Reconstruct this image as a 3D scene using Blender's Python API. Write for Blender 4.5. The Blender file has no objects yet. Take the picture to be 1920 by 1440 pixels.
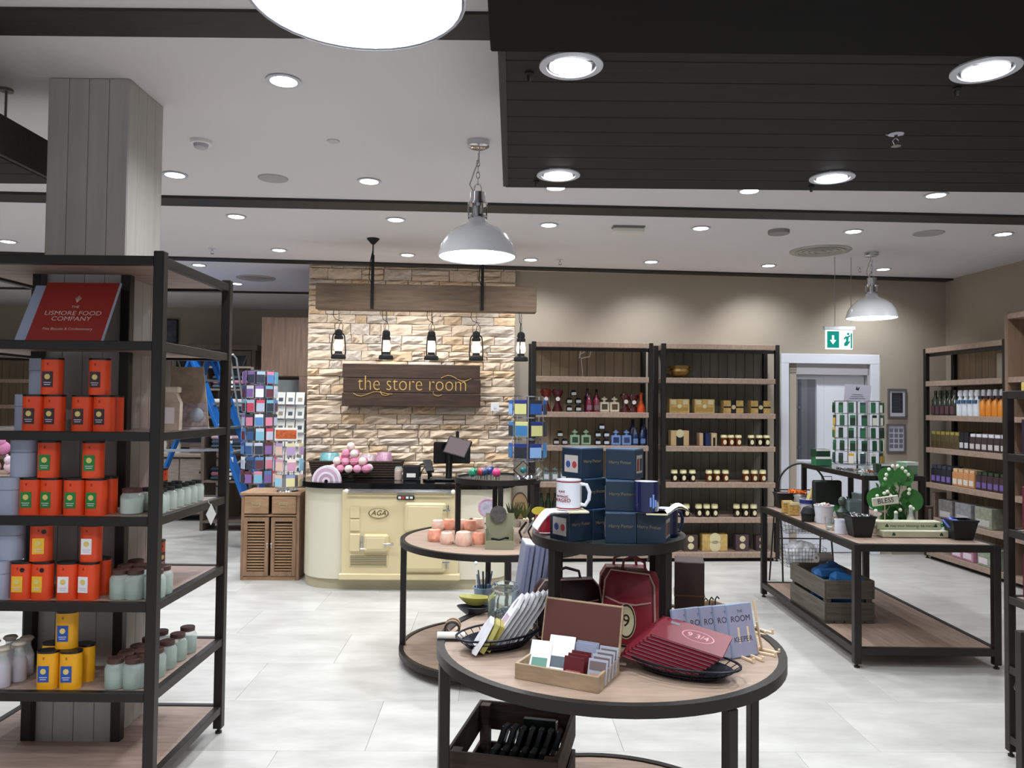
import bpy, bmesh, math, random
from mathutils import Vector, Matrix, Euler
random.seed(7)
scene = bpy.context.scene
COL = scene.collection
PI = math.pi
# ------------------------------------------------------------ camera, world, exposure
F_PX, PITCH, ROLL, CAM_H = 1440.0, math.radians(1.6), 0.010, 1.6
_F = Vector((0, math.cos(PITCH), math.sin(PITCH)))
_U0 = Vector((0, -math.sin(PITCH), math.cos(PITCH)))
_R = math.cos(ROLL) * Vector((1, 0, 0)) + math.sin(ROLL) * _U0
_U = math.cos(ROLL) * _U0 - math.sin(ROLL) * Vector((1, 0, 0))
cam = bpy.data.objects.new('camera', bpy.data.cameras.new('camera'))
COL.objects.link(cam)
mw = Matrix((_R, _U, -_F)).transposed().to_4x4()
mw.translation = (0, 0, CAM_H)
cam.matrix_world = mw
cam.data.sensor_width = 36.0
cam.data.lens = F_PX / 1920 * 36
cam.data.clip_start = 0.05
scene.camera = cam
world = bpy.data.worlds.new('world'); scene.world = world
world.use_nodes = True
world.node_tree.nodes['Background'].inputs[0].default_value = (0.86, 0.92, 1.0, 1)
world.node_tree.nodes['Background'].inputs[1].default_value = 0.55
scene.view_settings.view_transform = 'Standard'
scene.view_settings.look = 'None'
scene.view_settings.gamma = 1.0
scene.view_settings.use_curve_mapping = False
scene.view_settings.exposure = 0.22
SPOT_W, PEND_W = 60.0, 26.0

def ray(x, y): return _F * F_PX + _R * (x - 960) - _U * (y - 720)
def PZ(x, y, z):                       # where a line of sight meets a level
    d = ray(x, y); t = (z - CAM_H) / d.z
    return Vector((d.x * t, d.y * t, z))
def PY(x, y, D):
    d = ray(x, y); t = D / d.y
    return Vector((d.x * t, D, CAM_H + d.z * t))

# ------------------------------------------------------------ materials
def lin(h):
    h = h.lstrip('#'); c = [int(h[i:i+2], 16) / 255 for i in (0, 2, 4)]
    return tuple((v / 12.92 if v <= .04045 else ((v + .055) / 1.055) ** 2.4) for v in c) + (1,)
MATS = {}
def mat(key, hexc=None, rough=.5, metal=0., noise=0., scale=8., stretch=(1, 1, 1), bump=0., rnd=0., spec=.5,
        emit=None, es=0., alpha=1., trans=0., hex2=None, coat=0.):
    if key in MATS: return MATS[key]
    m = bpy.data.materials.new(key); m.use_nodes = True
    nt = m.node_tree; N = nt.nodes; L = nt.links; b = N['Principled BSDF']
    c = lin(hexc)
    b.inputs['Base Color'].default_value = c
    b.inputs['Roughness'].default_value = rough
    b.inputs['Metallic'].default_value = metal
    b.inputs['Specular IOR Level'].default_value = spec
    b.inputs['Coat Weight'].default_value = coat
    if trans: b.inputs['Transmission Weight'].default_value = trans; b.inputs['IOR'].default_value = 1.3
    if alpha < 1: b.inputs['Alpha'].default_value = alpha
    if emit: b.inputs['Emission Color'].default_value = lin(emit); b.inputs['Emission Strength'].default_value = es
    out = None
    if noise or bump:
        tc = N.new('ShaderNodeTexCoord'); mp = N.new('ShaderNodeMapping'); mp.inputs['Scale'].default_value = stretch
        L.new(tc.outputs['Object'], mp.inputs[0])
        nz = N.new('ShaderNodeTexNoise'); nz.inputs['Scale'].default_value = scale; nz.inputs['Detail'].default_value = 5
        nz.inputs['Roughness'].default_value = .6
        if rnd:
            oi = N.new('ShaderNodeObjectInfo'); va = N.new('ShaderNodeVectorMath'); va.operation = 'MULTIPLY_ADD'
            L.new(oi.outputs['Random'], va.inputs[0]); va.inputs[1].default_value = (17, 9, 5)
            L.new(mp.outputs[0], va.inputs[2]); L.new(va.outputs[0], nz.inputs['Vector'])
        else: L.new(mp.outputs[0], nz.inputs['Vector'])
        if noise:
            cr = N.new('ShaderNodeValToRGB'); L.new(nz.outputs[0], cr.inputs[0])
            c2 = lin(hex2) if hex2 else tuple(max(0, v * (1 - noise)) for v in c[:3]) + (1,)
            c1 = c if hex2 else tuple(min(1, v * (1 + noise * .5)) for v in c[:3]) + (1,)
            cr.color_ramp.elements[0].position = .3; cr.color_ramp.elements[1].position = .7
            cr.color_ramp.elements[0].color = c2; cr.color_ramp.elements[1].color = c1
            out = cr.outputs[0]
        if bump:
            bp = N.new('ShaderNodeBump'); bp.inputs['Strength'].default_value = bump; bp.inputs['Distance'].default_value = .01
            L.new(nz.outputs[0], bp.inputs['Height']); L.new(bp.outputs[0], b.inputs['Normal'])
    if rnd:
        oi = N.new('ShaderNodeObjectInfo'); hs = N.new('ShaderNodeHueSaturation')
        mr = N.new('ShaderNodeMapRange'); mr.inputs['To Min'].default_value = 1 - rnd; mr.inputs['To Max'].default_value = 1 + rnd
        L.new(oi.outputs['Random'], mr.inputs[0]); L.new(mr.outputs[0], hs.inputs['Value'])
        if out: L.new(out, hs.inputs['Color'])
        else: hs.inputs['Color'].default_value = c
        out = hs.outputs[0]
    if out: L.new(out, b.inputs['Base Color'])
    MATS[key] = m; return m
def emis(key, hexc='#ffffff', s=1.):
    if key in MATS: return MATS[key]
    m = bpy.data.materials.new(key); m.use_nodes = True; nt = m.node_tree; nt.nodes.clear()
    e = nt.nodes.new('ShaderNodeEmission'); e.inputs[0].default_value = lin(hexc); e.inputs[1].default_value = s
    o = nt.nodes.new('ShaderNodeOutputMaterial'); nt.links.new(e.outputs[0], o.inputs[0]); MATS[key] = m; return m
WH = lambda: mat('white_paint', '#e6e6e6', .5)
STEEL = mat('dark_steel', '#231f1c', .42, .25, noise=.2, scale=3)
BLACK = mat('black_plastic', '#0c0c0e', .35)
BLACKM = mat('black_matt', '#121113', .75)
OAK = mat('oak_board', '#a08a79', .55, noise=.28, scale=3, stretch=(1.2, 14, 6), bump=.08)
OAKX = mat('oak_board_x', '#9f8878', .55, noise=.28, scale=3, stretch=(14, 1.2, 6), bump=.08)
OAKV = mat('oak_panel', '#7e6656', .6, noise=.3, scale=3, stretch=(14, 10, 1), bump=.05)
CHROME = mat('chrome', '#c8c8cc', .15, 1.)
PAPER = mat('paper', '#efece6', .6)
GLASS = mat('clear_glass', '#eef6f4', .03, trans=.95, spec=.5)
GREYT = mat('grey_tin', '#9aa0b4', .45)

# ------------------------------------------------------------ mesh builder
class MB:
    def __init__(s): s.v = []; s.f = []; s.m = []; s.mi = 0; s.M = Matrix.Identity(4)
    def add(s, vs, fs):
        b = len(s.v); s.v += [tuple(s.M @ Vector(v)) for v in vs]
        s.f += [[b + i for i in f] for f in fs]; s.m += [s.mi] * len(fs); return s
    def tf(s, loc=(0, 0, 0), rot=(0, 0, 0), sc=1.):
        s.M = Matrix.Translation(loc) @ Euler(rot).to_matrix().to_4x4() @ Matrix.Scale(sc, 4); return s
    def use(s, i): s.mi = i; return s
    def box(s, x0, x1, y0, y1, z0, z1, c=0.):
        if not c:
            vs = [(x, y, z) for x in (x0, x1) for y in (y0, y1) for z in (z0, z1)]
            return s.add(vs, [(0, 1, 3, 2), (4, 6, 7, 5), (0, 4, 5, 1), (2, 3, 7, 6), (0, 2, 6, 4), (1, 5, 7, 3)])
        cx, cy, cz = (x0 + x1) / 2, (y0 + y1) / 2, (z0 + z1) / 2
        h = [abs(x1 - x0) / 2, abs(y1 - y0) / 2, abs(z1 - z0) / 2]; c = min(c, min(h) * .9)
        vs = []; ix = {}
        for sx in (-1, 1):
            for sy in (-1, 1):
                for sz in (-1, 1):
                    for a in range(3):
                        p = [sx * (h[0] - c), sy * (h[1] - c), sz * (h[2] - c)]; p[a] = (sx, sy, sz)[a] * h[a]
                        ix[(sx, sy, sz, a)] = len(vs); vs.append((p[0] + cx, p[1] + cy, p[2] + cz))
        fs = []; Q = ((-1, -1), (1, -1), (1, 1), (-1, 1))
        def k(a, va, b, vb, c_, vc): d = {a: va, b: vb, c_: vc}; return (d[0], d[1], d[2])
        for a in range(3):
            b, c2 = (a + 1) % 3, (a + 2) % 3
            for sg in (-1, 1): fs.append([ix[k(a, sg, b, q[0], c2, q[1]) + (a,)] for q in Q])
            for q in Q:   # edges running along a
                fs.append([ix[k(a, -1, b, q[0], c2, q[1]) + (b,)], ix[k(a, 1, b, q[0], c2, q[1]) + (b,)],
                           ix[k(a, 1, b, q[0], c2, q[1]) + (c2,)], ix[k(a, -1, b, q[0], c2, q[1]) + (c2,)]])
        for sx in (-1, 1):
            for sy in (-1, 1):
                for sz in (-1, 1): fs.append([ix[(sx, sy, sz, a)] for a in range(3)])
        return s.add(vs, fs)
    def cb(s, c, d, ch=0.): return s.box(c[0]-d[0]/2, c[0]+d[0]/2, c[1]-d[1]/2, c[1]+d[1]/2, c[2]-d[2]/2, c[2]+d[2]/2, ch)
    def lathe(s, prof, n=20, c=(0, 0, 0), sx=1., sy=1., a0=0.):
        vs = []; rows = []
        for r, z in prof:
            if r < 1e-6: rows.append([len(vs)]); vs.append((c[0], c[1], c[2] + z))
            else:
                rows.append(list(range(len(vs), len(vs) + n)))
                for i in range(n):
                    a = a0 + 2 * PI * i / n; vs.append((c[0] + r * sx * math.cos(a), c[1] + r * sy * math.sin(a), c[2] + z))
        fs = []
        for A, B in zip(rows, rows[1:]):
            for i in range(n):
                j = (i + 1) % n
                if len(A) == 1 and len(B) == 1: continue
                if len(A) == 1: fs.append((A[0], B[j], B[i]))
                elif len(B) == 1: fs.append((A[i], A[j], B[0]))
                else: fs.append((A[i], A[j], B[j], B[i]))
        return s.add(vs, fs)
    def cyl(s, c, r, h, n=16, r2=None, **k):
        r2 = r if r2 is None else r2
        return s.lathe([(0, 0), (r, 0), (r2, h), (0, h)], n, c, **k)
    def ring(s, c, ro, ri, h, n=40, **k): return s.lathe([(ri, 0), (ro, 0), (ro, h), (ri, h), (ri, 0)], n, c, **k)
    def sph(s, c, r, n=12, sz=1.):
        k = n // 2
        return s.lathe([(0, -r * sz)] + [(r * math.sin(PI * i / k), -r * sz * math.cos(PI * i / k)) for i in range(1, k)] + [(0, r * sz)], n, c)
    def tube(s, pts, r, n=6, closed=False):
        P = [Vector(p) for p in pts]; K = len(P); vs = []
        up = None
        for i, p in enumerate(P):
            a = P[(i - 1) % K] if (closed or i) else P[0]; b = P[(i + 1) % K] if (closed or i < K - 1) else P[-1]
            t = (b - a).normalized()
            if up is None:
                up = Vector((0, 0, 1)) if abs(t.z) < .9 else Vector((1, 0, 0))
            x = t.cross(up)
            if x.length < 1e-4: x = t.cross(Vector((0, 1, .3)))
            x.normalize(); y = x.cross(t).normalized(); up = y
            for j in range(n):
                A = 2 * PI * (j + .5) / n; vs.append(tuple(p + x * (r * math.cos(A)) + y * (r * math.sin(A))))
        fs = []
        for i in range(K if closed else K - 1):
            for j in range(n):
                q = (i + 1) % K
                fs.append((i * n + j, i * n + (j + 1) % n, q * n + (j + 1) % n, q * n + j))
        if not closed: fs += [list(range(n)), list(range((K - 1) * n, K * n))]
        return s.add(vs, fs)
    def bar(s, a, b, w, d=None):          # straight square bar
        return s.tube([a, b], w * .7071, 4)
    def prism(s, poly, a, b, axis='y'):    # poly in the other two coordinates
        n = len(poly)
        def P(u, v, w): return {'y': (u, w, v), 'z': (u, v, w), 'x': (w, u, v)}[axis]
        vs = [P(u, v, a) for u, v in poly] + [P(u, v, b) for u, v in poly]
        return s.add(vs, [list(range(n)), list(range(n, 2 * n))] + [(i, (i + 1) % n, n + (i + 1) % n, n + i) for i in range(n)])
    def grid(s, fn, nu, nv):
        vs = [fn(i / nu, j / nv) for i in range(nu + 1) for j in range(nv + 1)]
        w = nv + 1
        return s.add(vs, [(i * w + j, (i + 1) * w + j, (i + 1) * w + j + 1, i * w + j + 1) for i in range(nu) for j in range(nv)])
    def build(s, name, mats, parent=None, loc=None, rot=None, flat=False):
        me = bpy.data.meshes.new(name); me.from_pydata(s.v, [], s.f)
        for m in (mats if isinstance(mats, (list, tuple)) else [mats]): me.materials.append(m)
        bm = bmesh.new(); bm.from_mesh(me)
        for f, i in zip(bm.faces, s.m): f.material_index = i; f.smooth = not flat
        bmesh.ops.recalc_face_normals(bm, faces=bm.faces)
        if not flat:
            for e in bm.edges:
                if len(e.link_faces) == 2 and e.calc_face_angle(0) > .6: e.smooth = False
        bm.to_mesh(me); bm.free()
        o = bpy.data.objects.new(name, me); COL.objects.link(o)
        if parent: o.parent = parent
        if loc is not None: o.location = loc
        if rot is not None: o.rotation_euler = rot
        return o
def tag(o, label=None, cat=None, group=None, kind=None):
    if label:
        o['label'] = label
    if cat: o['category'] = cat
    if group: o['group'] = group
    if kind: o['kind'] = kind
    return o
def thing(name, label, cat, loc=(0, 0, 0), rz=0., group=None, rot=None):
    o = bpy.data.objects.new(name, None); COL.objects.link(o); o.empty_display_size = .05
    o.location = loc; o.rotation_euler = rot if rot else (0, 0, rz)
    return tag(o, label, cat, group)
def struct(name, mb, m, parent=None):
    o = mb.build(name, m, parent)
    if not parent: o['kind'] = 'structure'
    return o
KIDS = {}
def kids(o):
    return [c for c in bpy.data.objects if c.parent == o] if o not in KIDS else KIDS[o]
def dup(root, loc, rz=None, label=None, group=None, swap=None, rot=None, scale=None):
    if root.name not in KIDS:
        KIDS[root.name] = [(c, [g for g in c.children]) for c in root.children]
    def cp(o, par):
        c = o.copy(); COL.objects.link(c)
        if par: c.parent = par
        if swap and o.type == 'MESH':
            for i, sl in enumerate(c.material_slots):
                if sl.material and sl.material.name in swap:
                    sl.link = 'OBJECT'; sl.material = swap[o.data.materials[i].name]
        return c
    r = cp(root, None); r.location = loc
    if rz is not None: r.rotation_euler = (0, 0, rz)
    if rot is not None: r.rotation_euler = rot
    if scale: r.scale = scale if isinstance(scale, (list, tuple)) else (scale,) * 3
    if label: r['label'] = label
    if group: r['group'] = group
    for c, gs in KIDS[root.name]:
        cc = cp(c, r)
        for g in gs: cp(g, cc)
    return r
def text(s, size, m, parent=None, loc=(0, 0, 0), rot=(PI/2, 0, 0), ext=.001, name='lettering', sx=1., shear=0., align='CENTER', off=0.):
    cu = bpy.data.curves.new(name, 'FONT'); cu.body = s; cu.size = size; cu.extrude = ext; cu.align_x = align; cu.align_y = 'CENTER'
    cu.shear = shear; cu.resolution_u = 3; cu.offset = off
    to = bpy.data.objects.new(name, cu); COL.objects.link(to)
    me = bpy.data.meshes.new_from_object(to.evaluated_get(bpy.context.evaluated_depsgraph_get()))
    bpy.data.objects.remove(to); bpy.data.curves.remove(cu)
    me.name = name; me.materials.clear(); me.materials.append(m)
    if sx != 1:
        for v in me.vertices: v.co.x *= sx
    o = bpy.data.objects.new(name, me); COL.objects.link(o)
    if parent: o.parent = parent
    o.location = loc; o.rotation_euler = rot
    return o
# ------------------------------------------------------------ room shell
H = 3.05
A = math.radians(4.0)
UX = Vector((math.cos(A), math.sin(A), 0)); VY = Vector((-math.sin(A), math.cos(A), 0)); B0 = Vector((0.03, 8.12, 0))
def RW(s, t, z=0.): return B0 + UX * s + VY * t + Vector((0, 0, z))
CEIL = mat('ceiling_paint', '#d8d5d7', .85)
WALL = mat('beige_wall_paint', '#a69b8c', .85, noise=.04, scale=2)
DARKW = mat('dark_stained_wood', '#2b2622', .6, noise=.35, scale=4, stretch=(1.2, 10, 10), bump=.05)
FLR = mat('floor_grout', '#a9a7a2', .8)
TILE = mat('pale_stone_tile', '#cbc9c4', .33, noise=.5, scale=2.2, stretch=(1, 2.2, 1), rnd=.03, hex2='#aeaca7', bump=.01)
struct('floor', MB().box(-9.5, 5.6, -4, 12.4, -.2, -.006), FLR)
fl = bpy.data.objects['floor']
tb = MB().box(-.5993, .5993, -.2993, .2993, -.011, 0, .0008).build('tile', TILE, fl)
first = True; n = 0
tr = math.radians(1.0)
for j in range(-3, 19):
    for i in range(-8, 6):
        x = i * 1.2 + (.4 * (j % 3)); y = j * .6 + .3
        X, Y_ = x * math.cos(tr) - y * math.sin(tr), x * math.sin(tr) + y * math.cos(tr)
        if X < -9 or X > 5.2 or Y_ < 0 or Y_ > 12: continue
        if Y_ < 2 and abs(X) > 3: continue
        o = tb if first else tb.copy()
        if not first: COL.objects.link(o)
        first = False; o.location = (X, Y_, 0); o.rotation_euler = (0, 0, tr)
struct('ceiling', MB().box(-9.5, 5.6, -4, 12.4, H, H + .2), CEIL)
# beige wall behind the shelves, right wall, rear left wall
def wallseg(name, p, q, th, z0, z1, m):
    d = (q - p).normalized(); nrm = Vector((-d.y, d.x, 0)); mb = MB()
    vs = [p, q, q + nrm * th, p + nrm * th]
    mb.prism([(v.x, v.y) for v in vs], z0, z1, 'z'); return struct(name, mb, m)
CR = RW(4.84, .12)
# back wall with the door opening
DL, DR, DT = 3.12, 4.08, 2.2      # opening along s
for nm, a, b, z0, z1 in (('wall_back', -.02, DL, 0, H), ('wall_back_right', DR, 5.0, 0, H), ('wall_back_lintel', DL, DR, DT, H)):
    wallseg(nm, RW(a, .12), RW(b, .12), .15, z0, z1, WALL)
e = CR - VY * 9.0
wallseg('wall_right', CR + VY * .2, e, .2, 0, H, WALL) 
wallseg('wall_rear', Vector((-9.4, 11.6, 0)), Vector((-1.6, 11.9, 0)), .2, 0, H, WALL)
wallseg('wall_left', Vector((-9.4, -4, 0)), Vector((-9.4, 11.7, 0)), .2, 0, H, WALL)
wallseg('wall_return', RW(-2.05, .26), RW(-2.05, 3.7), .12, 0, H, WALL)
for k, (a, b) in enumerate(((0.0, DL - .12), (DR + .12, 4.84))):
    p, q = RW(a, .095), RW(b, .095)
    wallseg('baseboard_back' if k == 0 else 'baseboard_right', p, q, .02, 0, .1, mat('skirting', '#8f8678', .6))
# ceiling trims
def trim(name, p, q, w, t=.012):
    d = (q - p).normalized(); nr = Vector((-d.y, d.x, 0)) * w
    pts = [p, q, q + nr, p + nr]
    struct(name, MB().prism([(v.x, v.y) for v in pts], H - t, H + .01, 'z'), DARKW)
V2 = lambda x, y: Vector((x, y, 0))
trim('trim_1', V2(-6, 2.79), V2(-.06, 2.79), .2)
trim('trim_2', V2(-6, 5.17), V2(5.0, 5.72), .22, .02)
trim('trim_3', RW(-5.5, -.34), RW(4.84, -.02), .13, .02)
trim('trim_4', V2(-7.5, 9.75), V2(-1.9, 10.0), .12)
trim('trim_5', V2(-6, -1.0), V2(-.2, -1.0), .2)
# ------------------------------------------------------------ stone feature wall
STONE = mat('split_stone', '#e0cfb9', .9, noise=.5, scale=5, stretch=(1, 1, 2.2), rnd=.1, hex2='#cbb298', bump=.6)
STONE2 = mat('split_stone_ochre', '#dec3a2', .9, noise=.5, scale=5, stretch=(1, 1, 2.2), rnd=.1, hex2='#c9aa88', bump=.6)
STONE3 = mat('split_stone_grey', '#ddd1c4', .9, noise=.4, scale=5, stretch=(1, 1, 2.2), rnd=.1, hex2='#bcab99', bump=.6)
cen = wallseg('wall_centre', RW(-2.17, .05), RW(0.0, .05), .2, 0, H, mat('mortar', '#6b5a48', .95))
sv = []
rs = random.Random(3)
for k in range(14):
    mb = MB(); nu, nv = 5, 3
    dep = [[rs.uniform(.012, .045) if (0 < i < nu and 0 < j < nv) else rs.uniform(.002, .02) for j in range(nv + 1)] for i in range(nu + 1)]
    jx = [[rs.uniform(-.03, .03) for j in range(nv + 1)] for i in range(nu + 1)]
    def fn(a, b):
        i, j = round(a * nu), round(b * nv)
        u = a - .5 + (jx[i][j] if 0 < i < nu else jx[i][j] * .3); v = b - .5 + (jx[i][j] * 2 if 0 < j < nv else jx[i][j])
        return (u, -dep[i][j], v)
    mb.grid(fn, nu, nv)
    # sides back to the wall
    bnd = [(i, 0) for i in range(nu)] + [(nu, j) for j in range(nv)] + [(i, nv) for i in range(nu, 0, -1)] + [(0, j) for j in range(nv, 0, -1)]
    base = len(mb.v); w = nv + 1
    for (i, j) in bnd: p = mb.v[i * w + j]; mb.v.append((p[0], .03, p[2]))
    L_ = len(bnd)
    for q in range(L_):
        a, b = bnd[q], bnd[(q + 1) % L_]
        mb.f.append([a[0] * w + a[1], b[0] * w + b[1], base + (q + 1) % L_, base + q]); mb.m.append(0)
    o = mb.build('stone', STONE, cen, flat=True); sv.append(o)
z = .78; cnt = 0; used = set()
while z < H - .02:
    hrow = rs.choice((.055, .075, .09, .105, .12)); hrow = min(hrow, H - z)
    s = -2.17
    while s < -.005:
        wd = rs.choice((.13, .19, .25, .32, .4)) * rs.uniform(.85, 1.1)
        if -s - wd < .09: wd = -s
        split = (hrow > .1 and rs.random() < .3)
        for q in range(2 if split else 1):
            hh = hrow / 2 if split else hrow; zz = z + hh * (q + .5)
            k = rs.randrange(14)
            src = sv[k]
            if k in used: o = src.copy(); COL.objects.link(o)
            else: o = src; used.add(k)
            o.location = RW(s + wd / 2, .045, zz) ; o.rotation_euler = (rs.uniform(-.03, .03), 0, A + rs.uniform(-.04, .04))
            o.scale = (wd - .006, rs.uniform(.6, 1.3), hh - .005)
            r_ = rs.random()
            o.material_slots[0].link = 'OBJECT'; o.material_slots[0].material = STONE2 if r_ < .14 else STONE3 if r_ < .42 else STONE
            cnt += 1
        s += wd
    z += hrow
for k in range(14):
    if k not in used: bpy.data.objects.remove(sv[k])
print('stones', cnt)
# ------------------------------------------------------------ hung dark rafts
PLK = mat('raft_plank', '#1d1a18', .6, spec=.25, noise=.4, scale=3, stretch=(1, 12, 12), rnd=.12)
def raft(name, label, x0, x1, y0, y1, z0, z1, pitch):
    t = thing(name, label, 'ceiling raft', ((x0 + x1) / 2, (y0 + y1) / 2, z0), 0)
    w, d = (x1 - x0) / 2, (y1 - y0) / 2
    mb = MB(); hh = z1 - z0
    for a in (-1, 1):
        mb.box(-w, w, a * d - .012, a * d + .012, .0, hh); mb.box(a * w - .012, a * w + .012, -d, d, .0, hh)
    mb.box(-w, w, -d, d, .03, .05)
    mb.build('frame', DARKW, t)
    n = max(1, round(2 * d / pitch)); p = 2 * d / n
    b = MB().box(-w + .012, w - .012, -p / 2 + .002, p / 2 - .002, -.004, .03, .002).build('plank', PLK, t)
    for i in range(n):
        o = b if i == 0 else b.copy()
        if i: COL.objects.link(o)
        o.location = (0, -d + p * (i + .5), 0)
    ro = None
    for a in (-w + .17, w - .17):
        for c in (-d + .14, d - .14):
            if ro is None: ro = MB().cyl((0, 0, 0), .006, H - z1 - 0.001, 6).cyl((0, 0, H - z1 - .012), .03, .012, 12).build('hanging_rod', mat('grey_rod', '#77736f', .4, .6), t); o = ro
            else: o = ro.copy(); COL.objects.link(o)
            o.location = (a, c, hh)
    return t
ZR = 2.65
raft('ceiling_raft', 'long dark plank raft hung below the ceiling above the right side', -.04, 4.3, 2.15, 3.66, ZR, 2.8, .157)
raft('ceiling_raft', 'dark raft with slats hung on a thin rod at the left edge of the photo', -4.4, -2.2, 2.4, 3.68, ZR, 2.82, .157)
tag(MB().box(-.07, 4.3, 1.75, 2.148, 2.6, 2.86, .004).build('beam', mat('black_stained_wood', '#0c0b0b', .7, spec=.15, noise=.3, scale=3, stretch=(1, 9, 9))),
    'near black beam along the front edge of the dark plank raft', 'beam')
# ------------------------------------------------------------ recessed downlights
LENS = emis('lamp_white', '#f4f7ff', 14.0)
RIM = mat('lamp_rim', '#c9cbd4', .35)
def spot(p, w, tgt=None, size=2.3, blend=.9, rad=.05, col=(.91, .955, 1.0)):
    l = bpy.data.lights.new('spot', 'SPOT'); l.energy = w; l.spot_size = size; l.spot_blend = blend
    l.shadow_soft_size = rad; l.color = col
    o = bpy.data.objects.new('lamp_light', l); COL.objects.link(o); o.location = p
    d = (tgt - p) if tgt is not None else Vector((0, 0, -1))
    o.rotation_euler = d.to_track_quat('-Z', 'Y').to_euler(); return o
def dl_proto(R):
    t = thing('downlight', 'x', 'ceiling light')
    MB().lathe([(R * .8, -.004), (R, -.004), (R * 1.0, .0), (R * .8, .0), (R * .72, .035), (R * .68, .035), (R * .76, -.004), (R * .8, -.004)], 28).build('trim_ring', RIM, t)
    MB().lathe([(0, -.003), (R * .77, -.003), (R * .77, .004), (0, .004)], 28).build('lens', LENS, t)
    return t
def dl2_proto():
    t = thing('downlight', 'x', 'ceiling light'); R = .098
    MB().lathe([(R * .78, -.006), (R, -.004), (R, .006), (R * .78, .006), (R * .78, -.006)], 32).build('trim_ring', RIM, t)
    MB().lathe([(R * .78, 0), (R * .74, -.001), (R * .70, .035), (R * .72, .04)], 32).build('gimbal', mat('gimbal_dark', '#202226', .4), t)
    MB().tf((0, .004, -.007), (.07, 0, 0)).lathe([(0, 0), (R * .66, 0), (R * .66, .006), (0, .006)], 32).build('lens', LENS, t)
    k = MB().lathe([(0, -.028), (.006, -.028), (.008, -.008), (.014, -.004), (.014, 0), (0, 0)], 10, (-.085, .11, 0)).build('hook', BLACKM, t)
    return t
DLS = [(532, 152, 'large round downlight in the white ceiling right of the big white pendant glow'),
 (328, 328, 'round downlight beside the top of the grey column'), (692, 340, 'round downlight in front of the dark trim above the stone wall'),
 (443, 406, 'downlight just behind the dark trim, above the shelf corner'), (742, 412, 'downlight behind the dark trim left of the near bell pendant'),
 (1029, 422, 'downlight right of the near bell pendant, behind the dark trim'), (1314, 428, 'downlight between the emergency light box and the flat smoke detector'),
 (1600, 434, 'downlight behind the trim above the far bell pendant, left of the grey speaker disc'), (1881, 439, 'downlight at the right edge of the far ceiling'),
 (15, 453, 'downlight at the left edge above the top shelf'), (523, 469, 'downlight in front of the stone wall top left corner'),
 (764, 478, 'small downlight near the stone wall between pendant rod and bell lamp'), (373, 497, 'small downlight left of the stone wall behind the third trim'),
 (444, 532, 'small downlight beside the round vent over the ladder'), (995, 487, 'small downlight near the wall just right of the near bell pendant'),
 (1221, 491, 'small downlight washing the wall between the two back shelving units'), (1441, 498, 'small downlight above the right back shelving unit'),
 (1656, 505, 'small downlight close behind the far bell pendant'), (1405, 358, 'downlight just past the raft edge, in its middle'),
 (1755, 366, 'downlight past the raft edge on the right'), (1042, 352, 'downlight half hidden by the left part of the raft edge')]
pr = dl_proto(.078); prs = []
for i, (x, y, lb) in enumerate(DLS):
    p = PZ(x, y, H - .003)
    o = pr if i == 0 else dup(pr, p)
    o.location = p; o['label'] = lb; o['group'] = 'small round downlights in the white ceiling'
    # light
    tgt = None
    if y > 480 and x > 560:      # wall washers
        tgt = p + Vector((.1, .38 if x > 900 else .15, -1))
    spot(p + Vector((0, 0, -.03)), SPOT_W * (.8 if tgt else 1), tgt, 2.0 if tgt else 2.5)
    if x in (523, 764): spot(p + Vector((.15, -.5, -.03)), SPOT_W * .7, RW(-1.6 if x == 523 else -.6, 0, 1.5), 1.5)  # extra spot without a fitting, added only to brighten the stone wall
DL2 = [(1071, 123, 'large gimbal downlight at the near left of the dark raft, tilted lens', (-.085, .11)), (1848, 130, 'large gimbal downlight at the near right of the dark raft', (.07, .08)),
       (1047, 328, 'gimbal downlight at the far left edge of the dark raft', (-.08, -.08)), (1560, 333, 'gimbal downlight at the far middle edge of the dark raft', (-.04, -.12))]
pr = dl2_proto()
for i, (x, y, lb, hk) in enumerate(DL2):
    p = PZ(x, y, ZR - .005)
    o = pr if i == 0 else dup(pr, p)
    o.location = p; o['label'] = lb; o['group'] = 'large gimbal downlights in the dark raft'
    o.rotation_euler = (0, 0, (.5, -.6, .1, -.35)[i])
    spot(p + Vector((0, 0, -.04)), SPOT_W * .9, None, 2.3)
# further ceiling lights of the shop behind and beside the viewer
for (x, y) in ((-3.2, 1.2), (-1.2, .6), (.8, .2), (2.8, .8), (-4.6, 3.6), (-5.2, 6.2), (-3.6, 5.4), (-6.5, 8.0), (-3.6, 8.8), (-5.4, 9.6)):
    p = Vector((x, y, H - .003)); o = dup(bpy.data.objects['downlight'], p, group='downlights beyond the frame edges')
    o['label'] = {(-3.2, 1.2): 'downlight over the aisle left of the viewer', (-1.2, .6): 'downlight just left above the viewer', (.8, .2): 'downlight just right above the viewer', (2.8, .8): 'downlight above the near right rack', (-4.6, 3.6): 'downlight left of the small dark raft', (-5.2, 6.2): 'downlight over the far left aisle', (-3.6, 5.4): 'downlight hidden behind the grey column', (-6.5, 8.0): 'downlight above the pink toy table', (-3.6, 8.8): 'downlight in front of the blue stepladder', (-5.4, 9.6): 'downlight above the chest of drawers'}[(x, y)]
    o.scale = (1, 1, 1)
    spot(p + Vector((0, 0, -.03)), SPOT_W * (1.9 if y < 4 else 1.4), None, 2.5)
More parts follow.
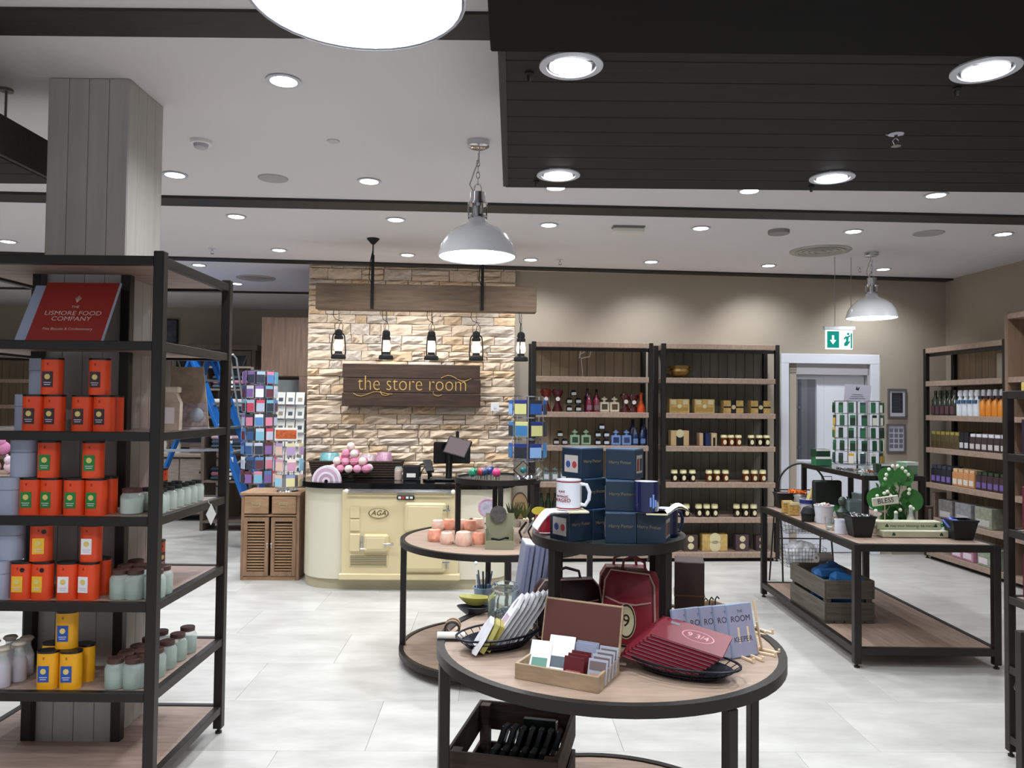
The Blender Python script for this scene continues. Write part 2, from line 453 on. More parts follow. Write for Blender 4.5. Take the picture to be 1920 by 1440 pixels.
# ------------------------------------------------------------ other ceiling fittings
GP = mat('grille_grey', '#a9a6a6', .6)
t = thing('smoke_detector', 'white round smoke detector on the ceiling right of the grey column', 'smoke detector', PZ(377, 264, H))
MB().lathe([(0, 0), (.055, 0), (.055, -.018), (.05, -.02), (0, -.02)], 24).build('base', WH(), t)
MB().lathe([(0, -.045), (.026, -.045), (.036, -.038), (.04, -.02), (0, -.02)], 24).build('sensor_head', mat('detector_head', '#b9b9c0', .5), t)
def disc(name, label, cat, x, y, r, m, th=.006, parts=0):
    t = thing(name, label, cat, PZ(x, y, H))
    MB().lathe([(0, -th), (r * .97, -th), (r, -th * .5), (r, 0), (0, 0)], 32).build('cover', m, t)
    if parts:
        for k in range(1, parts):
            rr = r * (1 - k / parts) ; MB().lathe([(rr, -th), (rr * 1.02, -th - .006), (rr * .9, -th - .006), (rr * .88, -th), (rr, -th)], 32).build('grille_ring', m, t)
    return t
disc('ceiling_speaker', 'flat grey round speaker grille in the ceiling near the bright pendant', 'speaker', 512, 334, .095, GP)
disc('ceiling_disc', 'tiny white blanking disc on the ceiling, centre left', 'cover', 625, 264, .035, mat('ceil_disc', '#c6c3c4', .7))
disc('air_vent', 'large round concentric air vent above the exit sign', 'vent', 1538, 470, .27, mat('vent_grey', '#aaa59e', .6), .01, 5)
disc('air_vent', 'round concentric air vent over the blue ladder', 'vent', 480, 521, .22, mat('vent_grey', '#aaa59e', .6), .01, 5)
disc('ceiling_speaker', 'flat grey speaker disc in the far right of the ceiling', 'speaker', 1741, 437, .12, GP)
disc('smoke_detector', 'flat round detector between two far downlights', 'smoke detector', 1460, 432, .085, mat('det_grey', '#8b8886', .6), .03)
t = thing('emergency_light', 'white rectangular emergency light box on the far ceiling', 'emergency light', PZ(1178, 425, H), .05)
MB().box(-.13, .13, -.05, .05, -.012, 0, .004).build('housing', mat('em_housing', '#77736e', .5), t)
MB().box(-.125, .125, -.045, .045, -.055, -.012, .01).build('diffuser', mat('em_diff', '#d8d4cc', .4), t)
def sprinkler(x, y, z, label, sc=1.):
    t = thing('sprinkler', label, 'sprinkler', PZ(x, y, z))
    MB().lathe([(0, 0), (.034 * sc, 0), (.036 * sc, -.003), (.012 * sc, -.006), (0, -.006)], 18).build('escutcheon', RIM, t)
    mb = MB().lathe([(0, -.006), (.007, -.006), (.006, -.02), (0, -.02)], 8)
    for a in (-1, 1): mb.tube([(a * .004, 0, -.02), (a * .013, 0, -.03), (a * .005, 0, -.048)], .0022, 5)
    mb.lathe([(0, -.05), (.018, -.05), (.016, -.048), (0, -.046)], 12); mb.build('head', CHROME, t)
sprinkler(1680, 250, ZR, 'small white sprinkler on the dark raft')
for x, y, lb in ((398, 466, 'tiny sprinkler on the ceiling above the left shelving'), (1050, 487, 'tiny sprinkler near the wall right of the stone feature'), (1612, 501, 'tiny sprinkler beside the far bell pendant')): sprinkler(x, y, H, lb)
# ------------------------------------------------------------ bell pendants
SHADE = mat('grey_enamel_shade', '#e2e3e6', .22, coat=.3)
SHIN = mat('white_enamel_inside', '#f0f0f0', .5)
def pendant(label, p, zb, R):
    """p on the ceiling; zb = height of the shade rim"""
    t = thing('pendant_lamp', label, 'pendant lamp', (p.x, p.y, zb), group='grey bell pendants with clear necks')
    s = R / .22; n = 36
    MB().lathe([(R, 0), (R * 1.02, .004), (R * 1.0, .014), (R * .93, .07 * s), (R * .78, .125 * s), (R * .55, .165 * s), (R * .3, .19 * s), (R * .24, .205 * s), (R * .22, .225 * s)], n).build('shade', SHADE, t)
    MB().lathe([(R * .98, .003), (R * .91, .068 * s), (R * .76, .12 * s), (R * .5, .158 * s), (R * .1, .18 * s), (0, .18 * s)], n).build('shade_lining', SHIN, t)
    MB().lathe([(0, .006), (R * .965, .006), (R * .965, .012), (0, .012)], n).build('diffuser', emis('pendant_glow', '#f2f6ff', 9.0), t)
    mb = MB().cyl((0, 0, .225 * s), R * .25, .012, 20); mb.cyl((0, 0, .30 * s), R * .26, .012, 20); mb.cyl((0, 0, .235 * s), R * .12, .065 * s, 14)
    mb.cyl((0, 0, .31 * s), R * .2, .06 * s, 16)
    for k in range(6):
        a = PI * k / 3; mb.tube([(R * .23 * math.cos(a), R * .23 * math.sin(a), .22 * s), (R * .24 * math.cos(a), R * .24 * math.sin(a), .31 * s)], .004, 5)
    mb.build('neck', CHROME, t)
    hz = p.z - zb
    mb = MB(); z = .37 * s + .02; k = 0
    mb.tube([(.02 * math.cos(q) , 0, z + .03 * math.sin(q)) for q in [i * PI / 5 for i in range(10)]], .003, 5, True); z += .045
    while z < hz - .06:
        mb.tube([((.009 * math.cos(q)) if k % 2 else 0, 0 if k % 2 else .009 * math.cos(q), z + .02 * math.sin(q)) for q in [i * PI / 4 for i in range(8)]], .003, 5, True)
        z += .033; k += 1
    mb.build('chain', CHROME, t)
    MB().tube([(-.02, 0, .37 * s), (-.045, .01, .42 * s), (-.02, .01, .5 * s), (.004, .01, .56 * s), (0.006, .012, hz - .03)], .004, 5).build('cable', mat('pale_cable', '#b9b5ad', .5), t)
    MB().lathe([(0, hz), (.062, hz), (.06, hz - .03), (.05, hz - .036), (0, hz - .036)], 24).build('ceiling_rose', CHROME, t)
    l = bpy.data.lights.new('pend', 'SPOT'); l.energy = PEND_W; l.shadow_soft_size = .15; l.spot_size = 2.7; l.spot_blend = .6; l.color = (.95, .97, 1)
    o = bpy.data.objects.new('lamp_light', l); COL.objects.link(o); o.location = (p.x, p.y, zb - .01)
    return t
p1 = PZ(897, 265, H); pendant('grey bell pendant with chrome neck hanging on a chain, near one at centre', p1, PY(896, 483, p1.y).z, .212)
p2 = PZ(1634, 473, H); pendant('small far grey bell pendant beside the exit sign', p2, PY(1634, 597, p2.y).z, .222)
p3 = PY(668, 2, 1.56); pendant('glaring white round pendant cut by the top of the photo', Vector((p3.x, p3.y, H)), p3.z, .222)
# ------------------------------------------------------------ shop furniture
FOOT = mat('rubber_foot', '#0b0b0b', .6)
GLD = mat('smoked_glass_top', '#3a4140', .12, noise=.1)
BOARD = mat('laminate_board', '#a38c80', .5, noise=.25, scale=3, stretch=(1.5, 12, 6))
def leg_mb(w, z0, z1):
    return MB().box(-w/2, w/2, -w/2, w/2, z0 + .025, z1, .003).cyl((0, 0, z0), w * .38, .01, 10).cyl((0, 0, z0 + .01), w * .18, .02, 8)
def put(o, loc, first):
    if not first: o = o.copy(); COL.objects.link(o)
    o.location = loc; return o
def rect_ring(x0, x1, y0, y1, z0, z1, w, c=.002):
    mb = MB()
    mb.box(x0, x1, y0, y0 + w, z0, z1, c); mb.box(x0, x1, y1 - w, y1, z0, z1, c)
    mb.box(x0, x0 + w, y0 + w, y1 - w, z0, z1, c); mb.box(x1 - w, x1, y0 + w, y1 - w, z0, z1, c); return mb
# ---- grey boarded column and the steel shelving wrapped round it
cx0, cx1, cy0, cy1 = -2.09, -1.73, 3.41, 3.74
COLP = mat('column_board', '#aeaaa4', .6, noise=.12, scale=2, stretch=(8, 8, .6), rnd=.04)
t = thing('column', 'square column clad in grey vertical boards, inside the left shelving', 'column', ((cx0+cx1)/2, (cy0+cy1)/2, 0))
w, d = (cx1-cx0)/2, (cy1-cy0)/2
MB().box(-w+.008, w-.008, -d+.008, d-.008, 0, H - .001).build('core', mat('column_core', '#3f3c38', .8), t)
bd = MB().box(-.044, .044, -.005, .006, .001, H - .002, .002).build('board', COLP, t)
k = 0
for (sx, n, fx) in (('f', 4, -1), ('b', 4, 1), ('l', 4, -1), ('r', 4, 1)):
    for i in range(n):
        o = bd if k == 0 else bd.copy()
        if k: COL.objects.link(o)
        k += 1
        L_ = (w if sx in 'fb' else d) * 2 / n; q = (-w if sx in 'fb' else -d) + L_ * (i + .5)
        o.scale = (L_ / .09, 1, 1)
        if sx in 'fb': o.location = (q, fx * (d - .003), 0)
        else: o.location = (fx * (w - .003), q, 0); o.rotation_euler = (0, 0, PI / 2)
SL = [2.18, 1.84, 1.48, 1.145, .81, .46, .135]
sx0, sx1, sy0, sy1 = -2.36, -1.385, 3.03, 3.79
t = thing('steel_shelving', 'dark steel rack with grey-brown boards wrapped round the grey column, at left', 'shelving', ((sx0+sx1)/2, (sy0+sy1)/2, 0))
ox, oy = (sx0+sx1)/2, (sy0+sy1)/2; P = .042
lg = leg_mb(P, 0, SL[0] + .02).build('post', STEEL, t); f_ = True
for (x, y) in ((sx1 - P/2, sy0 + P/2), (sx0 + P/2, sy0 + P/2), (sx1 - P/2, sy1 - P/2), (sx0 + P/2, sy1 - P/2), (cx1 + .028, cy0 - .03), (cx0 - .0, cy0 - .03)):
    put(lg, (x - ox, y - oy, 0), f_); f_ = False
rg = MB()
rg.box(sx0+P-ox, sx1-P-ox, sy0+.004-oy, sy0+.036-oy, -.036, 0, .002); rg.box(sx0+P-ox, sx1-P-ox, sy1-.036-oy, sy1-.004-oy, -.036, 0, .002)
for x in (sx0, sx1 - .04): rg.box(x+.004-ox, x+.036-ox, sy0+P-oy, sy1-P-oy, -.036, 0, .002)
rg = rg.build('shelf_frame', STEEL, t)
b1 = MB().box(sx0+.037-ox, sx1-.037-ox, sy0+.037-oy, cy0-.052-oy, -.024, -.004, .001).build('shelf_board', BOARD, t)
b2 = MB().box(cx1+.004-ox, sx1-.037-ox, cy0-.05-oy, sy1-.037-oy, -.024, -.004, .001).build('shelf_board', BOARD, t)
b3 = MB().box(sx0+.037-ox, cx0-.004-ox, cy0-.05-oy, sy1-.037-oy, -.024, -.004, .001).build('shelf_board', BOARD, t)
for i, z in enumerate(SL):
    for o in (rg, b1, b2, b3): put(o, (0, 0, z), i == 0)
# ---- round two-tier display tables
RN = [1, 2]; RLB = ['round black riser with smoked glass top holding the navy mug boxes', 'round black riser with smoked glass top holding the bead animals']
def round_table(label, cx, cy, a0, angs, angs2):
    t = thing('display_table', label, 'table', (cx, cy, 0), a0)
    R = .612
    mbs = MB().ring((0, 0, 0), R, R - .028, .036, 64)
    rim = mbs.build('rim', STEEL, t); rim.location = (0, 0, .724)
    r2 = rim.copy(); COL.objects.link(r2); r2.location = (0, 0, .05)
    top = MB().lathe([(0, 0), (R - .029, 0), (R - .029, .024), (0, .024)], 64).build('tabletop', OAK, t); top.location = (0, 0, .73)
    bt = top.copy(); COL.objects.link(bt); bt.location = (0, 0, .056); bt.name = 'lower_shelf'
    lg = leg_mb(.036, 0, .72).build('leg', STEEL, t)
    for i, a in enumerate(angs):
        o = put(lg, ((R - .02) * math.cos(a), (R - .02) * math.sin(a), 0), i == 0); o.rotation_euler = (0, 0, a)
    R2 = .275
    t = thing('table_riser', RLB[2 - RN.pop()], 'riser', (cx, cy, .7545), a0)
    MB().ring((0, 0, 1.112), R2, R2 - .022, .034, 48).build('rim', STEEL, t).location = (0, 0, -.7545)
    MB().lathe([(0, 1.125), (R2 - .023, 1.125), (R2 - .023, 1.138), (0, 1.138)], 48).build('shelf', GLD, t).location = (0, 0, -.7545)
    l2 = MB().box(-.016, .016, -.016, .016, 0.0003, .3575, .002).build('leg', STEEL, t)
    for i, a in enumerate(angs2):
        o = put(l2, ((R2 - .02) * math.cos(a), (R2 - .02) * math.sin(a), 0), i == 0); o.rotation_euler = (0, 0, a)
    return t
RD = math.radians
FT = (.352, 2.79); MT = (-.085, 4.92)
round_table('near round two-tier display table with oak top and black steel rims', FT[0], FT[1], 0, [RD(195), RD(300), RD(15), RD(120)], [RD(218), RD(312), RD(38), RD(132)])
round_table('second round two-tier display table, carrying pink salt pieces', MT[0], MT[1], 0, [RD(181), RD(277), RD(1), RD(97)], [RD(193), RD(275), RD(350), RD(95)])
# ---- long table on the right with a riser on it
def frame_table(name, label, x0, x1, y0, y1, levels, pw, tops, rz=0, z0=0., lw=None, feet=True):
    ox, oy = (x0+x1)/2, (y0+y1)/2
    t = thing(name, label, 'table', (ox, oy, z0), rz); w, d = (x1-x0)/2, (y1-y0)/2
    lg = (leg_mb(pw, 0, levels[0] - .0) if feet else MB().box(-pw/2, pw/2, -pw/2, pw/2, 0, levels[0], .002)).build('leg', STEEL, t)
    f = True
    for a in (-1, 1):
        for b in (-1, 1): put(lg, (a * (w - pw/2), b * (d - pw/2), 0), f); f = False
    for i, z in enumerate(levels):
        rect_ring(-w + (pw if 0 else .002), w - .002, -d + .002, d - .002, z - pw, z, pw * .8).build('shelf_frame', STEEL, t)
        MB().box(-w + pw * .82, w - pw * .82, -d + pw * .82, d - pw * .82, z - .022, z - .0015 if i == 0 else z - .004, .001).build('tabletop' if i == 0 else 'lower_shelf', tops[i], t)
    return t
RT = (2.13, 3.04, 4.78, 6.58)
frame_table('display_table', 'long black steel table with oak top and lower shelf, at right', *RT, [.762, .125], .045, [OAKX, OAKX], 0)
RS = (2.455, 2.885, 5.36, 6.52)
frame_table('table_riser', 'narrow black steel riser standing on the long right table', *RS, [.375], .036, [GLD], 0, .7625, feet=False)
# ---- wall shelving units
GROOVE = mat('grooved_back_board', '#757269', .65, noise=.15, scale=3, stretch=(8, 8, .7), rnd=.08)
GROOVET = mat('grooved_back_board_tan', '#a08f74', .65, noise=.15, scale=3, stretch=(8, 8, .7), rnd=.08)
UL = [2.262, 1.905, 1.54, 1.195, .82, .457, .095]
def wall_unit(label, p, rz, W, back, dep=.38, levels=UL):
    t = thing('wall_shelving', label, 'shelving', p, rz, 'oak and steel shelving units along the walls')
    w = W / 2; pw = .045
    lg = leg_mb(pw, 0, levels[0] - .0).build('post', STEEL, t); f = True
    for a in (-1, 1):
        for y in (pw/2, dep - pw/2 - .02): put(lg, (a * (w - pw/2), y, 0), f); f = False
    sb = MB().box(-w + pw + .001, w - pw - .001, -.004, dep - .02, -.055, 0, .003).build('shelf_board', OAKX, t)
    for i, z in enumerate(levels): put(sb, (0, 0, z), i == 0)
    for z in (levels[0] - .09, ): MB().box(-w + pw, w - pw, .03, .06, z, z + .03).build('rail', STEEL, t)
    n = 12; L_ = (W - 2 * pw) / n
    bb = MB().box(-L_/2 + .002, L_/2 - .002, 0, .012, .045, levels[0] - .056, .003).build('back_board', back, t)
    for i in range(n): put(bb, (-w + pw + L_ * (i + .5), dep - .018, 0), i == 0)
    MB().box(-w + pw, w - pw, .05, .07, .0, .04).build('plinth', BLACKM, t)
    return t
BU = []
U1 = RW(.9, -.255); U2 = RW(2.28, -.255)
def bs(px, y=900):        # s along the back shelf fronts for a photo column
    d = ray(px, y); n_ = VY; o = Vector((0, 0, CAM_H)); q = (B0 - VY * .255 - o).dot(n_) / d.dot(n_)
    return (o + d * q - B0).dot(UX)
def bz(px, y, t=-.255):
    d = ray(px, y); o = Vector((0, 0, CAM_H)); q = (B0 + VY * t - o).dot(VY) / d.dot(VY); return (o + d * q).z
a, b = bs(995), bs(1224); U1 = ((a + b) / 2, b - a)
a, b = bs(1240), bs(1462); U2 = ((a + b) / 2, b - a)
wall_unit('tall wall shelving unit nearest the stone wall, with bottles and flasks', RW(U1[0], -.255), A, U1[1], GROOVET)
wall_unit('tall wall shelving unit beside the white door, full of honey jars', RW(U2[0], -.255), A, U2[1], GROOVE)
print('unit', U1, U2, [round(bz(1350, y), 3) for y in (643, 706, 771, 832, 899, 964, 1029)])
# right wall: local x runs along the wall, towards the viewer; front faces the shop
def RWALL(s, off, z=0.): return CR - VY * s - UX * off + Vector((0, 0, z))     # s metres from the corner
RWA = A - PI / 2
R1C, R1W = .82, 1.26
wall_unit('wall shelving unit in the right back corner, with tea and bottle rows', RWALL(R1C, .385), RWA, R1W, GROOVET)
# bookcase of oak beside it
t = thing('bookcase', 'tall oak bookcase at the right edge, beyond the corner shelving', 'bookcase', RWALL(2.08, .40), RWA)
w = .62
OAKS = mat('oak_side', '#8d7460', .55, noise=.25, scale=3, stretch=(8, 8, 1), bump=.05)
sd = MB().box(-.02, .02, 0, .38, 0, 2.5, .002).build('side_panel', OAKS, t); sd.location = (-w + .02, 0, 0); put(sd, (w - .02, 0, 0), False)
MB().box(-w + .04, w - .04, .35, .365, .03, 2.46).build('back_panel', mat('walnut_back', '#5a4334', .6, noise=.3, scale=3, stretch=(1, 8, 8)), t)
sb = MB().box(-w + .0405, w - .0405, 0.002, .35, -.05, 0, .002).build('shelf_board', OAKX, t)
for i, z in enumerate((2.49, 1.905, 1.54, 1.195, .82, .457, .095)): put(sb, (0, 0, z), i == 0)
# near rack at the right edge
t = frame_table('steel_shelving', 'near black steel rack cut by the right edge of the photo', 2.31, 2.85, 2.93, 3.62, [1.69, 1.40, 1.05, .74, .42, .10], .036, [BOARD] * 6)
t['category'] = 'shelving'
MB().sph((0, 0, 0), .026, 12).cyl((0, 0, -.03), .01, .03, 8).build('side_knob', BLACK, t).location = (-.29, .2, .36)
t = thing('steel_stand', 'dark steel post stand at the bottom right corner of the photo', 'stand', (2.185, 3.3, 0))
MB().box(-.02, .02, -.02, .02, .0, .66, .002).build('post', STEEL, t)
MB().box(-.02, .2, -.02, .02, .0, .03, .002).build('foot', STEEL, t)
MB().box(.02, .2, -.015, .015, .58, .61, .002).build('rail', STEEL, t)
# ---- counter with range-cooker front
CRM = mat('cream_enamel', '#dcd6c0', .3, coat=.2)
CRM2 = mat('cream_range_enamel', '#d9c99e', .25, coat=.4)
GRN = mat('black_granite', '#0a0a0c', .1, noise=.3, scale=60)
def stad(x0, x1, y0, y1, r, n=12):
    pts = []
    for cx, cy, a0 in ((x1 - r, y0 + r, -PI/2), (x1 - r, y1 - r, 0), (x0 + r, y1 - r, PI/2), (x0 + r, y0 + r, PI)):
        for i in range(n + 1): a = a0 + PI / 2 * i / n; pts.append((cx + r * math.cos(a), cy + r * math.sin(a)))
    return pts
CT = thing('counter', 'curved cream shop counter with black polished top in front of the stone wall', 'counter', (-.92, 6.66, 0), .02)
MB().prism(stad(-.93, .93, .02, .74, .34), .09, .868, 'z').build('body', CRM, CT)
MB().prism(stad(-.925, .925, .045, .72, .33), 0, .09, 'z').build('plinth', mat('cream_plinth', '#b9af92', .4), CT)
MB().prism(stad(-.97, .97, -.02, .78, .36), .87, .918, 'z').build('worktop', GRN, CT)
R_ = thing('range_cooker', 'cream cast-iron range cooker front with doors and towel rail, set in the counter', 'cooker', (-.95, 6.66, 0), .02)
x0, x1 = -.50, .50
MB().box(x0, x1, -.03, .015, .115, .86, .006).build('front_plate', CRM2, R_)
MB().box(x0 - .02, x1 + .02, -.05, .015, .095, .15, .008).build('plinth_rail', CRM2, R_)
MB().box(-.46, .47, -.045, -.028, .835, .868, .004).build('top_trim', CHROME, R_)
for a in (-.455, .455):
    MB().sph((a, -.075, .855), .02, 12).build('rail_knob', mat('cream_knob', '#f0ead8', .3), R_)
MB().tube([(-.455, -.075, .855), (.455, -.075, .855)], .007, 8).build('towel_rail', CHROME, R_)
pn = MB().box(-.075, .075, -.045, -.03, -.02, .02, .008).build('badge_panel', mat('black_gloss', '#15151a', .3), R_); pn.location = (.045, 0, .80)
for i, (q, cc) in enumerate(((-.05, '#e8e8e8'), (-.02, '#c23a35'), (.015, '#e8e8e8'), (.05, '#dcdcdc'))):
    MB().box(-.012, .012, -.049, -.045, -.009, .009).build('badge_mark', mat('bm' + cc, cc, .4), pn).location = (q, 0, 0)
def door(nm, xa, xb, za, zb, hinge=1):
    o = MB().box(xa, xb, -.075, -.03, za, zb, .018).build(nm, CRM2, R_)
    MB().box(xa + .03, xb - .03, -.08, -.074, za + .03, zb - .03, .004).build('door_face', CRM2, o)
    for zz in (za + .05, zb - .05):
        xx = xb if hinge > 0 else xa
        MB().cyl((xx + .01 * hinge, -.06, zz - .02), .009, .05, 10).build('hinge', CHROME, o)
    return o
d1 = door('oven_door', .04, .40, .50, .76); MB().tube([(.37, -.1, .70), (.43, -.09, .70)], .009, 8).build('latch', CHROME, d1)
d2 = door('oven_door', .04, .40, .17, .46); MB().tube([(.37, -.1, .26), (.43, -.09, .26)], .009, 8).build('latch', CHROME, d2)
d3 = door('fire_door', -.31, -.09, .335, .49, -1); MB().tube([(-.13, -.095, .41), (-.06, -.09, .41)], .009, 8).sph((-.06, -.09, .41), .016, 10).build('latch', CHROME, d3)
MB().tube([(-.33, -.07, .365), (-.27, -.07, .365)], .007, 8).build('latch', mat('cream_knob'), d3)
MB().box(-.43, -.335, -.05, -.03, .335, .49, .01).build('side_plate', CRM2, R_)
for (za, zb) in ((.62, .72), (.51, .61)):
    MB().box(-.43, -.345, -.042, -.03, za, zb, .008).build('flue_plate', CRM2, R_)
g = MB().box(-.43, -.10, -.04, -.03, .21, .31, .005).build('vent_grille', CRM2, R_)
for i in range(6): MB().box(-.42, -.11, -.044, -.039, .222 + i * .015, .228 + i * .015).build('slot', mat('slot_dark', '#6d644c', .6), g)
em = MB().lathe([(0, 0), (.085, 0), (.09, .004), (.085, .008), (0, .008)], 32, sx=1, sy=.5).build('emblem_plate', CRM2, R_, (-.185, -.03, .665), (PI / 2, 0, 0))
MB().lathe([(.080, .006), (.086, .010), (.082, .011), (.076, .006), (.080, .006)], 32, sx=1, sy=.5).build('emblem_ring', mat('bronze_dark', '#5b4a2c', .4, .3), em)
text('AGA', .062, mat('bronze_dark'), em, (0, 0, .009), (0, 0, 0), .0015, shear=.3)
# ------------------------------------------------------------ stone wall fittings
WOODX = mat('rustic_plank', '#422e21', .6, noise=.55, scale=3, stretch=(1, 10, 10), bump=.2)
BEAM = mat('rustic_beam', '#77624e', .65, noise=.35, scale=4, stretch=(1, 14, 10), bump=.2)
def SW(px, y, t):       # point on the stone wall plane offset t towards the shop
    d = ray(px, y); o = Vector((0, 0, CAM_H)); q = (B0 + VY * t - o).dot(VY) / d.dot(VY); return o + d * q
a, b = SW(642, 722, -.06), SW(901, 724, -.06)
t = thing('wooden_sign', 'dark wooden sign board with gold lettering on the stone wall', 'sign', (a + b) / 2 - Vector((0, 0, .22)), A)
w = (b - a).length / 2
for i, (z0, z1) in enumerate(((.0, .14), (.143, .29), (.293, .44))):
    MB().box(-w + .01 * (i == 1), w - .008 * (i == 2), -.02, .02, z0, z1, .006).build('plank', WOODX, t)
GOLD = mat('gold_letter', '#cfa860', .4, .2)
text('the store room', .225, GOLD, t, (.01, -.022, .235), (PI / 2, 0, 0), .003, sx=.8, off=-.004)
def swash(pts, r=.0035):
    return MB().tube(pts, r, 5).build('swash', GOLD, t)
swash([(-.60 + .04 * i + .0, -.024, .135 - .035 * math.sin(i * .75) * (1 - i / 12)) for i in range(11)])
swash([(.30 + .035 * i, -.024, .30 + .03 * math.sin(i * .7)) for i in range(10)])
for q in (-.27, .27): swash([(q + .05 * math.cos(k), -.024, .15 + .035 * math.sin(k)) for k in [PI * .9 + i * .35 for i in range(9)]])
t = thing('light_switch', 'white square light switch on the stone wall', 'switch', SW(928, 763, -.045), A)
MB().box(-.045, .045, -.006, .0, -.045, .045, .003).build('plate', WH(), t)
MB().box(-.012, .012, -.010, -.006, -.018, .018, .002).build('rocker', mat('rocker', '#dcdce0', .4), t)
# hanging beam with two rods and five lanterns
pc = PZ(700, 452, H); YB = pc.y
a, b = PY(594, 557, YB - .06), PY(1005, 563, YB + .05)
c = (a + b) / 2; w = (b - a).length / 2; hb = .115
bang = math.atan2(b.y - a.y, b.x - a.x)
t = thing('hanging_beam', 'rustic wooden beam hung on two black rods in front of the stone wall', 'beam', (c.x, c.y, c.z - hb), bang)
MB().box(-w, w, -.06, .06, 0, hb * 2, .006).build('beam', BEAM, t)
def bx(px, y=560):
    d = ray(px, y); n_ = Vector((-math.sin(bang), math.cos(bang), 0)); o = Vector((0, 0, CAM_H)); q = (c - o).dot(n_) / d.dot(n_)
    return (o + d * q - c).dot(Vector((math.cos(bang), math.sin(bang), 0)))
for px in (700, 904):
    x = bx(px); mb = MB()
    mb.tube([(x, -.072, .01), (x, -.072, hb * 2 + .25)], .014, 8); mb.tube([(x, -.072, hb * 2 + .25), (x, -.072, H - c.z + hb - .05)], .006, 6)
    mb.lathe([(0, 0), (.014, 0), (.055, .045), (.055, .05), (0, .05)], 16, (x, -.072, H - c.z + hb - .051))
    mb.tube([(x, -.072, hb*2 + .3), (x - .02, -.08, hb*2+.2), (x - .03, -.08, hb*2 + .05), (x - .01, -.08, hb*2)], .004, 5)
    mb.build('rod', BLACKM, t)
LGL = mat('lantern_glass', '#fff6ee', .1, alpha=.18, emit='#ffe2c4', es=.08)
def lantern_proto():
    t = thing('lantern', 'x', 'lantern', group='black storm lanterns under the beam')
    MB().lathe([(0, 0), (.062, 0), (.066, .012), (.06, .035), (.035, .045), (.03, .06), (.036, .066), (0, .066)], 20).build('base', BLACKM, t)
    MB().lathe([(.03, .066), (.042, .09), (.044, .12), (.034, .16), (.03, .175)], 18).build('globe', LGL, t)
    MB().sph((0, 0, .125), .015, 10, 1.35).build('bulb', emis('bulb_glow', '#fff1e0', 12), t)
    MB().lathe([(.036, .172), (.04, .18), (.038, .2), (.03, .205), (.036, .225), (.03, .25), (.014, .262), (0, .264)], 18).build('hood', BLACKM, t)
    for s in (-1, 1):
        MB().tube([(s * .055, 0, .02), (s * .06, 0, .06), (s * .056, 0, .14), (s * .05, 0, .2), (s * .036, 0, .225)], .006, 6).build('side_tube', BLACKM, t)
    MB().tube([(-.03, 0, .24), (-.035, 0, .3), (0, 0, .34), (.035, 0, .3), (.03, 0, .24)], .0025, 5).build('bail', BLACKM, t)
    mb = MB()
    for k in range(4): mb.tube([((.007 * math.cos(q)) if k % 2 else 0, 0 if k % 2 else .007 * math.cos(q), .345 + k * .022 + .013 * math.sin(q)) for q in [i * PI / 3 for i in range(6)]], .002, 4, True)
    mb.build('chain', BLACKM, t)
    MB().tube([(0, .01, .25), (.004, .01, .30), (.03, .01, .335), (-.03, .01, .35), (-.05, .01, .385), (-.045, .01, .43)], .003, 5).build('cable', BLACKM, t)
    return t
lp = lantern_proto()
zl = PY(724, 673, YB).z
for i, (px, lb) in enumerate(((635, 'leftmost of the five black storm lanterns under the beam'), (724, 'second black storm lantern from the left, over the sign edge'), (809, 'middle black storm lantern, above the gold letters'), (893, 'fourth black storm lantern, with round glowing glass, above the right sign end'), (977, 'rightmost black storm lantern, in front of the shelving edge'))):
    x = bx(px, 640); o = lp if i == 0 else dup(lp, (0, 0, 0))
    o.location = c + Vector((math.cos(bang), math.sin(bang), 0)) * x; o.location.z = c.z - hb - .43
    o.rotation_euler = (0, 0, (.3, 1.1, .9, .1, 1.4)[i]); o['label'] = lb
    l = bpy.data.lights.new('lan', 'POINT'); l.energy = 3.0; l.color = (1, .86, .7); l.shadow_soft_size = .02
    q = bpy.data.objects.new('lamp_light', l); COL.objects.link(q); q.location = o.location + Vector((0, 0, .125))
# ------------------------------------------------------------ door in the back wall
DW = mat('door_white', '#dadde6', .4)
def dx(px, y=800, t=.10): d = ray(px, y); o = Vector((0, 0, CAM_H)); q = (B0 + VY * t - o).dot(VY) / d.dot(VY); return (o + d * q - B0).dot(UX)
fl_, fr_ = dx(1464), dx(1649); zt = bz(1550, 664, .10)
il, ir = dx(1479), dx(1632); zi = bz(1550, 682, .1)
t = thing('door_1', 'white double door with narrow glazed leaf and white frame, in the back wall', 'door', RW((fl_ + fr_) / 2, .12), A)
t['kind'] = 'structure'; m_ = (fl_ + fr_) / 2
L0, R0, IL, IR = fl_ - m_, fr_ - m_, il - m_, ir - m_
for nm, q in (('architrave', (L0, IL, -.03, 0, 0, zt)), ('architrave', (IR, R0, -.03, 0, 0, zt)), ('architrave', (L0, R0, -.032, 0, zi, zt))): MB().box(*q, .004).build(nm, DW, t)
for nm, q in (('jamb', (IL, IL + .02, 0, .14, 0, zi)), ('jamb', (IR - .02, IR, 0, .14, 0, zi)), ('jamb', (IL, IR, 0, .14, zi - .12, zi))): MB().box(*q).build(nm, mat('door_grey', '#a8a5a8', .5), t)
lf = [d_ - m_ for d_ in (dx(1482, 800, .2), dx(1491, 800, .2), dx(1531, 800, .2), dx(1537, 800, .2))]
zw0, zw1 = bz(1510, 862, .2), bz(1510, 711, .2)
y0, y1 = .07, .11
lv = MB()
lv.box(lf[0] + .01, lf[1], y0, y1, .01, zi - .125); lv.box(lf[2], lf[3] + .04, y0, y1, .01, zi - .125)
lv.box(lf[1], lf[2], y0, y1, .01, zw0); lv.box(lf[1], lf[2], y0, y1, zw1, zi - .125); lv = lv.build('door_leaf', DW, t)
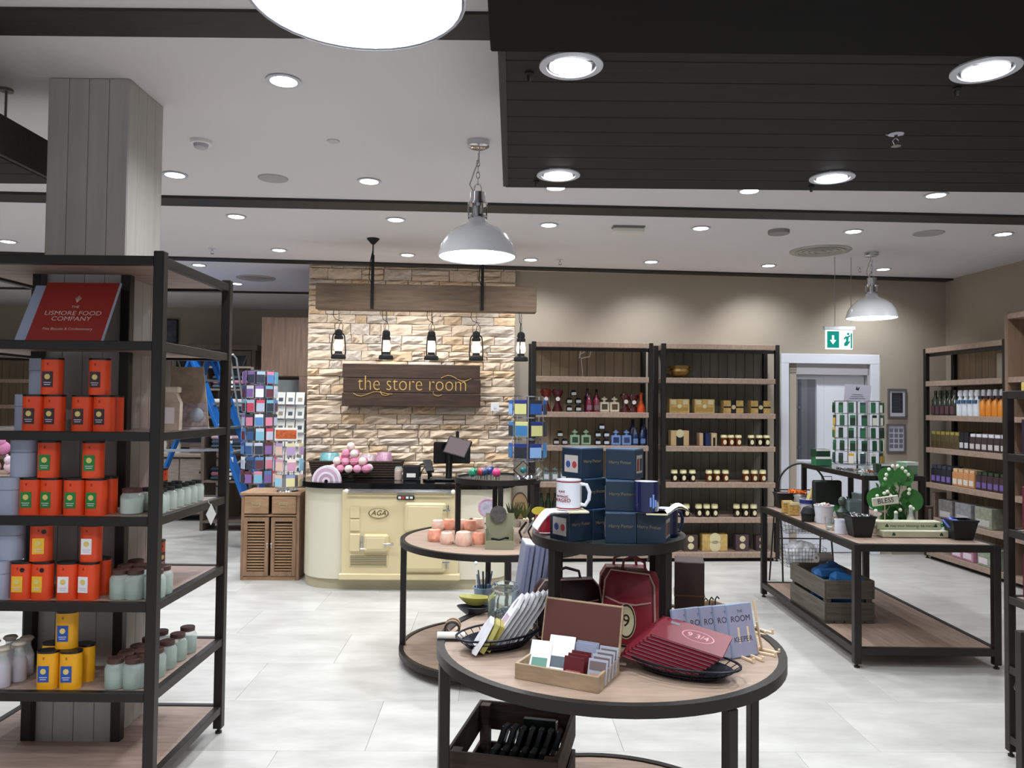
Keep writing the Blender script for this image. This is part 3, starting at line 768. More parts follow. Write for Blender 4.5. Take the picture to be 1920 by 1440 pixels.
for q in ((lf[1] - .012, lf[1] + .004, y0 - .008, y0, zw0, zw1), (lf[2] - .004, lf[2] + .012, y0 - .008, y0, zw0, zw1), (lf[1] - .012, lf[2] + .012, y0 - .008, y0, zw0 - .02, zw0), (lf[1] - .012, lf[2] + .012, y0 - .008, y0, zw1, zw1 + .02)):
    MB().box(*q).build('glazing_bead', DW, lv)
MB().box(lf[1], lf[2], y0 + .01, y0 + .016, zw0, zw1).build('window_pane', mat('door_glass', '#9aa4ae', .05, alpha=.1), lv)
MB().box(lf[3] + .042, IR - .022, y0, y1, .01, zi - .125, .003).build('door_leaf', DW, t)
MB().box(lf[0] - .0, lf[0] + .04, y0 - .012, y0 - .001, bz(1482, 947, .2), bz(1482, 785, .2), .002).build('push_plate', mat('push_plate', '#5b4c40', .4, .4), lv)
MB().lathe([(0, 0), (.045, 0), (.045, .003), (0, .003)], 24).build('sign_disc', mat('blue_disc', '#1d4f7d', .4), lv, (lf[0] + .02, y0 - .002, bz(1482, 774, .2)), (PI / 2, 0, 0))
# storage room beyond, seen through the narrow pane
c0 = RW(m_, 1.3)
rm = [('wall_store_left', RW(fl_ - .1, .27), RW(fl_ - .1, 2.2)), ('wall_store_back', RW(fl_ - .2, 2.2), RW(fr_ + .2, 2.2)), ('wall_store_right', RW(fr_ + .22, .27), RW(fr_ + .22, 2.3))]
for nm, p, q in rm: wallseg(nm, p, q, .06, 0, 2.6, mat('store_wall', '#77797e', .8))
def s_box(name, label, cat, sx, tt, z, dims, m, parts=None):
    t = thing(name, label, cat, RW(sx, tt, z), A); t2 = MB().cb((0, 0, dims[2] / 2), dims, .006).build('body', m, t); return t
wx = dx(1510, 800, .2)
rk = thing('storage_shelving', 'dark storage rack seen through the door glass', 'rack', RW(wx + .12, 1.3), A)
for x in (-.25, .25):
    for y in (-.15, .15): MB().box(x - .015, x + .015, y - .015, y + .015, 0, 2.1).build('post', BLACKM, rk)
for z in (.1, .6, 1.1, 1.6, 2.05): MB().box(-.25, .25, -.17, .17, z, z + .03).build('shelf_board', mat('store_shelf', '#3d4550', .6), rk)
for i, (x, z, cc, w_, h_, lb) in enumerate(((.10, 1.13, '#b0501f', .2, .22, 'orange box on the upper storage shelf behind the glass'), (.12, .63, '#b0501f', .22, .18, 'orange box on the lower storage shelf behind the glass'),
                              (-.12, 1.13, '#a9a83a', .16, .34, 'yellow-green bag on the storage shelf behind the glass'), (-.1, 1.63, '#1f3552', .3, .36, 'navy box on the top storage shelf behind the glass'), (-.14, .63, '#55606e', .2, .36, 'grey box on the lower storage shelf behind the glass'))):
    t = thing('storage_box', lb, 'box', RW(wx + .12 + x, 1.25, z), A); MB().box(-w_ / 2, w_ / 2, -.1, .1, 0, h_, .004).build('carton', mat('sb' + cc, cc, .6), t)
    MB().box(-w_ / 2 - .001, w_ / 2 + .001, -.02, .02, h_ - .001, h_ + .001).build('tape', mat('tape', '#9c8a62', .4), t)
l = bpy.data.lights.new('store', 'POINT'); l.energy = 30; l.shadow_soft_size = .1
q = bpy.data.objects.new('lamp_light', l); COL.objects.link(q); q.location = RW(m_, .9, 2.3)
# pictures right of the door
def frame(label, xa, xb, ya, yb, mode):
    a, b = dx((xa + xb) / 2, ya), 0; s0, s1 = dx(xa, ya, .1), dx(xb, ya, .1); z1, z0 = bz((xa + xb) / 2, ya, .1), bz((xa + xb) / 2, yb, .1)
    t = thing('picture_frame', label, 'picture', RW((s0 + s1) / 2, .112, z0), A); w, h = (s1 - s0) / 2, z1 - z0
    rect = MB(); 
    for q in ((-w, w, 0, .02), (-w, w, h - .02, h), ): rect.box(q[0], q[1], -.02, 0, q[2], q[3], .002)
    for q in ((-w, -w + .02), (w - .02, w)): rect.box(q[0], q[1], -.02, 0, .02, h - .02, .002)
    rect.build('frame', mat('pewter_frame', '#5e5a5c', .5), t)
    MB().box(-w + .02, w - .02, -.008, 0, .02, h - .02).build('mount', mat('mount_pale', '#b9b7c2', .6), t)
    if mode == 0:
        pn = MB().box(-w + .045, w - .045, -.011, -.008, .06, h - .045).build('print', mat('print_dark', '#23242c', .5), t)
        for i in range(12): MB().box(-w * (.5 - .06 * (i % 3)), w * (.5 - .05 * (i % 4)), -.0125, -.011, .075 + i * (h - .14) / 12, .078 + i * (h - .14) / 12).build('text_line', mat('print_line', '#62646e', .6), t)
    else:
        g = MB().box(-.021, .021, -.011, -.008, -.021, .021).build('thumbnail', mat('thumb', '#6a6a78', .6), t)
        k = 0
        for i in range(3):
            for j in range(4): put(g, (-.055 + i * .055, 0, h * .5 - .085 + j * .058), k == 0); k += 1
    return t
frame('dark framed text print on the wall right of the white door', 1665, 1700, 729, 784, 0)
frame('framed sheet with a grid of twelve small pictures, below the dark framed print', 1663, 1698, 795, 849, 1)
# exit sign hung from the ceiling
pe = PY(1573, 637, 7.3)
t = thing('exit_sign', 'green and white running-man exit sign hung from the ceiling', 'sign', pe, A)
w = 52 / 1440 * 7.3 / 2; h = 36 / 1440 * 7.3 / 2
MB().box(-w, w, -.01, .01, -h, h, .003).build('panel', emis('exit_white', '#eef6f4', 1.6), t)
EG = emis('exit_green', '#1f9c8f', .8)
MB().box(-w + .01, -.004, -.013, -.0101, -h + .012, h - .012).build('green_field', EG, t)
MB().prism([(-.075, .04), (-.055, .04), (-.055, -.005), (-.035, -.005), (-.065, -.045), (-.095, -.005), (-.075, -.005)], -.0155, -.0132).build('arrow', emis('exit_white'), t)
MB().prism([(.045, -.06), (.075, -.06), (.105, -.02), (.095, -.01), (.085, -.02), (.09, .02), (.11, .035), (.1, .045), (.075, .03), (.06, .035), (.04, .01), (.05, 0), (.062, .015), (.065, -.01), (.045, -.035)], -.013, -.0102).build('running_man', EG, t)
MB().lathe([(0, 0), (.012, 0), (.012, .003), (0, .003)], 12).build('running_man_head', EG, t, (.085, -.0101, .055), (PI / 2, 0, 0))
MB().box(w - .022, w - .008, -.013, -.0102, -h + .01, h - .03).build('doorway', EG, t)
MB().box(-w - .02, w + .02, -.02, .02, h + .001, h + .035, .004).build('housing', mat('exit_housing', '#b5b9ba', .4), t)
for q in (-.04, .12): MB().tube([(q, 0, h + .035), (q, 0, H - pe.z)], .003, 5).build('wire', mat('wire_grey', '#8f8c88', .4), t)
# ------------------------------------------------------------ goods on the left shelving
def XY(px, Y, z): return PY(px, 760, Y).x      # x of a photo column at depth Y
def col(h, r=.5, **k): return mat('c_' + h + '_%g' % r, '#' + h, r, **k)
COIN = col('d8c070', .4)
def stadium(w, d, n=6):
    r = d / 2; pts = []
    for cx, a0 in ((w/2 - r, -PI/2), (-w/2 + r, PI/2)):
        for i in range(n + 1): a = a0 + PI * i / n; pts.append((cx + r * math.cos(a), r * math.sin(a)))
    return pts
TW, TD, TH = .084, .056, .149
def tin_proto(name, label, body, lab, extra=None):
    t = thing(name, label, 'tin', group='biscuit tins on the left shelving')
    MB().prism(stadium(TW, TD), .002, TH - .006, 'z').build('body', body, t)
    MB().prism(stadium(TW + .002, TD + .002), TH - .008, TH, 'z').build('lid', BLACK, t)
    MB().prism(stadium(TW + .001, TD + .001), 0, .004, 'z').build('base_rim', body, t)
    lb = MB().box(-.026, .016, -TD/2 - .0012, -TD/2 + .001, .03, .093).build('label', lab, t)
    MB().lathe([(0, 0), (.011, 0), (.011, .0015), (0, .0015)], 16).build('emblem', COIN, lb, (-.005, -TD/2 - .001, .072), (PI/2, 0, 0))
    for i in range(2): MB().box(-.020 + .003 * i, .010 - .003 * i, -TD/2 - .0018, -TD/2 - .001, .047 - i * .008, .050 - i * .008).build('text_line', col('cdbfc4', .5), lb)
    MB().box(-.008, -.002, -TD/2 - .001, -TD/2 + .001, .118, .128).build('crest', col('9a2010', .5) if body is not YEL else col('a06a10', .5), t)
    if extra: MB().lathe([(0, 0), (.009, 0), (.009, .0015), (0, .0015)], 14).build('sticker', BLACK, t, (.014, -TD/2 - .0005, .118), (PI/2, 0, 0))
    return t
ORG = col('e2481a', .42, noise=.08); YEL = col('eaa512', .42, noise=.08)
LBS = {'plum': col('35222c'), 'green': col('197a36'), 'yellow': col('eab52a'), 'white': col('e6e2e6'), 'blue': col('1d4da0')}
TP = {}
def tin(kind, px, Y, z, label, rz=0.):
    if kind not in TP:
        TP[kind] = o = tin_proto('biscuit_tin', label, YEL if kind == 'blue' else ORG, LBS[kind], kind == 'yellow')
        o.location = (XY(px, Y, z), Y, z); o.rotation_euler = (0, 0, rz); return o
    return dup(TP[kind], (XY(px, Y, z), Y, z), rz, label)
B = [z - .0035 for z in SL]
z = B[2]
for px, Y, zz, rz, lb in ((64, 3.115, z, .05, 'lower left end'), (103, 3.115, z, -.05, 'lower row, second from the left'), (156, 3.115, z, .0, 'lower row, third from the left'), (196, 3.115, z, -.05, 'lower row, front right end'),
                      (214, 3.19, z, -.3, 'lower row, half hidden behind the right end'), (97, 3.12, z + TH, .05, 'standing on top at left'), (186, 3.12, z + TH, 0, 'standing on top at right')):
    tin('plum', px, Y, zz, 'plum-label orange tin, third shelf, ' + lb, rz)
z = B[3]
for px, Y, zz, rz, lb in ((63, 3.115, z, .05, 'lower left end'), (101, 3.115, z, -.1, 'lower row, second from the left'), (145, 3.115, z, .05, 'lower row, third from the left'), (185, 3.115, z, -.05, 'lower row, front right end'),
                      (206, 3.19, z, -.3, 'half hidden behind the right end'), (95, 3.12, z + TH, .1, 'standing on top at left'), (178, 3.12, z + TH, 0.1, 'standing on top at right')):
    tin('green', px, Y, zz, 'green-label orange tin, fourth shelf, ' + lb, rz)
z = B[4]
for k, px, Y, zz, rz, lb in (('yellow', 51, 3.11, z, .05, 'with yellow label, lower left end'), ('yellow', 89, 3.11, z, -.05, 'with yellow label, second in the lower row'), ('white', 136, 3.11, z, .05, 'with white label, third in the lower row'), ('white', 175, 3.11, z, -.15, 'with white label, front right end'),
                         ('white', 198, 3.20, z, -.35, 'half hidden behind the white-labelled end tin'), ('yellow', 85, 3.125, z + TH, .3, 'with yellow label, standing on top at left'), ('white', 178, 3.125, z + TH, 0, 'with white label, standing on top at right')):
    tin(k, px, Y, zz, 'orange tin, fifth shelf, ' + lb, rz)
z = B[5]
for px, Y, zz, rz, lb in ((104, 3.10, z, .05, 'front left'), (146, 3.10, z, .05, 'front right'), (172, 3.19, z, -.4, 'behind the front right one'), (112, 3.2, z, .0, 'behind the front left one'), (137, 3.135, z + TH, .1, 'standing on top of the others')):
    tin('blue', px, Y, zz, 'yellow tin with blue label, sixth shelf, ' + lb, rz)
for px, Y, zi, lb in ((305, 3.62, 2, 'third'), (303, 3.6, 3, 'fourth'), (301, 3.6, 4, 'fifth')):
    tin('plum', px, Y, B[zi], 'orange tin turned sideways beside the front post on the %s shelf' % lb, 1.5)
# grey canisters on the left side
ct = thing('canister', 'x', 'tin', group='grey canisters at the left edge')
MB().prism(stadium(.10, .075, 8), 0, .098, 'z').build('body', GREYT, ct)
MB().prism(stadium(.102, .077, 8), .1, .149, 'z').build('lid', GREYT, ct)
MB().prism(stadium(.0985, .0735, 8), .098, .1, 'z').build('seam', col('4a4450'), ct)
first = True
for px, Y, zi, up, lb in ((53, 3.215, 2, 0, 'grey canister behind the plum-label tins, third shelf'), (78, 3.215, 2, 1, 'grey canister on top behind the plum-label tins'),
                      (22, 3.12, 3, 0, 'grey canister at the left end of the fourth shelf'), (48, 3.14, 3, 1, 'grey canister on top at the left of the fourth shelf'), (-28, 3.12, 3, 0, 'grey canister cut by the left edge, fourth shelf'),
                      (8, 3.12, 4, 0, 'grey canister at the left end of the fifth shelf'), (28, 3.14, 4, 1, 'pale canister on top at the left of the fifth shelf'), (-42, 3.12, 4, 0, 'grey canister cut by the left edge, fifth shelf')):
    p = (XY(px, Y, 0), Y, B[zi] + (.15 if up else 0))
    if first: ct.location = p; ct['label'] = lb; first = False
    else: dup(ct, p, 0, lb)
# jars
CORKB = col('4a2f2a', .5); JG = mat('jar_glass', '#dfeae4', .06, alpha=.35); 
def jar_proto(name, label, r, h, fill, lid, fh=.62, lr=.62):
    t = thing(name, label, 'jar', group='candle jars on the left shelving')
    MB().lathe([(0, 0), (r * .9, 0), (r, .006), (r, h * .68), (r * .86, h * .78), (r * lr, h * .82), (r * lr, h * .86)], 18).build('glass', JG, t)
    MB().lathe([(0, .004), (r * .92, .004), (r * .93, h * fh), (0, h * fh)], 16).build('filling', fill, t)
    MB().lathe([(0, h * .84), (r * (lr + .06), h * .84), (r * (lr + .08), h * .98), (r * lr, h), (0, h)], 18).build('lid', lid, t)
    return t
WAX = col('bcc9ba', .5, noise=.15); WAXG = col('7e9484', .5, noise=.3)
JA = jar_proto('candle_jar', 'squat jar of pale wax in front of the black inner post, fourth shelf', .045, .105, WAX, CORKB, .6, .78)
JA.location = (XY(252, 3.16, 0), 3.16, B[3])
def row(pr, n, x0, y0, dx_, dy, z, lab, rows=1, ddx=-.085, ddy=0):
    k = 0
    nth = ['nearest', 'second', 'third', 'fourth', 'fifth', 'sixth', 'seventh']
    for r_ in range(rows):
        for i in range(n):
            o = dup(pr, (x0 + dx_ * i + ddx * r_, y0 + dy * i + ddy * r_, z), rs.uniform(0, 6), lab % (nth[i] + (' of the inner row' if r_ else '')))
JB = jar_proto('candle_jar', 'x', .034, .098, WAX, BLACKM, .66, .6); JB.location = (XY(300, 3.16, 0), 3.16, B[3]); JB['label'] = 'pale wax jar right behind the front post, fourth shelf'
for i in range(6):
    Y = 3.23 + i * .072; dup(JB, (-1.465, Y, B[3]), 0, 'pale wax jar, outer row of the fourth shelf, %s from the front' % ['first', 'second', 'third', 'fourth', 'fifth', 'rear'][i])
    if i < 5: dup(JB, (-1.535, Y + .02, B[3]), 0, 'pale wax jar, inner row of the fourth shelf, %s from the front' % ['first', 'second', 'third', 'fourth', 'rear'][i])
JC = jar_proto('candle_jar', 'x', .041, .118, WAXG, CORKB, .55, .7); JC.location = (XY(234, 3.12, 0), 3.12, B[4]); JC['label'] = 'glass jar with brown lid at the left of the fifth shelf group'
for px, Y, lb in ((262, 3.12, 'second glass jar, partly behind the front post, fifth shelf'), (243, 3.21, 'glass jar in the second row of the fifth shelf, left'), (272, 3.22, 'glass jar in the second row of the fifth shelf, right'), (262, 3.31, 'glass jar in the third row of the fifth shelf'),
                  (298, 3.13, 'glass jar just right of the front post, fifth shelf'), (312, 3.2, 'rightmost glass jar of the fifth shelf')): dup(JC, (XY(px, Y, 0), Y, B[4]), 0, lb)
for px, Y, lb in ((229, 3.11, 'front left squat jar of white wax, sixth shelf'), (262, 3.11, 'squat jar of white wax half behind the post, sixth shelf'), (250, 3.2, 'jar in the second row of the sixth shelf'), (275, 3.21, 'jar behind the post in the second row, sixth shelf')): dup(JC, (XY(px, Y, 0), Y, B[5]), 0, lb)
for i in range(5):
    Y = 3.13 + i * .105; dup(JC, (-1.475, Y, B[5]), 0, 'brown-lidded jar, outer right row of the sixth shelf, %s' % ['nearest', 'second', 'third', 'fourth', 'rear'][i])
    if i < 4: dup(JC, (-1.568, Y + .04, B[5]), 0, 'brown-lidded jar, inner right row of the sixth shelf, %s' % ['nearest', 'second', 'third', 'rear'][i])
# small milk bottles
MBP = thing('milk_bottle', 'x', 'bottle', group='small bottles with paper caps on the sixth shelf')
MB().lathe([(0, 0), (.027, 0), (.03, .006), (.03, .08), (.024, .1), (.016, .122), (.018, .14), (.016, .142)], 18).build('glass', mat('jar_glass'), MBP)
MB().lathe([(0, .003), (.0275, .003), (.0275, .08), (.021, .1), (0, .1)], 16).build('filling', col('c9b4cc', .5, noise=.2), MBP)
MB().lathe([(.018, .138), (.021, .142), (.028, .15), (.022, .158), (0, .16)], 18).build('paper_cap', col('c9bfae', .7, noise=.2), MBP)
for i, (px, Y, lb) in enumerate(((19, 3.1, 'lilac-filled bottle with paper cap at front, sixth shelf'), (49, 3.17, 'bottle with paper cap beside the black post, sixth shelf'), (-14, 3.11, 'bottle with paper cap cut by the left edge'), (0, 3.19, 'bottle with paper cap in the second row, left'), (32, 3.25, 'bottle with paper cap at the back of the sixth shelf'), (62, 3.24, 'bottle behind the black inner post'))):
    p = (XY(px, Y, 0), Y, B[5])
    if i == 0: MBP.location = p; MBP['label'] = lb
    else: dup(MBP, p, 0, lb)
# red sign on the second shelf
RED = col('9c2c22', .5)
t = thing('shop_sign', 'red sign board with cream lettering leaning back on the second shelf at left', 'sign', (XY(115, 3.10, 0), 3.10, B[1]), 0)
pl = MB().tf((0, 0, 0), (-.5, 0, 0)); W_ = .154
pl.box(-W_, W_, -.003, .003, 0.002, .30); pl = pl.build('panel', RED, t)
pe_ = MB().tf((0, 0, 0), (-.5, 0, 0)).box(W_, W_ + .004, -.005, .005, .002, .30).build('acrylic_edge', col('aab4cc', .2), t)
MB().tf((0, 0, 0), (-.5, 0, 0)).box(-.205, W_ - .01, .006, .009, .003, .29).build('acrylic_back', col('aab4cc', .2), t)
def onp(v): return (0, -.0045 * math.cos(.5) + v * math.sin(.5), v * math.cos(.5) + .0045 * math.sin(.5) * -1)
CRL = col('d9c3bb', .5)
for s_, sz, v in (('THE', .018, .178), ('Lismore Food'.upper(), .030, .146), ('COMPANY', .030, .118), ('Fine Biscuits & Confectionery', .017, .068)):
    text(s_, sz, CRL, pl, onp(v), (PI/2 - .5, 0, 0), .0006, sx=1.12 if sz > .02 else 1.)
for k in range(-2, 3): MB().tube([Vector(onp(.20)) + Vector((0, 0, 0)), Vector(onp(.225 + .006 * (2 - abs(k)))) + Vector((k * .006, -.001, 0))], .0012, 4).build('crest', CRL, pl)
# leaflet board and paper bag
t = thing('leaflet_board', 'tan picture board with a pale bowl photo leaning on the third shelf', 'board', (-1.475, 3.56, B[2]), 0, rot=(-.12, 0, -.0))
bd_ = MB().prism([(-.085, 0), (.075, 0), (.03, .29), (-.125, .29)], -.004, .004).build('panel', col('a8957f', .4, noise=.35, scale=14), t)
MB().prism([(-.08, .012), (.066, .012), (.05, .12), (-.085, .12)], -.0048, -.0041).build('print', mat('leaf_print', '#7d6670', .5, noise=.6, scale=30, hex2='#cfc4c4'), bd_)
MB().lathe([(0, 0), (.032, 0), (.03, .001), (0, .001)], 20).build('print_bowl', col('b9c4d2', .5), bd_, (.015, -.0052, .065), (PI/2, 0, 0))
MB().box(-.085, .075, -.006, .006, -.001, .008).build('edge', col('d8cfd6', .4), bd_)
t = thing('paper_bag', 'cream paper bag with folded top beside the front post, third shelf', 'bag', (-1.50, 3.36, B[2]), .2)
MB().prism([(-.05, 0), (.05, 0), (.052, .12), (.03, .17), (-.035, .175), (-.055, .12)], -.03, .03).build('bag', col('b9a795', .7, noise=.25, scale=12), t)
MB().box(-.035, .045, -.034, .032, .165, .19, .004).build('folded_top', col('c9bba8', .7), t)
MB().box(-.03, .03, -.0325, -.0305, .03, .10).build('label', col('ded3d2', .6), t)
# price tag on the right rail
t = thing('price_tag', 'cream diamond-shaped tag hanging from the right rail of the left shelving', 'tag', (-1.375, 3.54, B[3] - .105), .3)
MB().prism([(-.0, 0), (.022, .05), (.0, .1), (-.022, .05)], -.001, .001).build('tag', PAPER, t)
MB().tube([(0, 0, .09), (-.012, 0, .106), (-.012, .003, .115)], .001, 4).build('string', PAPER, t)
# ------------------------------------------------------------ left background
wall_unit('wall shelving unit far left behind the grey column', Vector((-6.95, 10.9, 0)), .04, 1.3, GROOVET)
wall_unit('wall shelving unit on the rear wall, seen between tins and left edge', Vector((-8.35, 10.85, 0)), .04, 1.3, GROOVE)
DK = mat('dark_oak', '#6f6157', .6, noise=.3, scale=3, stretch=(10, 10, 1.5))
t = thing('display_cabinet', 'dark wood cabinet with glazed crossed doors behind the blue ladder', 'cabinet', (-4.35, 11.1, 0), .03)
MB().box(-.62, .62, 0, .42, 0, .06).build('plinth', DK, t)
for a in (-.6, .6): MB().box(a - .03, a + .03, 0, .42, .06, 2.42, .004).build('side_panel', DK, t)
MB().box(-.57, .57, .38, .42, .06, 2.36).build('back_panel', mat('cab_back', '#2b2826', .7), t)
MB().box(-.66, .66, -.02, .44, 2.36, 2.44, .005).build('cornice', DK, t)
for z_ in (.06, .9, 1.25, 1.6, 1.95): MB().box(-.57, .57, .03, .38, z_, z_ + .03).build('shelf_board', DK, t)
for a in (-.285, .285):
    d_ = MB(); d_.box(a - .28, a - .22, -.005, .02, .95, 2.35); d_.box(a + .22, a + .28, -.005, .02, .95, 2.35); d_.box(a - .22, a + .22, -.005, .02, .95, 1.02); d_.box(a - .22, a + .22, -.005, .02, 2.28, 2.35); d_ = d_.build('door', DK, t)
    MB().bar((a - .22, .008, 1.02), (a + .22, .008, 2.28), .022).bar((a + .22, .008, 1.02), (a - .22, .008, 2.28), .022).build('cross_bar', DK, d_)
    MB().box(a - .22, a + .22, .009, .012, 1.02, 2.28).build('pane', mat('cab_glass', '#39434a', .08, alpha=.45), d_)
t = thing('chest_of_drawers', 'grey-brown wooden chest with plank drawers beneath the ladder', 'chest', (-4.75, 10.35, 0), .03)
for q in ((-.95, -.87), (.87, .95)): MB().box(q[0], q[1], 0, .5, 0, .86, .005).build('corner_post', DK, t)
MB().box(-.87, .87, .03, .5, .08, .86).build('carcass', DK, t)
MB().box(-.99, .99, -.03, .53, .86, .91, .008).build('worktop', mat('bleached_oak', '#96897c', .55, noise=.2, scale=3, stretch=(2, 12, 12)), t)
CHD = mat('chest_drawer', '#93867b', .6, noise=.3, scale=3, stretch=(2, 12, 12))
for i in range(3):
    for j in range(2):
        d_ = MB().box(-.86 + i * .575, -.295 + i * .575, -.0, .03, .10 + j * .38, .46 + j * .38, .006).build('drawer', CHD, t)
        MB().sph((-.58 + i * .575, -.015, .28 + j * .38), .018, 10).build('knob', STEEL, d_)
ti = t
for i, (x, w_, h_, c_, nm, lb) in enumerate(((-.55, .34, .26, '9fa3b2', 'cushion', 'grey cushion with a motif standing on the chest'), (-.9, .2, .2, 'c9a9a9', 'gift_box', 'pinkish gift box on the chest left of the cushion'), (.0, .12, .24, 'cfc9bd', 'ornament', 'tall cream ornament on the chest right of the cushion'),
                                   (.2, .1, .2, 'b4aca0', 'ornament', 'small cream ornament on the chest behind the post'), (.5, .22, .12, '6a5a55', 'gift_box', 'low brown box at the right end of the chest'))):
    o = thing(nm, lb, {'cushion': 'cushion', 'gift_box': 'box', 'ornament': 'ornament'}[nm], (-4.75 + x, 10.5, .911), .03)
    if nm == 'cushion': MB().grid(lambda a, b: ((a - .5) * w_, -.06 * math.sin(PI * a) ** .5 * math.sin(PI * b) ** .5, b * h_), 8, 8).grid(lambda a, b: ((a - .5) * w_, .06 * math.sin(PI * a) ** .5 * math.sin(PI * b) ** .5, b * h_), 8, 8).build('cover', col(c_, .8), o)
    elif nm == 'ornament': MB().lathe([(0, 0), (w_/2, 0), (w_/3, h_ * .2), (w_/2.2, h_ * .5), (w_/5, h_ * .8), (w_/4, h_ * .95), (0, h_)], 14).build('body', col(c_, .5), o)
    else: MB().box(-w_/2, w_/2, -.08, .08, 0, h_ * .8, .004).build('box', col(c_, .6), o); MB().box(-w_/2 - .004, w_/2 + .004, -.084, .084, h_ * .8, h_).build('lid', col(c_, .55), o)
t = thing('wall_picture', 'dark framed photograph on the rear wall above the cabinet', 'picture', PY(318, 645, 11.72), .038)
MB().box(-.13, .13, -.03, -.005, 0, .38, .003).build('frame', BLACKM, t); MB().box(-.11, .11, -.033, -.03, .02, .36).build('print', mat('photo_dark', '#2a2a33', .4, noise=.9, scale=9, hex2='#5b5a66'), t)
# tall wood panelled bay beside the stone wall
t = thing('panelled_bay', 'tall brown wood-panelled bay left of the stone wall with a mirror-lit niche', 'cabinet', (0, 0, 0))
bl, br = PY(501, 650, 8.35).x, PY(579, 650, 8.12).x; bt_, bm_ = PY(540, 598, 8.3).z, PY(540, 706, 8.3).z
MB().box(bl, br, 8.16, 8.6, bm_, bt_, .003).build('overhead_panel', OAKV, t)
MB().box(br - .11, br, 8.16, 8.6, .0, bm_ - .001, .003).build('side_panel', OAKV, t)
MB().box(bl, br - .112, 8.55, 8.6, .0, bm_ - .001, .003).build('back_panel', mat('niche_back', '#6d6259', .6), t)
MB().box(bl + .03, br - .115, 8.52, 8.549, 1.45, bm_ - .03).build('mirror', mat('mirror_pale', '#aab0a8', .12, .6), t)
# clothes shelf between cabinet and bay
t = thing('shelf_tower', 'dark open shelf tower with folded goods behind the card spinners', 'shelving', (-3.55, 9.6, 0), 0)
for a in (-.3, .3): MB().box(a - .02, a + .02, 0, .4, 0, 2.05).build('side_panel', DK, t)
for z_ in (.1, .6, 1.0, 1.4, 1.75, 2.03): MB().box(-.28, .28, 0, .4, z_, z_ + .025).build('shelf_board', DK, t)
rr = random.Random(4); SC = ['31444f', '4a5560', '2a3038', '8a5a66', '3d4e63', '777d86', '1f2a35', 'b08f98', 'c9c3c0', '5d7487']
k = 0
for z_, n in ((1.775, 3), (1.425, 4), (1.025, 3), (.625, 3)):
    zz = z_ + .0005
    for i in range(n):
        c_ = SC[(k * 3) % 10]; hh = .05 + .01 * (i % 2)
        o = thing('folded_garment', ('%s folded garment, %s of the pile on the %s tower shelf' % ({'31444f': 'teal', '8a5a66': 'rose', '1f2a35': 'navy', '4a5560': 'slate', '3d4e63': 'blue', '2a3038': 'black', '777d86': 'grey', 'b08f98': 'pink', 'c9c3c0': 'cream', '5d7487': 'pale blue'}[c_], ['lowest', 'second', 'third', 'top'][i], {1.775: 'top', 1.425: 'second', 1.025: 'third', .625: 'fourth'}[z_])), 'clothes', (-3.55 + .01 * (i % 2), 9.78, zz), 0, 'folded garments in the dark tower')
        MB().box(-.22, .22, -.15, .15, 0, hh, .02).build('cloth', col(c_, .9), o); MB().box(-.05, .05, -.152, -.13, .012, hh - .012, .003).build('label', PAPER, o)
        zz += hh + .0005; k += 1
t = thing('spot_lamp', 'small glaring spot lamp on the rear ceiling beside the front shelving post', 'ceiling light', PY(307, 540, 9.9) , 0)
zc_ = H - t.location.z; MB().lathe([(0, zc_ - .001), (.03, zc_ - .001), (.03, zc_ - .02), (.008, zc_ - .025), (.008, .05), (0, .05)], 12).build('stem', STEEL, t)
MB().lathe([(.0, .055), (.03, .05), (.045, -.03), (.04, -.03), (.0, .03)], 16).build('shade', CHROME, t); MB().sph((0, 0, -.025), .035, 12).build('bulb', emis('spot_glow', '#f4f8ff', 20), t)
# blue A-frame stepladder
LB = mat('ladder_blue', '#1667b8', .4); LDG = mat('ladder_grey', '#9da3ab', .35, .5)
yL = 8.6
def L3(px, py, Y): p = PY(px, py, Y); return p
lt = L3(372, 665, yL); 
t = thing('stepladder', 'blue fibreglass stepladder with grey handrails, standing open behind the shelving', 'ladder', (lt.x + .1, yL + .3, 0))
og = Vector((lt.x + .1, yL + .3, 0))
def LP(px, py, Y): return PY(px, py, Y) - og
def rail(p, q, w, d, m, nm):
    p, q = Vector(p), Vector(q); dr = (q - p); L_ = dr.length; rot = dr.to_track_quat('Z', 'Y').to_euler()
    return MB().box(-w/2, w/2, -d/2, d/2, 0, L_, .004).build(nm, m, t, p, rot)
A1, A2 = LP(362, 668, 8.5), LP(398, 668, 8.95)
F1 = LP(500, 1000, 8.3); F1.z = .0; F2 = LP(530, 990, 8.8); F2.z = .0
G1 = LP(226, 1010, 8.6); G1.z = 0; G2 = LP(258, 1000, 9.0); G2.z = 0
rail(F1, A1, .13, .04, LB, 'front_stile'); rail(F2, A2, .12, .04, LB, 'front_stile')
rail(G1, A1 + Vector((-.02, .02, 0)),   .09, .03, LB, 'rear_stile'); rail(G2, A2 + Vector((-.02, .0, 0)), .09, .03, LB, 'rear_stile')
for i in range(1, 8):
    f = i / 8; p = F1.lerp(A1, f); q = F2.lerp(A2, f); MB().box(-.04, .04, 0, (q - p).length, -.012, .012).build('tread', LDG, t, p, (0, 0, math.atan2(-(q - p).x, (q - p).y)))
c_ = (A1 + A2) / 2; MB().box(-.14, .14, -.26, .26, -.02, .04, .008).build('top_cap', LB, t, c_)
rail(LP(440, 843, 8.7), LP(308, 845, 8.6), .03, .03, LDG, 'spreader_bar')
for dy in (0, .45):
    P_ = [LP(x, y, 8.35 + dy * .5) + Vector((dy * .15, 0, 0)) for x, y in ((418, 667), (426, 665), (432, 672), (436, 700), (448, 780), (460, 820), (468, 842), (464, 855), (446, 868))]
    MB().tube(P_, .011, 8).build('handrail', LDG, t)
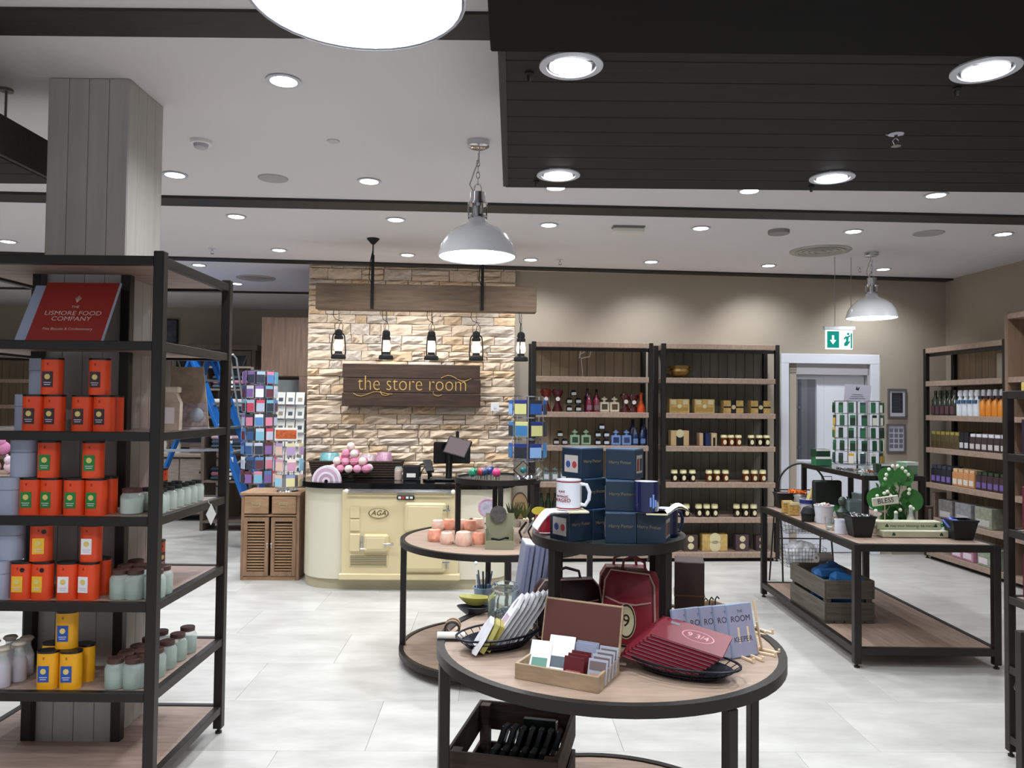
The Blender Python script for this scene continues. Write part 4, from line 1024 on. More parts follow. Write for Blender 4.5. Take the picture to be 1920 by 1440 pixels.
for f in (.45, .62): p = F1.lerp(A1, f); MB().cb((p.x, p.y - .03, p.z), (.03, .006, .12)).build('label', PAPER, t)
# far left low table with pink soft toys
frame_table('display_table', 'table at the far left edge with pink soft goods, behind the shelving', -6.3, -5.2, 8.1, 8.9, [.8, .15], .04, [OAKX, OAKX])
rr = random.Random(8)
PK = ['e58bb6', 'f2b5d3', 'd98fb8', 'f4dbe8', 'c76aa0']
for i in range(9):
    ZT = .801; x, y, zz = -6.05 + (i % 5) * .2 + (.1 if i > 4 else 0), 8.4, ZT + (.205 if i > 4 else 0)
    o = thing('soft_toy', 'pink plush toy, %s row of the far left pile, %s' % ('upper' if i > 4 else 'lower', ('left end', 'second from left', 'middle', 'fourth from left', 'right end')[i % 5]), 'soft toy', (x, y, zz), 0, 'pink plush toys piled at the far left')
    cc = col(PK[i % 5], .9)
    MB().sph((0, 0, .075), .075, 12, 1.).build('body', cc, o); MB().sph((0, -.04, .15), .05, 12).build('head', cc, o)
    for a in (-.03, .03): MB().sph((a, -.03, .2), .016, 8).build('ear', cc, o)
# ------------------------------------------------------------ goods on the counter
ZC = .9185
def CP(px, Y, z=ZC): return Vector((XY(px, Y, z), Y, z))
WICK = mat('dark_wicker', '#3a2c22', .8, noise=.5, scale=60, bump=.6)
# bath bombs stacked as a pyramid on a glass stand
bs0 = CP(659, 6.93)
t = thing('cake_stand', 'low clear glass stand under the pink ball pyramid', 'stand', bs0)
MB().lathe([(0, 0), (.07, 0), (.05, .01), (.02, .02), (.02, .045), (.04, .055), (0, .055)], 24).build('foot', GLASS, t)
MB().lathe([(0, .056), (.185, .056), (.19, .064), (0, .062)], 32, sy=.62).build('plate', mat('plate_dark', '#2c2422', .3), t)
bp = thing('bath_bomb', 'x', 'bath bomb', group='pink and cream bath bombs piled in a pyramid')
MB().sph((0, 0, .037), .037, 14).build('ball', col('e59bb6', .7, noise=.2, scale=30), bp)
MB().ring((0, 0, .0355), .0378, .034, .003, 20).build('seam', col('f0dfe0', .7), bp)
PKS = {'pink': col('e59bb6', .7, noise=.2, scale=30), 'cream': col('e9d9cf', .7, noise=.2, scale=30), 'rose': col('d77f9f', .7, noise=.2, scale=30)}
k = 0
nm4 = ['bottom', 'second', 'third', 'top']
for lv, (nx, ny) in enumerate(((5, 3), (4, 2), (2, 2), (1, 1))):
    zz = ZC + .0645 + lv * .066
    for j in range(ny):
        for i in range(nx):
            p = Vector((bs0.x + (i - (nx - 1) / 2) * .076, bs0.y + (j - (ny - 1) / 2) * .076, zz))
            cn = ['pink', 'cream', 'rose'][(i * 2 + j + lv) % 3] if lv < 3 else 'cream'
            lb = '%s ball, %s layer of the pyramid, %s row%s' % (cn, nm4[lv], ['front', 'second', 'rear'][j], (', ' + ['left end', 'second', 'third', 'fourth', 'right end'][i]) if nx > 1 else '')
            if lv == 3: lb = 'single cream ball at the tip of the pyramid'
            if k == 0: bp.location = p; bp['label'] = lb
            else: dup(bp, p, i * 1.3, lb, swap={PKS['pink'].name: PKS[cn]})
            k += 1
# striped rainbow arch
t = thing('rainbow_ornament', 'pink and white striped wooden rainbow standing on the counter left end', 'ornament', CP(615, 6.77), .05)
for i, c_ in enumerate(('e9dfe8', 'd9aecb', 'f0e8ee', 'cda1c0', 'efe3ea')):
    r1 = .125 - i * .022; r0 = r1 - .0205
    pts = [(r1 * math.cos(a), r1 * 1.1 * math.sin(a)) for a in [PI * q / 16 for q in range(17)]] + [(r0 * math.cos(a), r0 * 1.1 * math.sin(a)) for a in [PI * q / 16 for q in range(16, -1, -1)]]
    mb = MB()
    n = 17
    for q in range(16):
        mb.prism([pts[q], pts[q + 1], pts[-(q + 2)], pts[-(q + 1)]], -.03, .03)
    mb.build('arch', col(c_, .5), t)
# wicker basket with bags
bk = CP(672, 7.235)
t = thing('wicker_basket', 'long dark wicker basket behind the pink ball pyramid', 'basket', bk, .02)
W_, D_ = .39, .12
mb = MB()
for z0 in range(7):
    mb.tube([(x * (1 + .012 * z0), y * (1 + .02 * z0), .012 + z0 * .022) for x, y in ((-W_, -D_), (0, -D_ - .006), (W_, -D_), (W_, D_), (0, D_), (-W_, D_))], .0125, 6, True)
mb.build('woven_side', WICK, t)
MB().box(-W_ + .01, W_ - .01, -D_ + .01, D_ - .01, 0, .02).build('bottom', WICK, t)
for i, (x, w_, h_, c_, lb) in enumerate(((-.26, .2, .07, '78b0b4', 'teal and white packet at the left end of the wicker basket'), (-.09, .14, .08, 'c24f74', 'deep pink packet behind the ball pyramid in the basket'), (.1, .18, .06, 'b9a3a6', 'pale see-through bag in the middle of the wicker basket'), (.25, .16, .08, 'bd8fa5', 'mauve see-through bag at the right end of the wicker basket'))):
    o = thing('gift_packet', lb, 'packet', (bk.x + x, bk.y, ZC + .022), .1 * i, 'packets in the wicker basket')
    hh = .13 + h_
    mb = MB().grid(lambda a, b: ((a - .5) * w_ * (1 - .5 * max(0, b - .6)), -.06 * math.sin(PI * min(.98, b + .05)) ** .6 * math.sin(PI * a), b * hh), 8, 8)
    mb.grid(lambda a, b: ((a - .5) * w_ * (1 - .5 * max(0, b - .6)), .06 * math.sin(PI * min(.98, b + .05)) ** .6 * math.sin(PI * a), b * hh), 8, 8)
    mb.build('film', col(c_, .25, noise=.4, scale=25), o); MB().ring((0, 0, hh * .82), .03, .02, .012, 12).build('tie', col('efe0e0', .5), o)
t = thing('glass_jar', 'clear jar with peach-coloured sweets beside the black card box', 'jar', CP(749, 6.95))
MB().lathe([(0, 0), (.035, 0), (.038, .01), (.036, .1), (.028, .115), (.03, .12)], 18).build('glass', mat('jar_glass'), t)
MB().lathe([(0, .004), (.033, .004), (.033, .085), (0, .09)], 14).build('sweets', col('d99a7c', .6, noise=.5, scale=60), t)
t = thing('card_box', 'small black stand box with a white label on the counter', 'box', CP(774, 6.93), -.03)
MB().box(-.075, .075, -.04, .04, 0, .13, .004).build('box', BLACKM, t); MB().box(-.04, .04, -.0425, -.04, .03, .065).build('label', PAPER, t)
MB().box(-.07, .07, -.035, .035, .13, .136).build('top_rim', BLACK, t)
# till
p = CP(843, 7.0)
t = thing('till', 'black point-of-sale till with a tilted touch screen and customer display', 'till', p, 0)
MB().box(-.16, .12, -.12, .12, 0, .02, .006).build('base', BLACK, t)
MB().tube([(0, 0, .02), (0, .02, .15), (0, 0, .26)], .03, 10).build('stand', BLACK, t)
s_ = MB().tf((.08, -.05, .30), (-.5, .22, -.35)).box(-.115, .115, -.012, .012, -.09, .09, .008).build('screen_case', BLACK, t)
MB().tf((.08, -.05, .30), (-.5, .22, -.35)).box(-.1, .1, -.0135, -.0122, -.075, .075).build('screen', emis('till_screen', '#8d7f83', .75), s_)
MB().tf((.02, .09, .27), (.1, 0, .15)).box(-.17, .17, -.012, .012, -.13, .07, .008).build('rear_display', mat('dark_gloss', '#0d1014', .15), t)
MB().box(.055, .085, .06, .085, .33, .44, .003).build('aerial_post', BLACK, t)
t = thing('card_terminal', 'black card terminal with curled cable beside the till', 'card terminal', CP(806, 6.85), .5)
MB().tf((0, 0, .0), (0, 0, 0)).box(-.04, .04, -.05, .05, 0, .02, .004).tube([(0, 0, .02), (0, 0, .11)], .012, 8).build('stand', BLACK, t)
MB().tf((0, 0, .12), (-.7, 0, 0)).box(-.04, .04, -.012, .012, -.05, .09, .01).build('handset', BLACK, t)
MB().tube([(-.04, 0, .13), (-.07, 0, .09), (-.075, .02, .04), (-.09, .0, .012), (-.12, -.03, .006)], .005, 6).build('cable', BLACK, t)
t = thing('headset', 'black round headset resting left of the till on the counter', 'headset', CP(795, 7.05), .3)
MB().tube([(.06 * math.cos(a), 0, .07 + .07 * math.sin(a)) for a in [i * PI / 8 - .3 for i in range(10)]], .008, 6).build('headband', BLACK, t)
for a in (-1, 1): MB().lathe([(0, 0), (.028, 0), (.03, .015), (0, .02)], 14).build('ear_cup', BLACKM, t, (a * .062, 0, .045), (0, PI/2, 0))
# ------------------------------------------------------------ louvred cabinet and the spinners
CAB = mat('rustic_oak', '#94745a', .6, noise=.35, scale=4, stretch=(8, 8, 1.5), bump=.1)
CABH = mat('rustic_oak_h', '#a58363', .6, noise=.3, scale=4, stretch=(1.5, 8, 8), bump=.1)
LCP = Vector((-2.175, 6.98, 0)); LW = .262; LH = .79
t = thing('louvred_cabinet', 'small rustic oak cabinet with two drawers above two louvred doors', 'cabinet', LCP, .03)
for q in ((-LW, -LW + .03, 0, .4), (LW - .03, LW, 0, .4)): MB().box(q[0], q[1], q[2], q[3], 0, LH - .026, .003).build('side_panel', CAB, t)
MB().box(-LW + .031, LW - .031, .38, .40, .0, LH - .026).build('back_panel', CAB, t)
MB().box(-LW + .031, LW - .031, .0, .38, .0, .035).build('bottom_rail', CABH, t)
MB().box(-LW - .01, LW + .01, -.015, .41, LH - .025, LH, .004).build('top', CABH, t)
MB().box(-LW + .031, LW - .031, .0, .38, LH - .215, LH - .2).build('middle_rail', CABH, t)
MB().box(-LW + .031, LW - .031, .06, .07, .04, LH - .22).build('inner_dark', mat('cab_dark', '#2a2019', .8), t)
for a in (-1, 1):
    c_ = a * LW / 2 - a * .008
    d_ = MB().box(c_ - .108, c_ + .108, -.012, .01, LH - .19, LH - .035, .004).build('drawer', CABH, t)
    MB().tube([(c_ - .035, -.014, LH - .10), (c_ - .03, -.03, LH - .125), (c_ + .03, -.03, LH - .125), (c_ + .035, -.014, LH - .10)], .004, 6).build('drop_handle', mat('worn_brass', '#b09a78', .4, .5), d_)
    MB().box(c_ - .045, c_ + .045, -.0145, -.012, LH - .115, LH - .085, .001).build('handle_plate', mat('worn_brass'), d_)
    fr = MB()
    fr.box(c_ - .112, c_ - .078, -.01, .015, .04, LH - .225, .002).box(c_ + .078, c_ + .112, -.01, .015, .04, LH - .225, .002)
    fr.box(c_ - .078, c_ + .078, -.01, .015, .04, .08).box(c_ - .078, c_ + .078, -.01, .015, LH - .26, LH - .225)
    dr = fr.build('door', CAB, t)
    sl = MB().tf((0, 0, 0), (.6, 0, 0)).box(-.0775, .0775, -.009, .009, -.0035, .0035).build('louvre_slat', CABH, dr)
    for i in range(17): put(sl, (c_, .004, .095 + i * .0255), i == 0)
    MB().sph((a * .018 , -.018, .33), .009, 8).cyl((a * .018, -.018, .29), .004, .03, 6).build('knob', mat('knob_pale', '#c9beb0', .4), dr)
# tall keyring spinner behind, card rack and small card spinner on the cabinet
rr = random.Random(12)
PAL = ['5b8fc9', 'c9d3e6', 'e58fa8', '3f5f94', 'e9e4ee', '8f6fb0', '7fc0d8', 'd94f6a', '39414f', 'b6c7dd', '6b3b46', 'f2f2f6']
def spinner(label, p, R, H0, H1, rows, cols, cw, ch, pal, group, lab, depth=.006, hang=0, name='card', cat='card', rowname=None):
    t = thing('display_spinner', label, 'display stand', p)
    mb = MB().lathe([(0, 0), (R * .9, 0), (R * .85, .012), (0, .014)], 20).build('base', CHROME, t)
    MB().tube([(0, 0, .01), (0, 0, H1)], .008, 6).build('post', CHROME, t)
    for i in range(rows + 1):
        z = H0 + (H1 - H0) * i / rows
        MB().ring((0, 0, z), R, R - .004, .004, 24).build('wire_ring', CHROME, t)
    mb = MB()
    for k in range(8): a = k * PI / 4; mb.tube([(R * math.cos(a), R * math.sin(a), H0), (R * math.cos(a), R * math.sin(a), H1)], .0025, 4)
    for k in range(4): a = k * PI / 2; mb.tube([(0, 0, H1), (R * math.cos(a), R * math.sin(a), H1)], .0025, 4); mb.tube([(0, 0, H0), (R * math.cos(a), R * math.sin(a), H0)], .0025, 4)
    mb.build('wire_frame', CHROME, t)
    pr = None
    for i in range(rows):
        z = H0 + (H1 - H0) * (i + .5) / rows
        for k in range(cols):
            a = -PI/2 + (k - (cols - 1) / 2) * (PI * 1.1 / cols) + .06 * (i % 2)
            c_ = pal[rr.randrange(len(pal))]; c2 = pal[rr.randrange(len(pal))]
            q = Vector((p[0] + (R + .012) * math.cos(a), p[1] + (R + .012) * math.sin(a), p[2] + z - ch / 2))
            lb = lab % ((rowname or ['lowest', 'second', 'third', 'fourth', 'fifth', 'sixth', 'seventh', 'eighth', 'ninth'])[i], ['first', 'second', 'third', 'fourth', 'fifth', 'sixth', 'seventh', 'eighth'][k])
            if pr is None:
                pr = thing(name, lb, cat, q, a + PI/2, group)
                MB().box(-cw/2, cw/2, -depth, 0, 0, ch, .001).build('backing', col('ffffff', .5), pr)
                MB().box(-cw/2 * .96, cw/2 * .96, -depth - .0015, -depth, ch * .04, ch * .74).build('print', col('000000', .5), pr)
                MB().tube([(0, -.002, ch), (0, .004, ch + .008), (0, .012, ch + .008)], .0012, 4).build('hook', CHROME, pr)
                first_ = pr
            o = dup(first_, q, a + PI/2, lb, swap={col('ffffff', .5).name: col(c_, .5), col('000000', .5).name: col(c2, .5)})
    # the prototype was only a pattern
    for c in list(pr.children): bpy.data.objects.remove(c)
    KIDS.pop(pr.name, None); bpy.data.objects.remove(pr)
    return t
sp = PY(497, 900, 7.75)
spinner('tall chrome spinner of bright keyrings left of the wood-panelled bay', (sp.x - .05, 7.7, 0), .15, .80, 1.92, 8, 6, .078, .118, PAL, 'keyring cards on the tall left spinner', 'keyring card in the %s row up of the tall left spinner, %s from left')
sp2 = Vector((-2.06, 7.12, LH + .0005))
spinner('small card spinner with pastel greeting cards on the louvred cabinet', (sp2.x, sp2.y, sp2.z), .115, .03, .46, 3, 4, .08, .11, ['e9c7b4', '9fd0e8', 'b89fc9', 'e8dfa8', 'd8a0b8', '8f9fc9', 'efe6dc'], 'greeting cards on the small spinner', 'pastel card, %s row up of the small cabinet spinner, %s from left')
t = thing('header_sign', 'orange header sign on top of the small card spinner', 'sign', (sp2.x - .02, sp2.y - .02, LH + .4625), .02)
MB().box(-.105, .105, -.004, .004, 0, .12, .002).build('board', PAPER, t); MB().box(-.095, .095, -.006, -.004, .02, .1).build('print', col('cf6436', .5, noise=.5, scale=30), t)
MB().box(-.02, .02, -.02, .02, -.001, .006).build('clip', CHROME, t)
ck = PY(545, 780, 8.0)
t = thing('card_rack', 'tiered wire rack of white greeting cards against the wood panel', 'display stand', (ck.x, 7.98, 0))
MB().box(-.15, .15, .05, .06, .2, 1.70).build('back_frame', CHROME, t)
MB().box(-.16, .16, -.1, .1, 0, .02).build('base', CHROME, t)
MB().box(-.01, .01, .04, .055, .02, .25).build('post', CHROME, t)
k = 0
for i in range(6):
    z = .86 + i * .145
    MB().tube([(-.15, .04, z), (-.15, -.03, z), (.15, -.03, z), (.15, .04, z)], .004, 5).build('wire_tier', CHROME, t)
    for j in range(3):
        o = thing('greeting_card', 'white greeting card in the %s tier up of the wire rack, %s' % (['lowest', 'second', 'third', 'fourth', 'fifth', 'top'][i], ['left', 'middle', 'right'][j]), 'card', (ck.x - .10 + j * .1, 7.98 - .012, z + .003), 0, 'white greeting cards on the tiered rack', rot=(-.25, 0, 0))
        MB().box(-.045, .045, -.003, .003, 0, .13, .001).build('card', col('dcdcd4', .5), o)
        MB().box(-.02, .025, -.004, -.003, .03, .07).build('print', col(['6a6f74', '9a8c7a', '444a55'][(i + j) % 3], .5), o)
# ------------------------------------------------------------ second round table
ZM, ZU = .7545, 1.1385
def MT_(px, py, z=ZM):
    p = PZ(px, py, z); d = Vector((p.x - MT[0], p.y - MT[1], 0))
    if d.length > .5: d *= .5 / d.length; p = Vector((MT[0] + d.x, MT[1] + d.y, z))
    return p
for i, (px, py, c_, lb) in enumerate(((888, 873, '1f8a64', 'green bead animal at the left of the upper tier'), (903, 884, 'c22a3c', 'red bead animal in front on the upper tier'), (918, 882, '26357e', 'navy bead animal beside the red one'), (932, 872, 'd33a78', 'magenta bead animal at the right of the bead group'), (908, 866, '2c4468', 'dark blue bead animal behind the red one'))):
    p = MT_(px, py, ZU); p = Vector((XY(px, 4.75 + .04 * (i % 3), 0), 4.75 + .07 * (i % 3), ZU))
    t = thing('bead_animal', lb, 'ornament', p, i * .7, 'bead animals on the upper tier')
    MB().sph((0, 0, .045), .027, 12).build('body', col(c_, .3, coat=.5), t); MB().sph((.018, -.012, .06), .014, 10).build('head', col(c_, .3, coat=.5), t)
    lgm = MB().tube([(0, 0, .03), (.006, 0, .015), (.004, 0, 0)], .0025, 5).build('leg', CHROME, t)
    for j, (x, y) in enumerate(((-.018, -.012), (.012, -.012), (-.018, .012), (.012, .012))): put(lgm, (x, y, 0), j == 0)
cs = (XY(990, 5.03, 0), 5.03, ZU)
SC2 = ['2d5da8', '7fa8dc', 'd8d890', '2b2f36', '8fb7e6', '23367c', 'c9cfd8', '3f7fb5']
spinner('open chrome postcard spinner on the upper tier, against the bottle shelves', cs, .10, .10, .52, 3, 4, .085, .095, SC2, 'postcards on the chrome spinner', 'postcard, %s row up of the chrome spinner, %s from left', name='postcard')
t = thing('diamond_ornament', 'black diamond-shaped ring stand with a teal centre on the upper tier', 'ornament', (XY(982, 4.74, 0), 4.74, ZU))
MB().tube([(0, 0, .012), (-.06, 0, .065), (0, 0, .12), (.06, 0, .065)], .005, 6, True).build('frame', BLACKM, t); MB().box(-.02, .02, -.015, .015, 0, .014, .002).build('foot', BLACKM, t)
MB().sph((0, 0, .065), .02, 12).tube([(0, 0, .08), (0, 0, .112)], .001, 4).build('stone', col('1c6f72', .2), t)
t = thing('glass_ornament', 'small crystal ornament to the right of the diamond stand', 'ornament', (XY(1012, 4.78, 0), 4.78, ZU)); MB().lathe([(0, 0), (.02, 0), (.024, .02), (.01, .04), (.022, .06), (0, .08)], 10).build('body', GLASS, t)
# salt candle holders
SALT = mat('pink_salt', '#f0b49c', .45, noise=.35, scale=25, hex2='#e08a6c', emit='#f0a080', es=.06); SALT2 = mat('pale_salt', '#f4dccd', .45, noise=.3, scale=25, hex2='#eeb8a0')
sp_ = thing('salt_tealight', 'x', 'candle holder', group='pink salt tealight holders')
def bumpy(mb, r, h, sd):
    q = random.Random(sd); n = 14
    prof = [(0, 0), (r * .85, 0), (r, h * .25), (r * .97, h * .6), (r * .8, h * .92), (r * .42, h), (r * .4, h * .8), (0, h * .8)]
    mb.lathe(prof, n)
    mb.v = [(x * (1 + q.uniform(-.07, .07)), y * (1 + q.uniform(-.07, .07)), z) for x, y, z in mb.v]; return mb
bumpy(MB(), .046, .075, 3).build('salt_block', SALT, sp_)
MB().lathe([(0, .0601), (.017, .0601), (.017, .07), (0, .07)], 14).build('tealight', CHROME, sp_)
k = 0
for px, py, m_, lb in ((815, 1014, 0, 'orange salt holder at the left front'), (838, 1019, 1, 'pale salt holder second in the front row'), (869, 1022, 1, 'largest pale salt holder in front'), (898, 1019, 0, 'orange salt holder at the right of the front row'),
                       (842, 992, 0, 'pink salt holder, left of the rear row'), (862, 992, 1, 'pale salt holder, middle of the rear row'), (882, 994, 0, 'small salt holder, right of the rear row'), (897, 990, 1, 'pale salt holder at the back right'), (808, 992, 1, 'whitish salt holder at the back left')):
    p = MT_(px, py)
    if k == 0: sp_.location = p; sp_['label'] = lb
    else: dup(sp_, p, k, lb, swap={'pink_salt': [SALT, SALT2][m_]}, scale=(1.15 if k == 2 else .95))
    k += 1
for px, py, lb in ((812, 975, 'cream and brown spotted shell with black base'), (832, 973, 'second brown spotted shell on the round table')):
    t = thing('shell', lb, 'shell', MT_(px, py), .4, 'spotted shells'); MB().sph((0, 0, .028), .028, 12, .8).build('body', col('d8c9a0', .4, noise=.6, scale=40), t); MB().tf((.02, 0, .02), (0, 1.3, 0)).lathe([(.024, 0), (.012, .03), (0, .05)], 12).build('tip', col('9a7748', .4), t)
for i, (px, py) in enumerate(((850, 972), (860, 970), (870, 973))):
    t = thing('penguin_figure', ['left', 'middle', 'right'][i] + ' of three small black figures behind the salt holders', 'ornament', MT_(px, py), 0, 'small black figures')
    MB().lathe([(0, 0), (.014, 0), (.018, .02), (.012, .04), (0, .045)], 12).sph((0, 0, .048), .012, 10).build('body', BLACK, t); MB().sph((0, -.009, .022), .011, 8).build('white_front', PAPER, t)
t = thing('agate_disc', 'round pale agate slice standing on edge on the round table', 'ornament', MT_(913, 986) + Vector((0, .1, 0)), -.1)
MB().tf((0, 0, .115), (PI/2 - .15, 0, 0)).lathe([(0, -.006), (.068, -.006), (.07, 0), (.068, .006), (0, .006)], 28).build('slice', col('c9c6dc', .15, noise=.4, scale=12), t)
MB().tf((0, -.008, .115), (PI/2 - .15, 0, 0)).ring((0, 0, -.001), .066, .056, .003, 28).build('pink_edge', col('d9a0b0', .3), t); MB().box(-.03, .03, -.02, .02, 0, .045, .003).build('stand', GLASS, t)
t = thing('wood_slice', 'upright oval wood slice with bark rim and writing, behind the khaki box', 'ornament', MT_(975, 990) + Vector((0, .15, 0)), 0)
MB().tf((0, 0, .135), (PI/2 - .12, 0, 0)).lathe([(0, -.006), (.052, -.006), (.052, .006), (0, .006)], 28, sy=1.7).build('face', col('a58a63', .6, noise=.3, scale=10), t)
MB().tf((0, 0, .135), (PI/2 - .12, 0, 0)).lathe([(.052, -.008), (.058, -.007), (.058, .007), (.052, .008)], 28, sy=1.65).build('bark', col('3f2f22', .8), t)
text('HOME', .026, col('3f2f22', .8), t, (0, -.012, .15), (PI/2 - .12, 0, 0), .001); MB().box(-.04, .04, -.02, .02, 0, .055, .003).build('stand', col('8a6f4d', .6), t)
t = thing('khaki_box', 'khaki card display box with a round dark badge on its back', 'box', MT_(940, 1027) + Vector((-.01, -.01, 0)), 0)
KH = col('8f8f74', .7)
MB().box(-.085, .085, -.05, .05, 0, .01).build('bottom', KH, t)
for q, nm_ in (((-.085, -.08, -.05, .05, .01, .12), 'side'), ((.08, .085, -.05, .05, .01, .12), 'side'), ((-.08, .08, -.05, -.045, .01, .05), 'front'), ((-.085, .085, .045, .05, .01, .2), 'back')): MB().box(*q).build(nm_, KH, t)
MB().tf((-.01, .038, .195), (PI/2, 0, 0)).lathe([(0, 0), (.05, 0), (.05, .006), (0, .006)], 24).build('badge', col('5d5a58', .5, noise=.5, scale=30), t)
MB().tube([(-.05, 0, .055), (0, -.01, .05), (.03, 0, .06), (.05, .02, .055)], .007, 6).build('bracelet', BLACK, t)
t = thing('photo_prop', 'black zigzag frame holding a silver bar, at the round table edge', 'ornament', MT_(990, 1018), .1)
MB().bar((-.03, 0, .006), (-.055, 0, .07), .012).bar((-.055, 0, .07), (-.01, 0, .13), .012).bar((.03, 0, .006), (.0, 0, .07), .01).bar((0, 0, .07), (.03, 0, .12), .01).box(-.05, .05, -.015, .015, 0, .008).build('frame', BLACKM, t)
MB().bar((-.03, -.01, .06), (.03, -.01, .135), .012).build('bar', CHROME, t)
t = thing('dried_flowers', 'loose cream dried flowers lying behind the zigzag frame', 'flowers', MT_(1015, 992), 0)
rr = random.Random(5)
for k in range(14):
    x, y = rr.uniform(-.13, .13), rr.uniform(-.05, .05); MB().tube([(x, y, .002), (x + rr.uniform(-.03, .03), y, .04), (x + rr.uniform(-.05, .05), y, .07)], .0022, 4).sph((x + rr.uniform(-.04, .04), y, .07), .011, 8).build('bloom', col('e6dcc2', .8), t)
# greenery and bottles on a stand behind the upper tier
for i, (px, py, c_, lb) in enumerate(((1000, 968, '4c5a2e', 'olive green potted sprig under the upper tier'), (1022, 972, '5c6a34', 'second potted sprig behind the white paper'), (990, 962, '3c4636', 'dark potted sprig between the upper tier legs'))):
    p = MT_(px, py); t = thing('potted_sprig', lb, 'plant', p, 0, 'potted sprigs on the round table')
    MB().lathe([(0, 0), (.025, 0), (.032, .05), (.028, .05), (.026, .01)], 14).build('pot', col('c9c4b8', .5), t)
    for k in range(10):
        a = k * .63; L_ = .12; MB().tf((0, 0, .05), (.4 * math.cos(a), .4 * math.sin(a), a)).prism([(-.003, 0), (.012, L_ * .5), (0, L_), (-.012, L_ * .5)], -.001, .001).build('leaf', col(c_, .7), t)
# ------------------------------------------------------------ goods on the wall shelving
def US(px, lv, tt=.09, y=900):           # a place on the back wall shelving: photo column, level, depth from the front edge
    d = ray(px, y); o = Vector((0, 0, CAM_H)); q = (B0 - VY * (.255 - tt) - o).dot(VY) / d.dot(VY)
    s = (o + d * q - B0).dot(UX); return RW(s, -.255 + tt, UL[lv] + .0005)
CREAM = col('e3dca8', .6); DARKA = col('1c0f0a', .15, coat=.4); AMB = col('5a2208', .12, coat=.4); LBL = col('d9cda4', .6)
def honey(name, glass, r=.034, h=.115):
    t = thing(name, 'x', 'jar')
    MB().lathe([(0, 0), (r * .92, 0), (r, .006), (r, h * .68), (r * .88, h * .78)], 16).build('jar_body', glass, t)
    MB().lathe([(r * .9, h * .76), (r * 1.04, h * .8), (r * .98, h * .97), (r * .8, h), (0, h)], 16).build('cloth_lid', CREAM, t)
    MB().lathe([(0, 0), (r * .55, 0), (r * .55, .0015), (0, .0015)], 14, sy=1.35).build('label', LBL, t, (0, -r - .0003, h * .38), (PI/2, 0, 0))
    return t
HJ = {}
SHN = {1: 'top', 2: 'second', 3: 'third', 4: 'fourth', 5: 'fifth', 6: 'lowest'}
def jars(kind, glass, lv, pxs, side, rows=3, pos=None):
    for r_ in range(rows):
        for i, px in enumerate(pxs):
            p = US(px, lv, .055 + r_ * .085) if pos is None else pos(i, r_)
            lb = '%s jar, %s shelf of the honey unit, %s group, %s row %s' % (kind, SHN[lv], side, ['front', 'second', 'rear'][r_], ['left', 'middle', 'right'][i])
            if kind not in HJ: HJ[kind] = o = honey('honey_jar', glass); o.location = p; o.rotation_euler = (0, 0, A); o['label'] = lb; o['group'] = 'honey jars on the wall unit by the door'
            else: dup(HJ[kind], p, A, lb)
jars('gold-lidded black', DARKA, 4, (1264, 1281, 1298), 'left'); jars('amber', AMB, 4, (1329, 1344, 1360), 'middle'); jars('amber', AMB, 4, (1398, 1414, 1430), 'right')
jars('gold-lidded black', DARKA, 5, (1263, 1273, 1287), 'left'); jars('gold-lidded black', DARKA, 5, (1310, 1325, 1340), 'middle'); jars('gold-lidded black', DARKA, 5, (1381, 1397, 1413), 'right')
jars('amber', AMB, 3, (1357, 1370, 1384), 'middle', 2); jars('gold-lidded black', DARKA, 3, (1408, 1423, 1437), 'right', 2)
GOLDB = col('cfae68', .5, noise=.3, scale=30); GOLDD = col('b08d4a', .5)
def gift(label, px, lv, w, h, m, kind=0, dd=.1, tt=.08, base=0., g='gift boxes on the honey unit'):
    t = thing('gift_box', label, 'box', US(px, lv, tt + dd/2) + Vector((0, 0, base)), A, g)
    MB().box(-w/2, w/2, -dd/2, dd/2, 0, h, .003).build('box', m, t)
    f = -dd/2 - .001
    if kind == 0:
        for a in (-1, 1): MB().box(a * w * .3 - w * .13, a * w * .3 + w * .13, f, f + .002, h * .62, h * .93).build('panel', LBL, t)
        MB().box(-w * .42, w * .42, f, f + .002, h * .1, h * .4).build('panel', GOLDD, t); MB().lathe([(0, 0), (h * .15, 0), (h * .15, .002), (0, .002)], 14).build('emblem', CREAM, t, (0, f, h * .48), (PI/2, 0, 0))
    elif kind == 1:
        MB().box(-w * .13, w * .13, f, f + .002, 0, h).build('band', BLACKM, t); MB().box(-w * .499, w * .499, f + .0005, f + .0015, h * .42, h * .54).build('band', BLACKM, t)
        MB().lathe([(0, 0), (h * .17, 0), (h * .17, .003), (0, .003)], 14).build('emblem', LBL, t, (0, f, h * .48), (PI/2, 0, 0))
    elif kind == 2:
        MB().box(-w * .2, w * .2, f, f + .002, 0, h * .65).build('band', BLACKM, t); MB().lathe([(0, 0), (w * .22, 0), (w * .22, .003), (0, .003)], 14).build('emblem', LBL, t, (0, f, h * .8), (PI/2, 0, 0))
    elif kind == 3:
        for z in (.3, .75): MB().lathe([(0, 0), (w * .22, 0), (w * .22, .003), (0, .003)], 14).build('emblem', LBL, t, (0, f, h * z), (PI/2, 0, 0))
    return t
gift('large gold gift box, left on the second shelf of the honey unit', 1271, 2, .215, .145, GOLDB); gift('large gold gift box, second from left on the second shelf of the honey unit', 1318, 2, .215, .145, GOLDB)
gift('gold box with black cross band, third on the honey unit second shelf', 1372, 2, .215, .135, GOLDB, 1); gift('gold box with black cross band, right end of the honey unit second shelf', 1423, 2, .215, .135, GOLDB, 1)
gift('pale gift pack with round emblem, left on the third honey shelf', 1272, 3, .195, .16, col('c9ad7c'), 2)
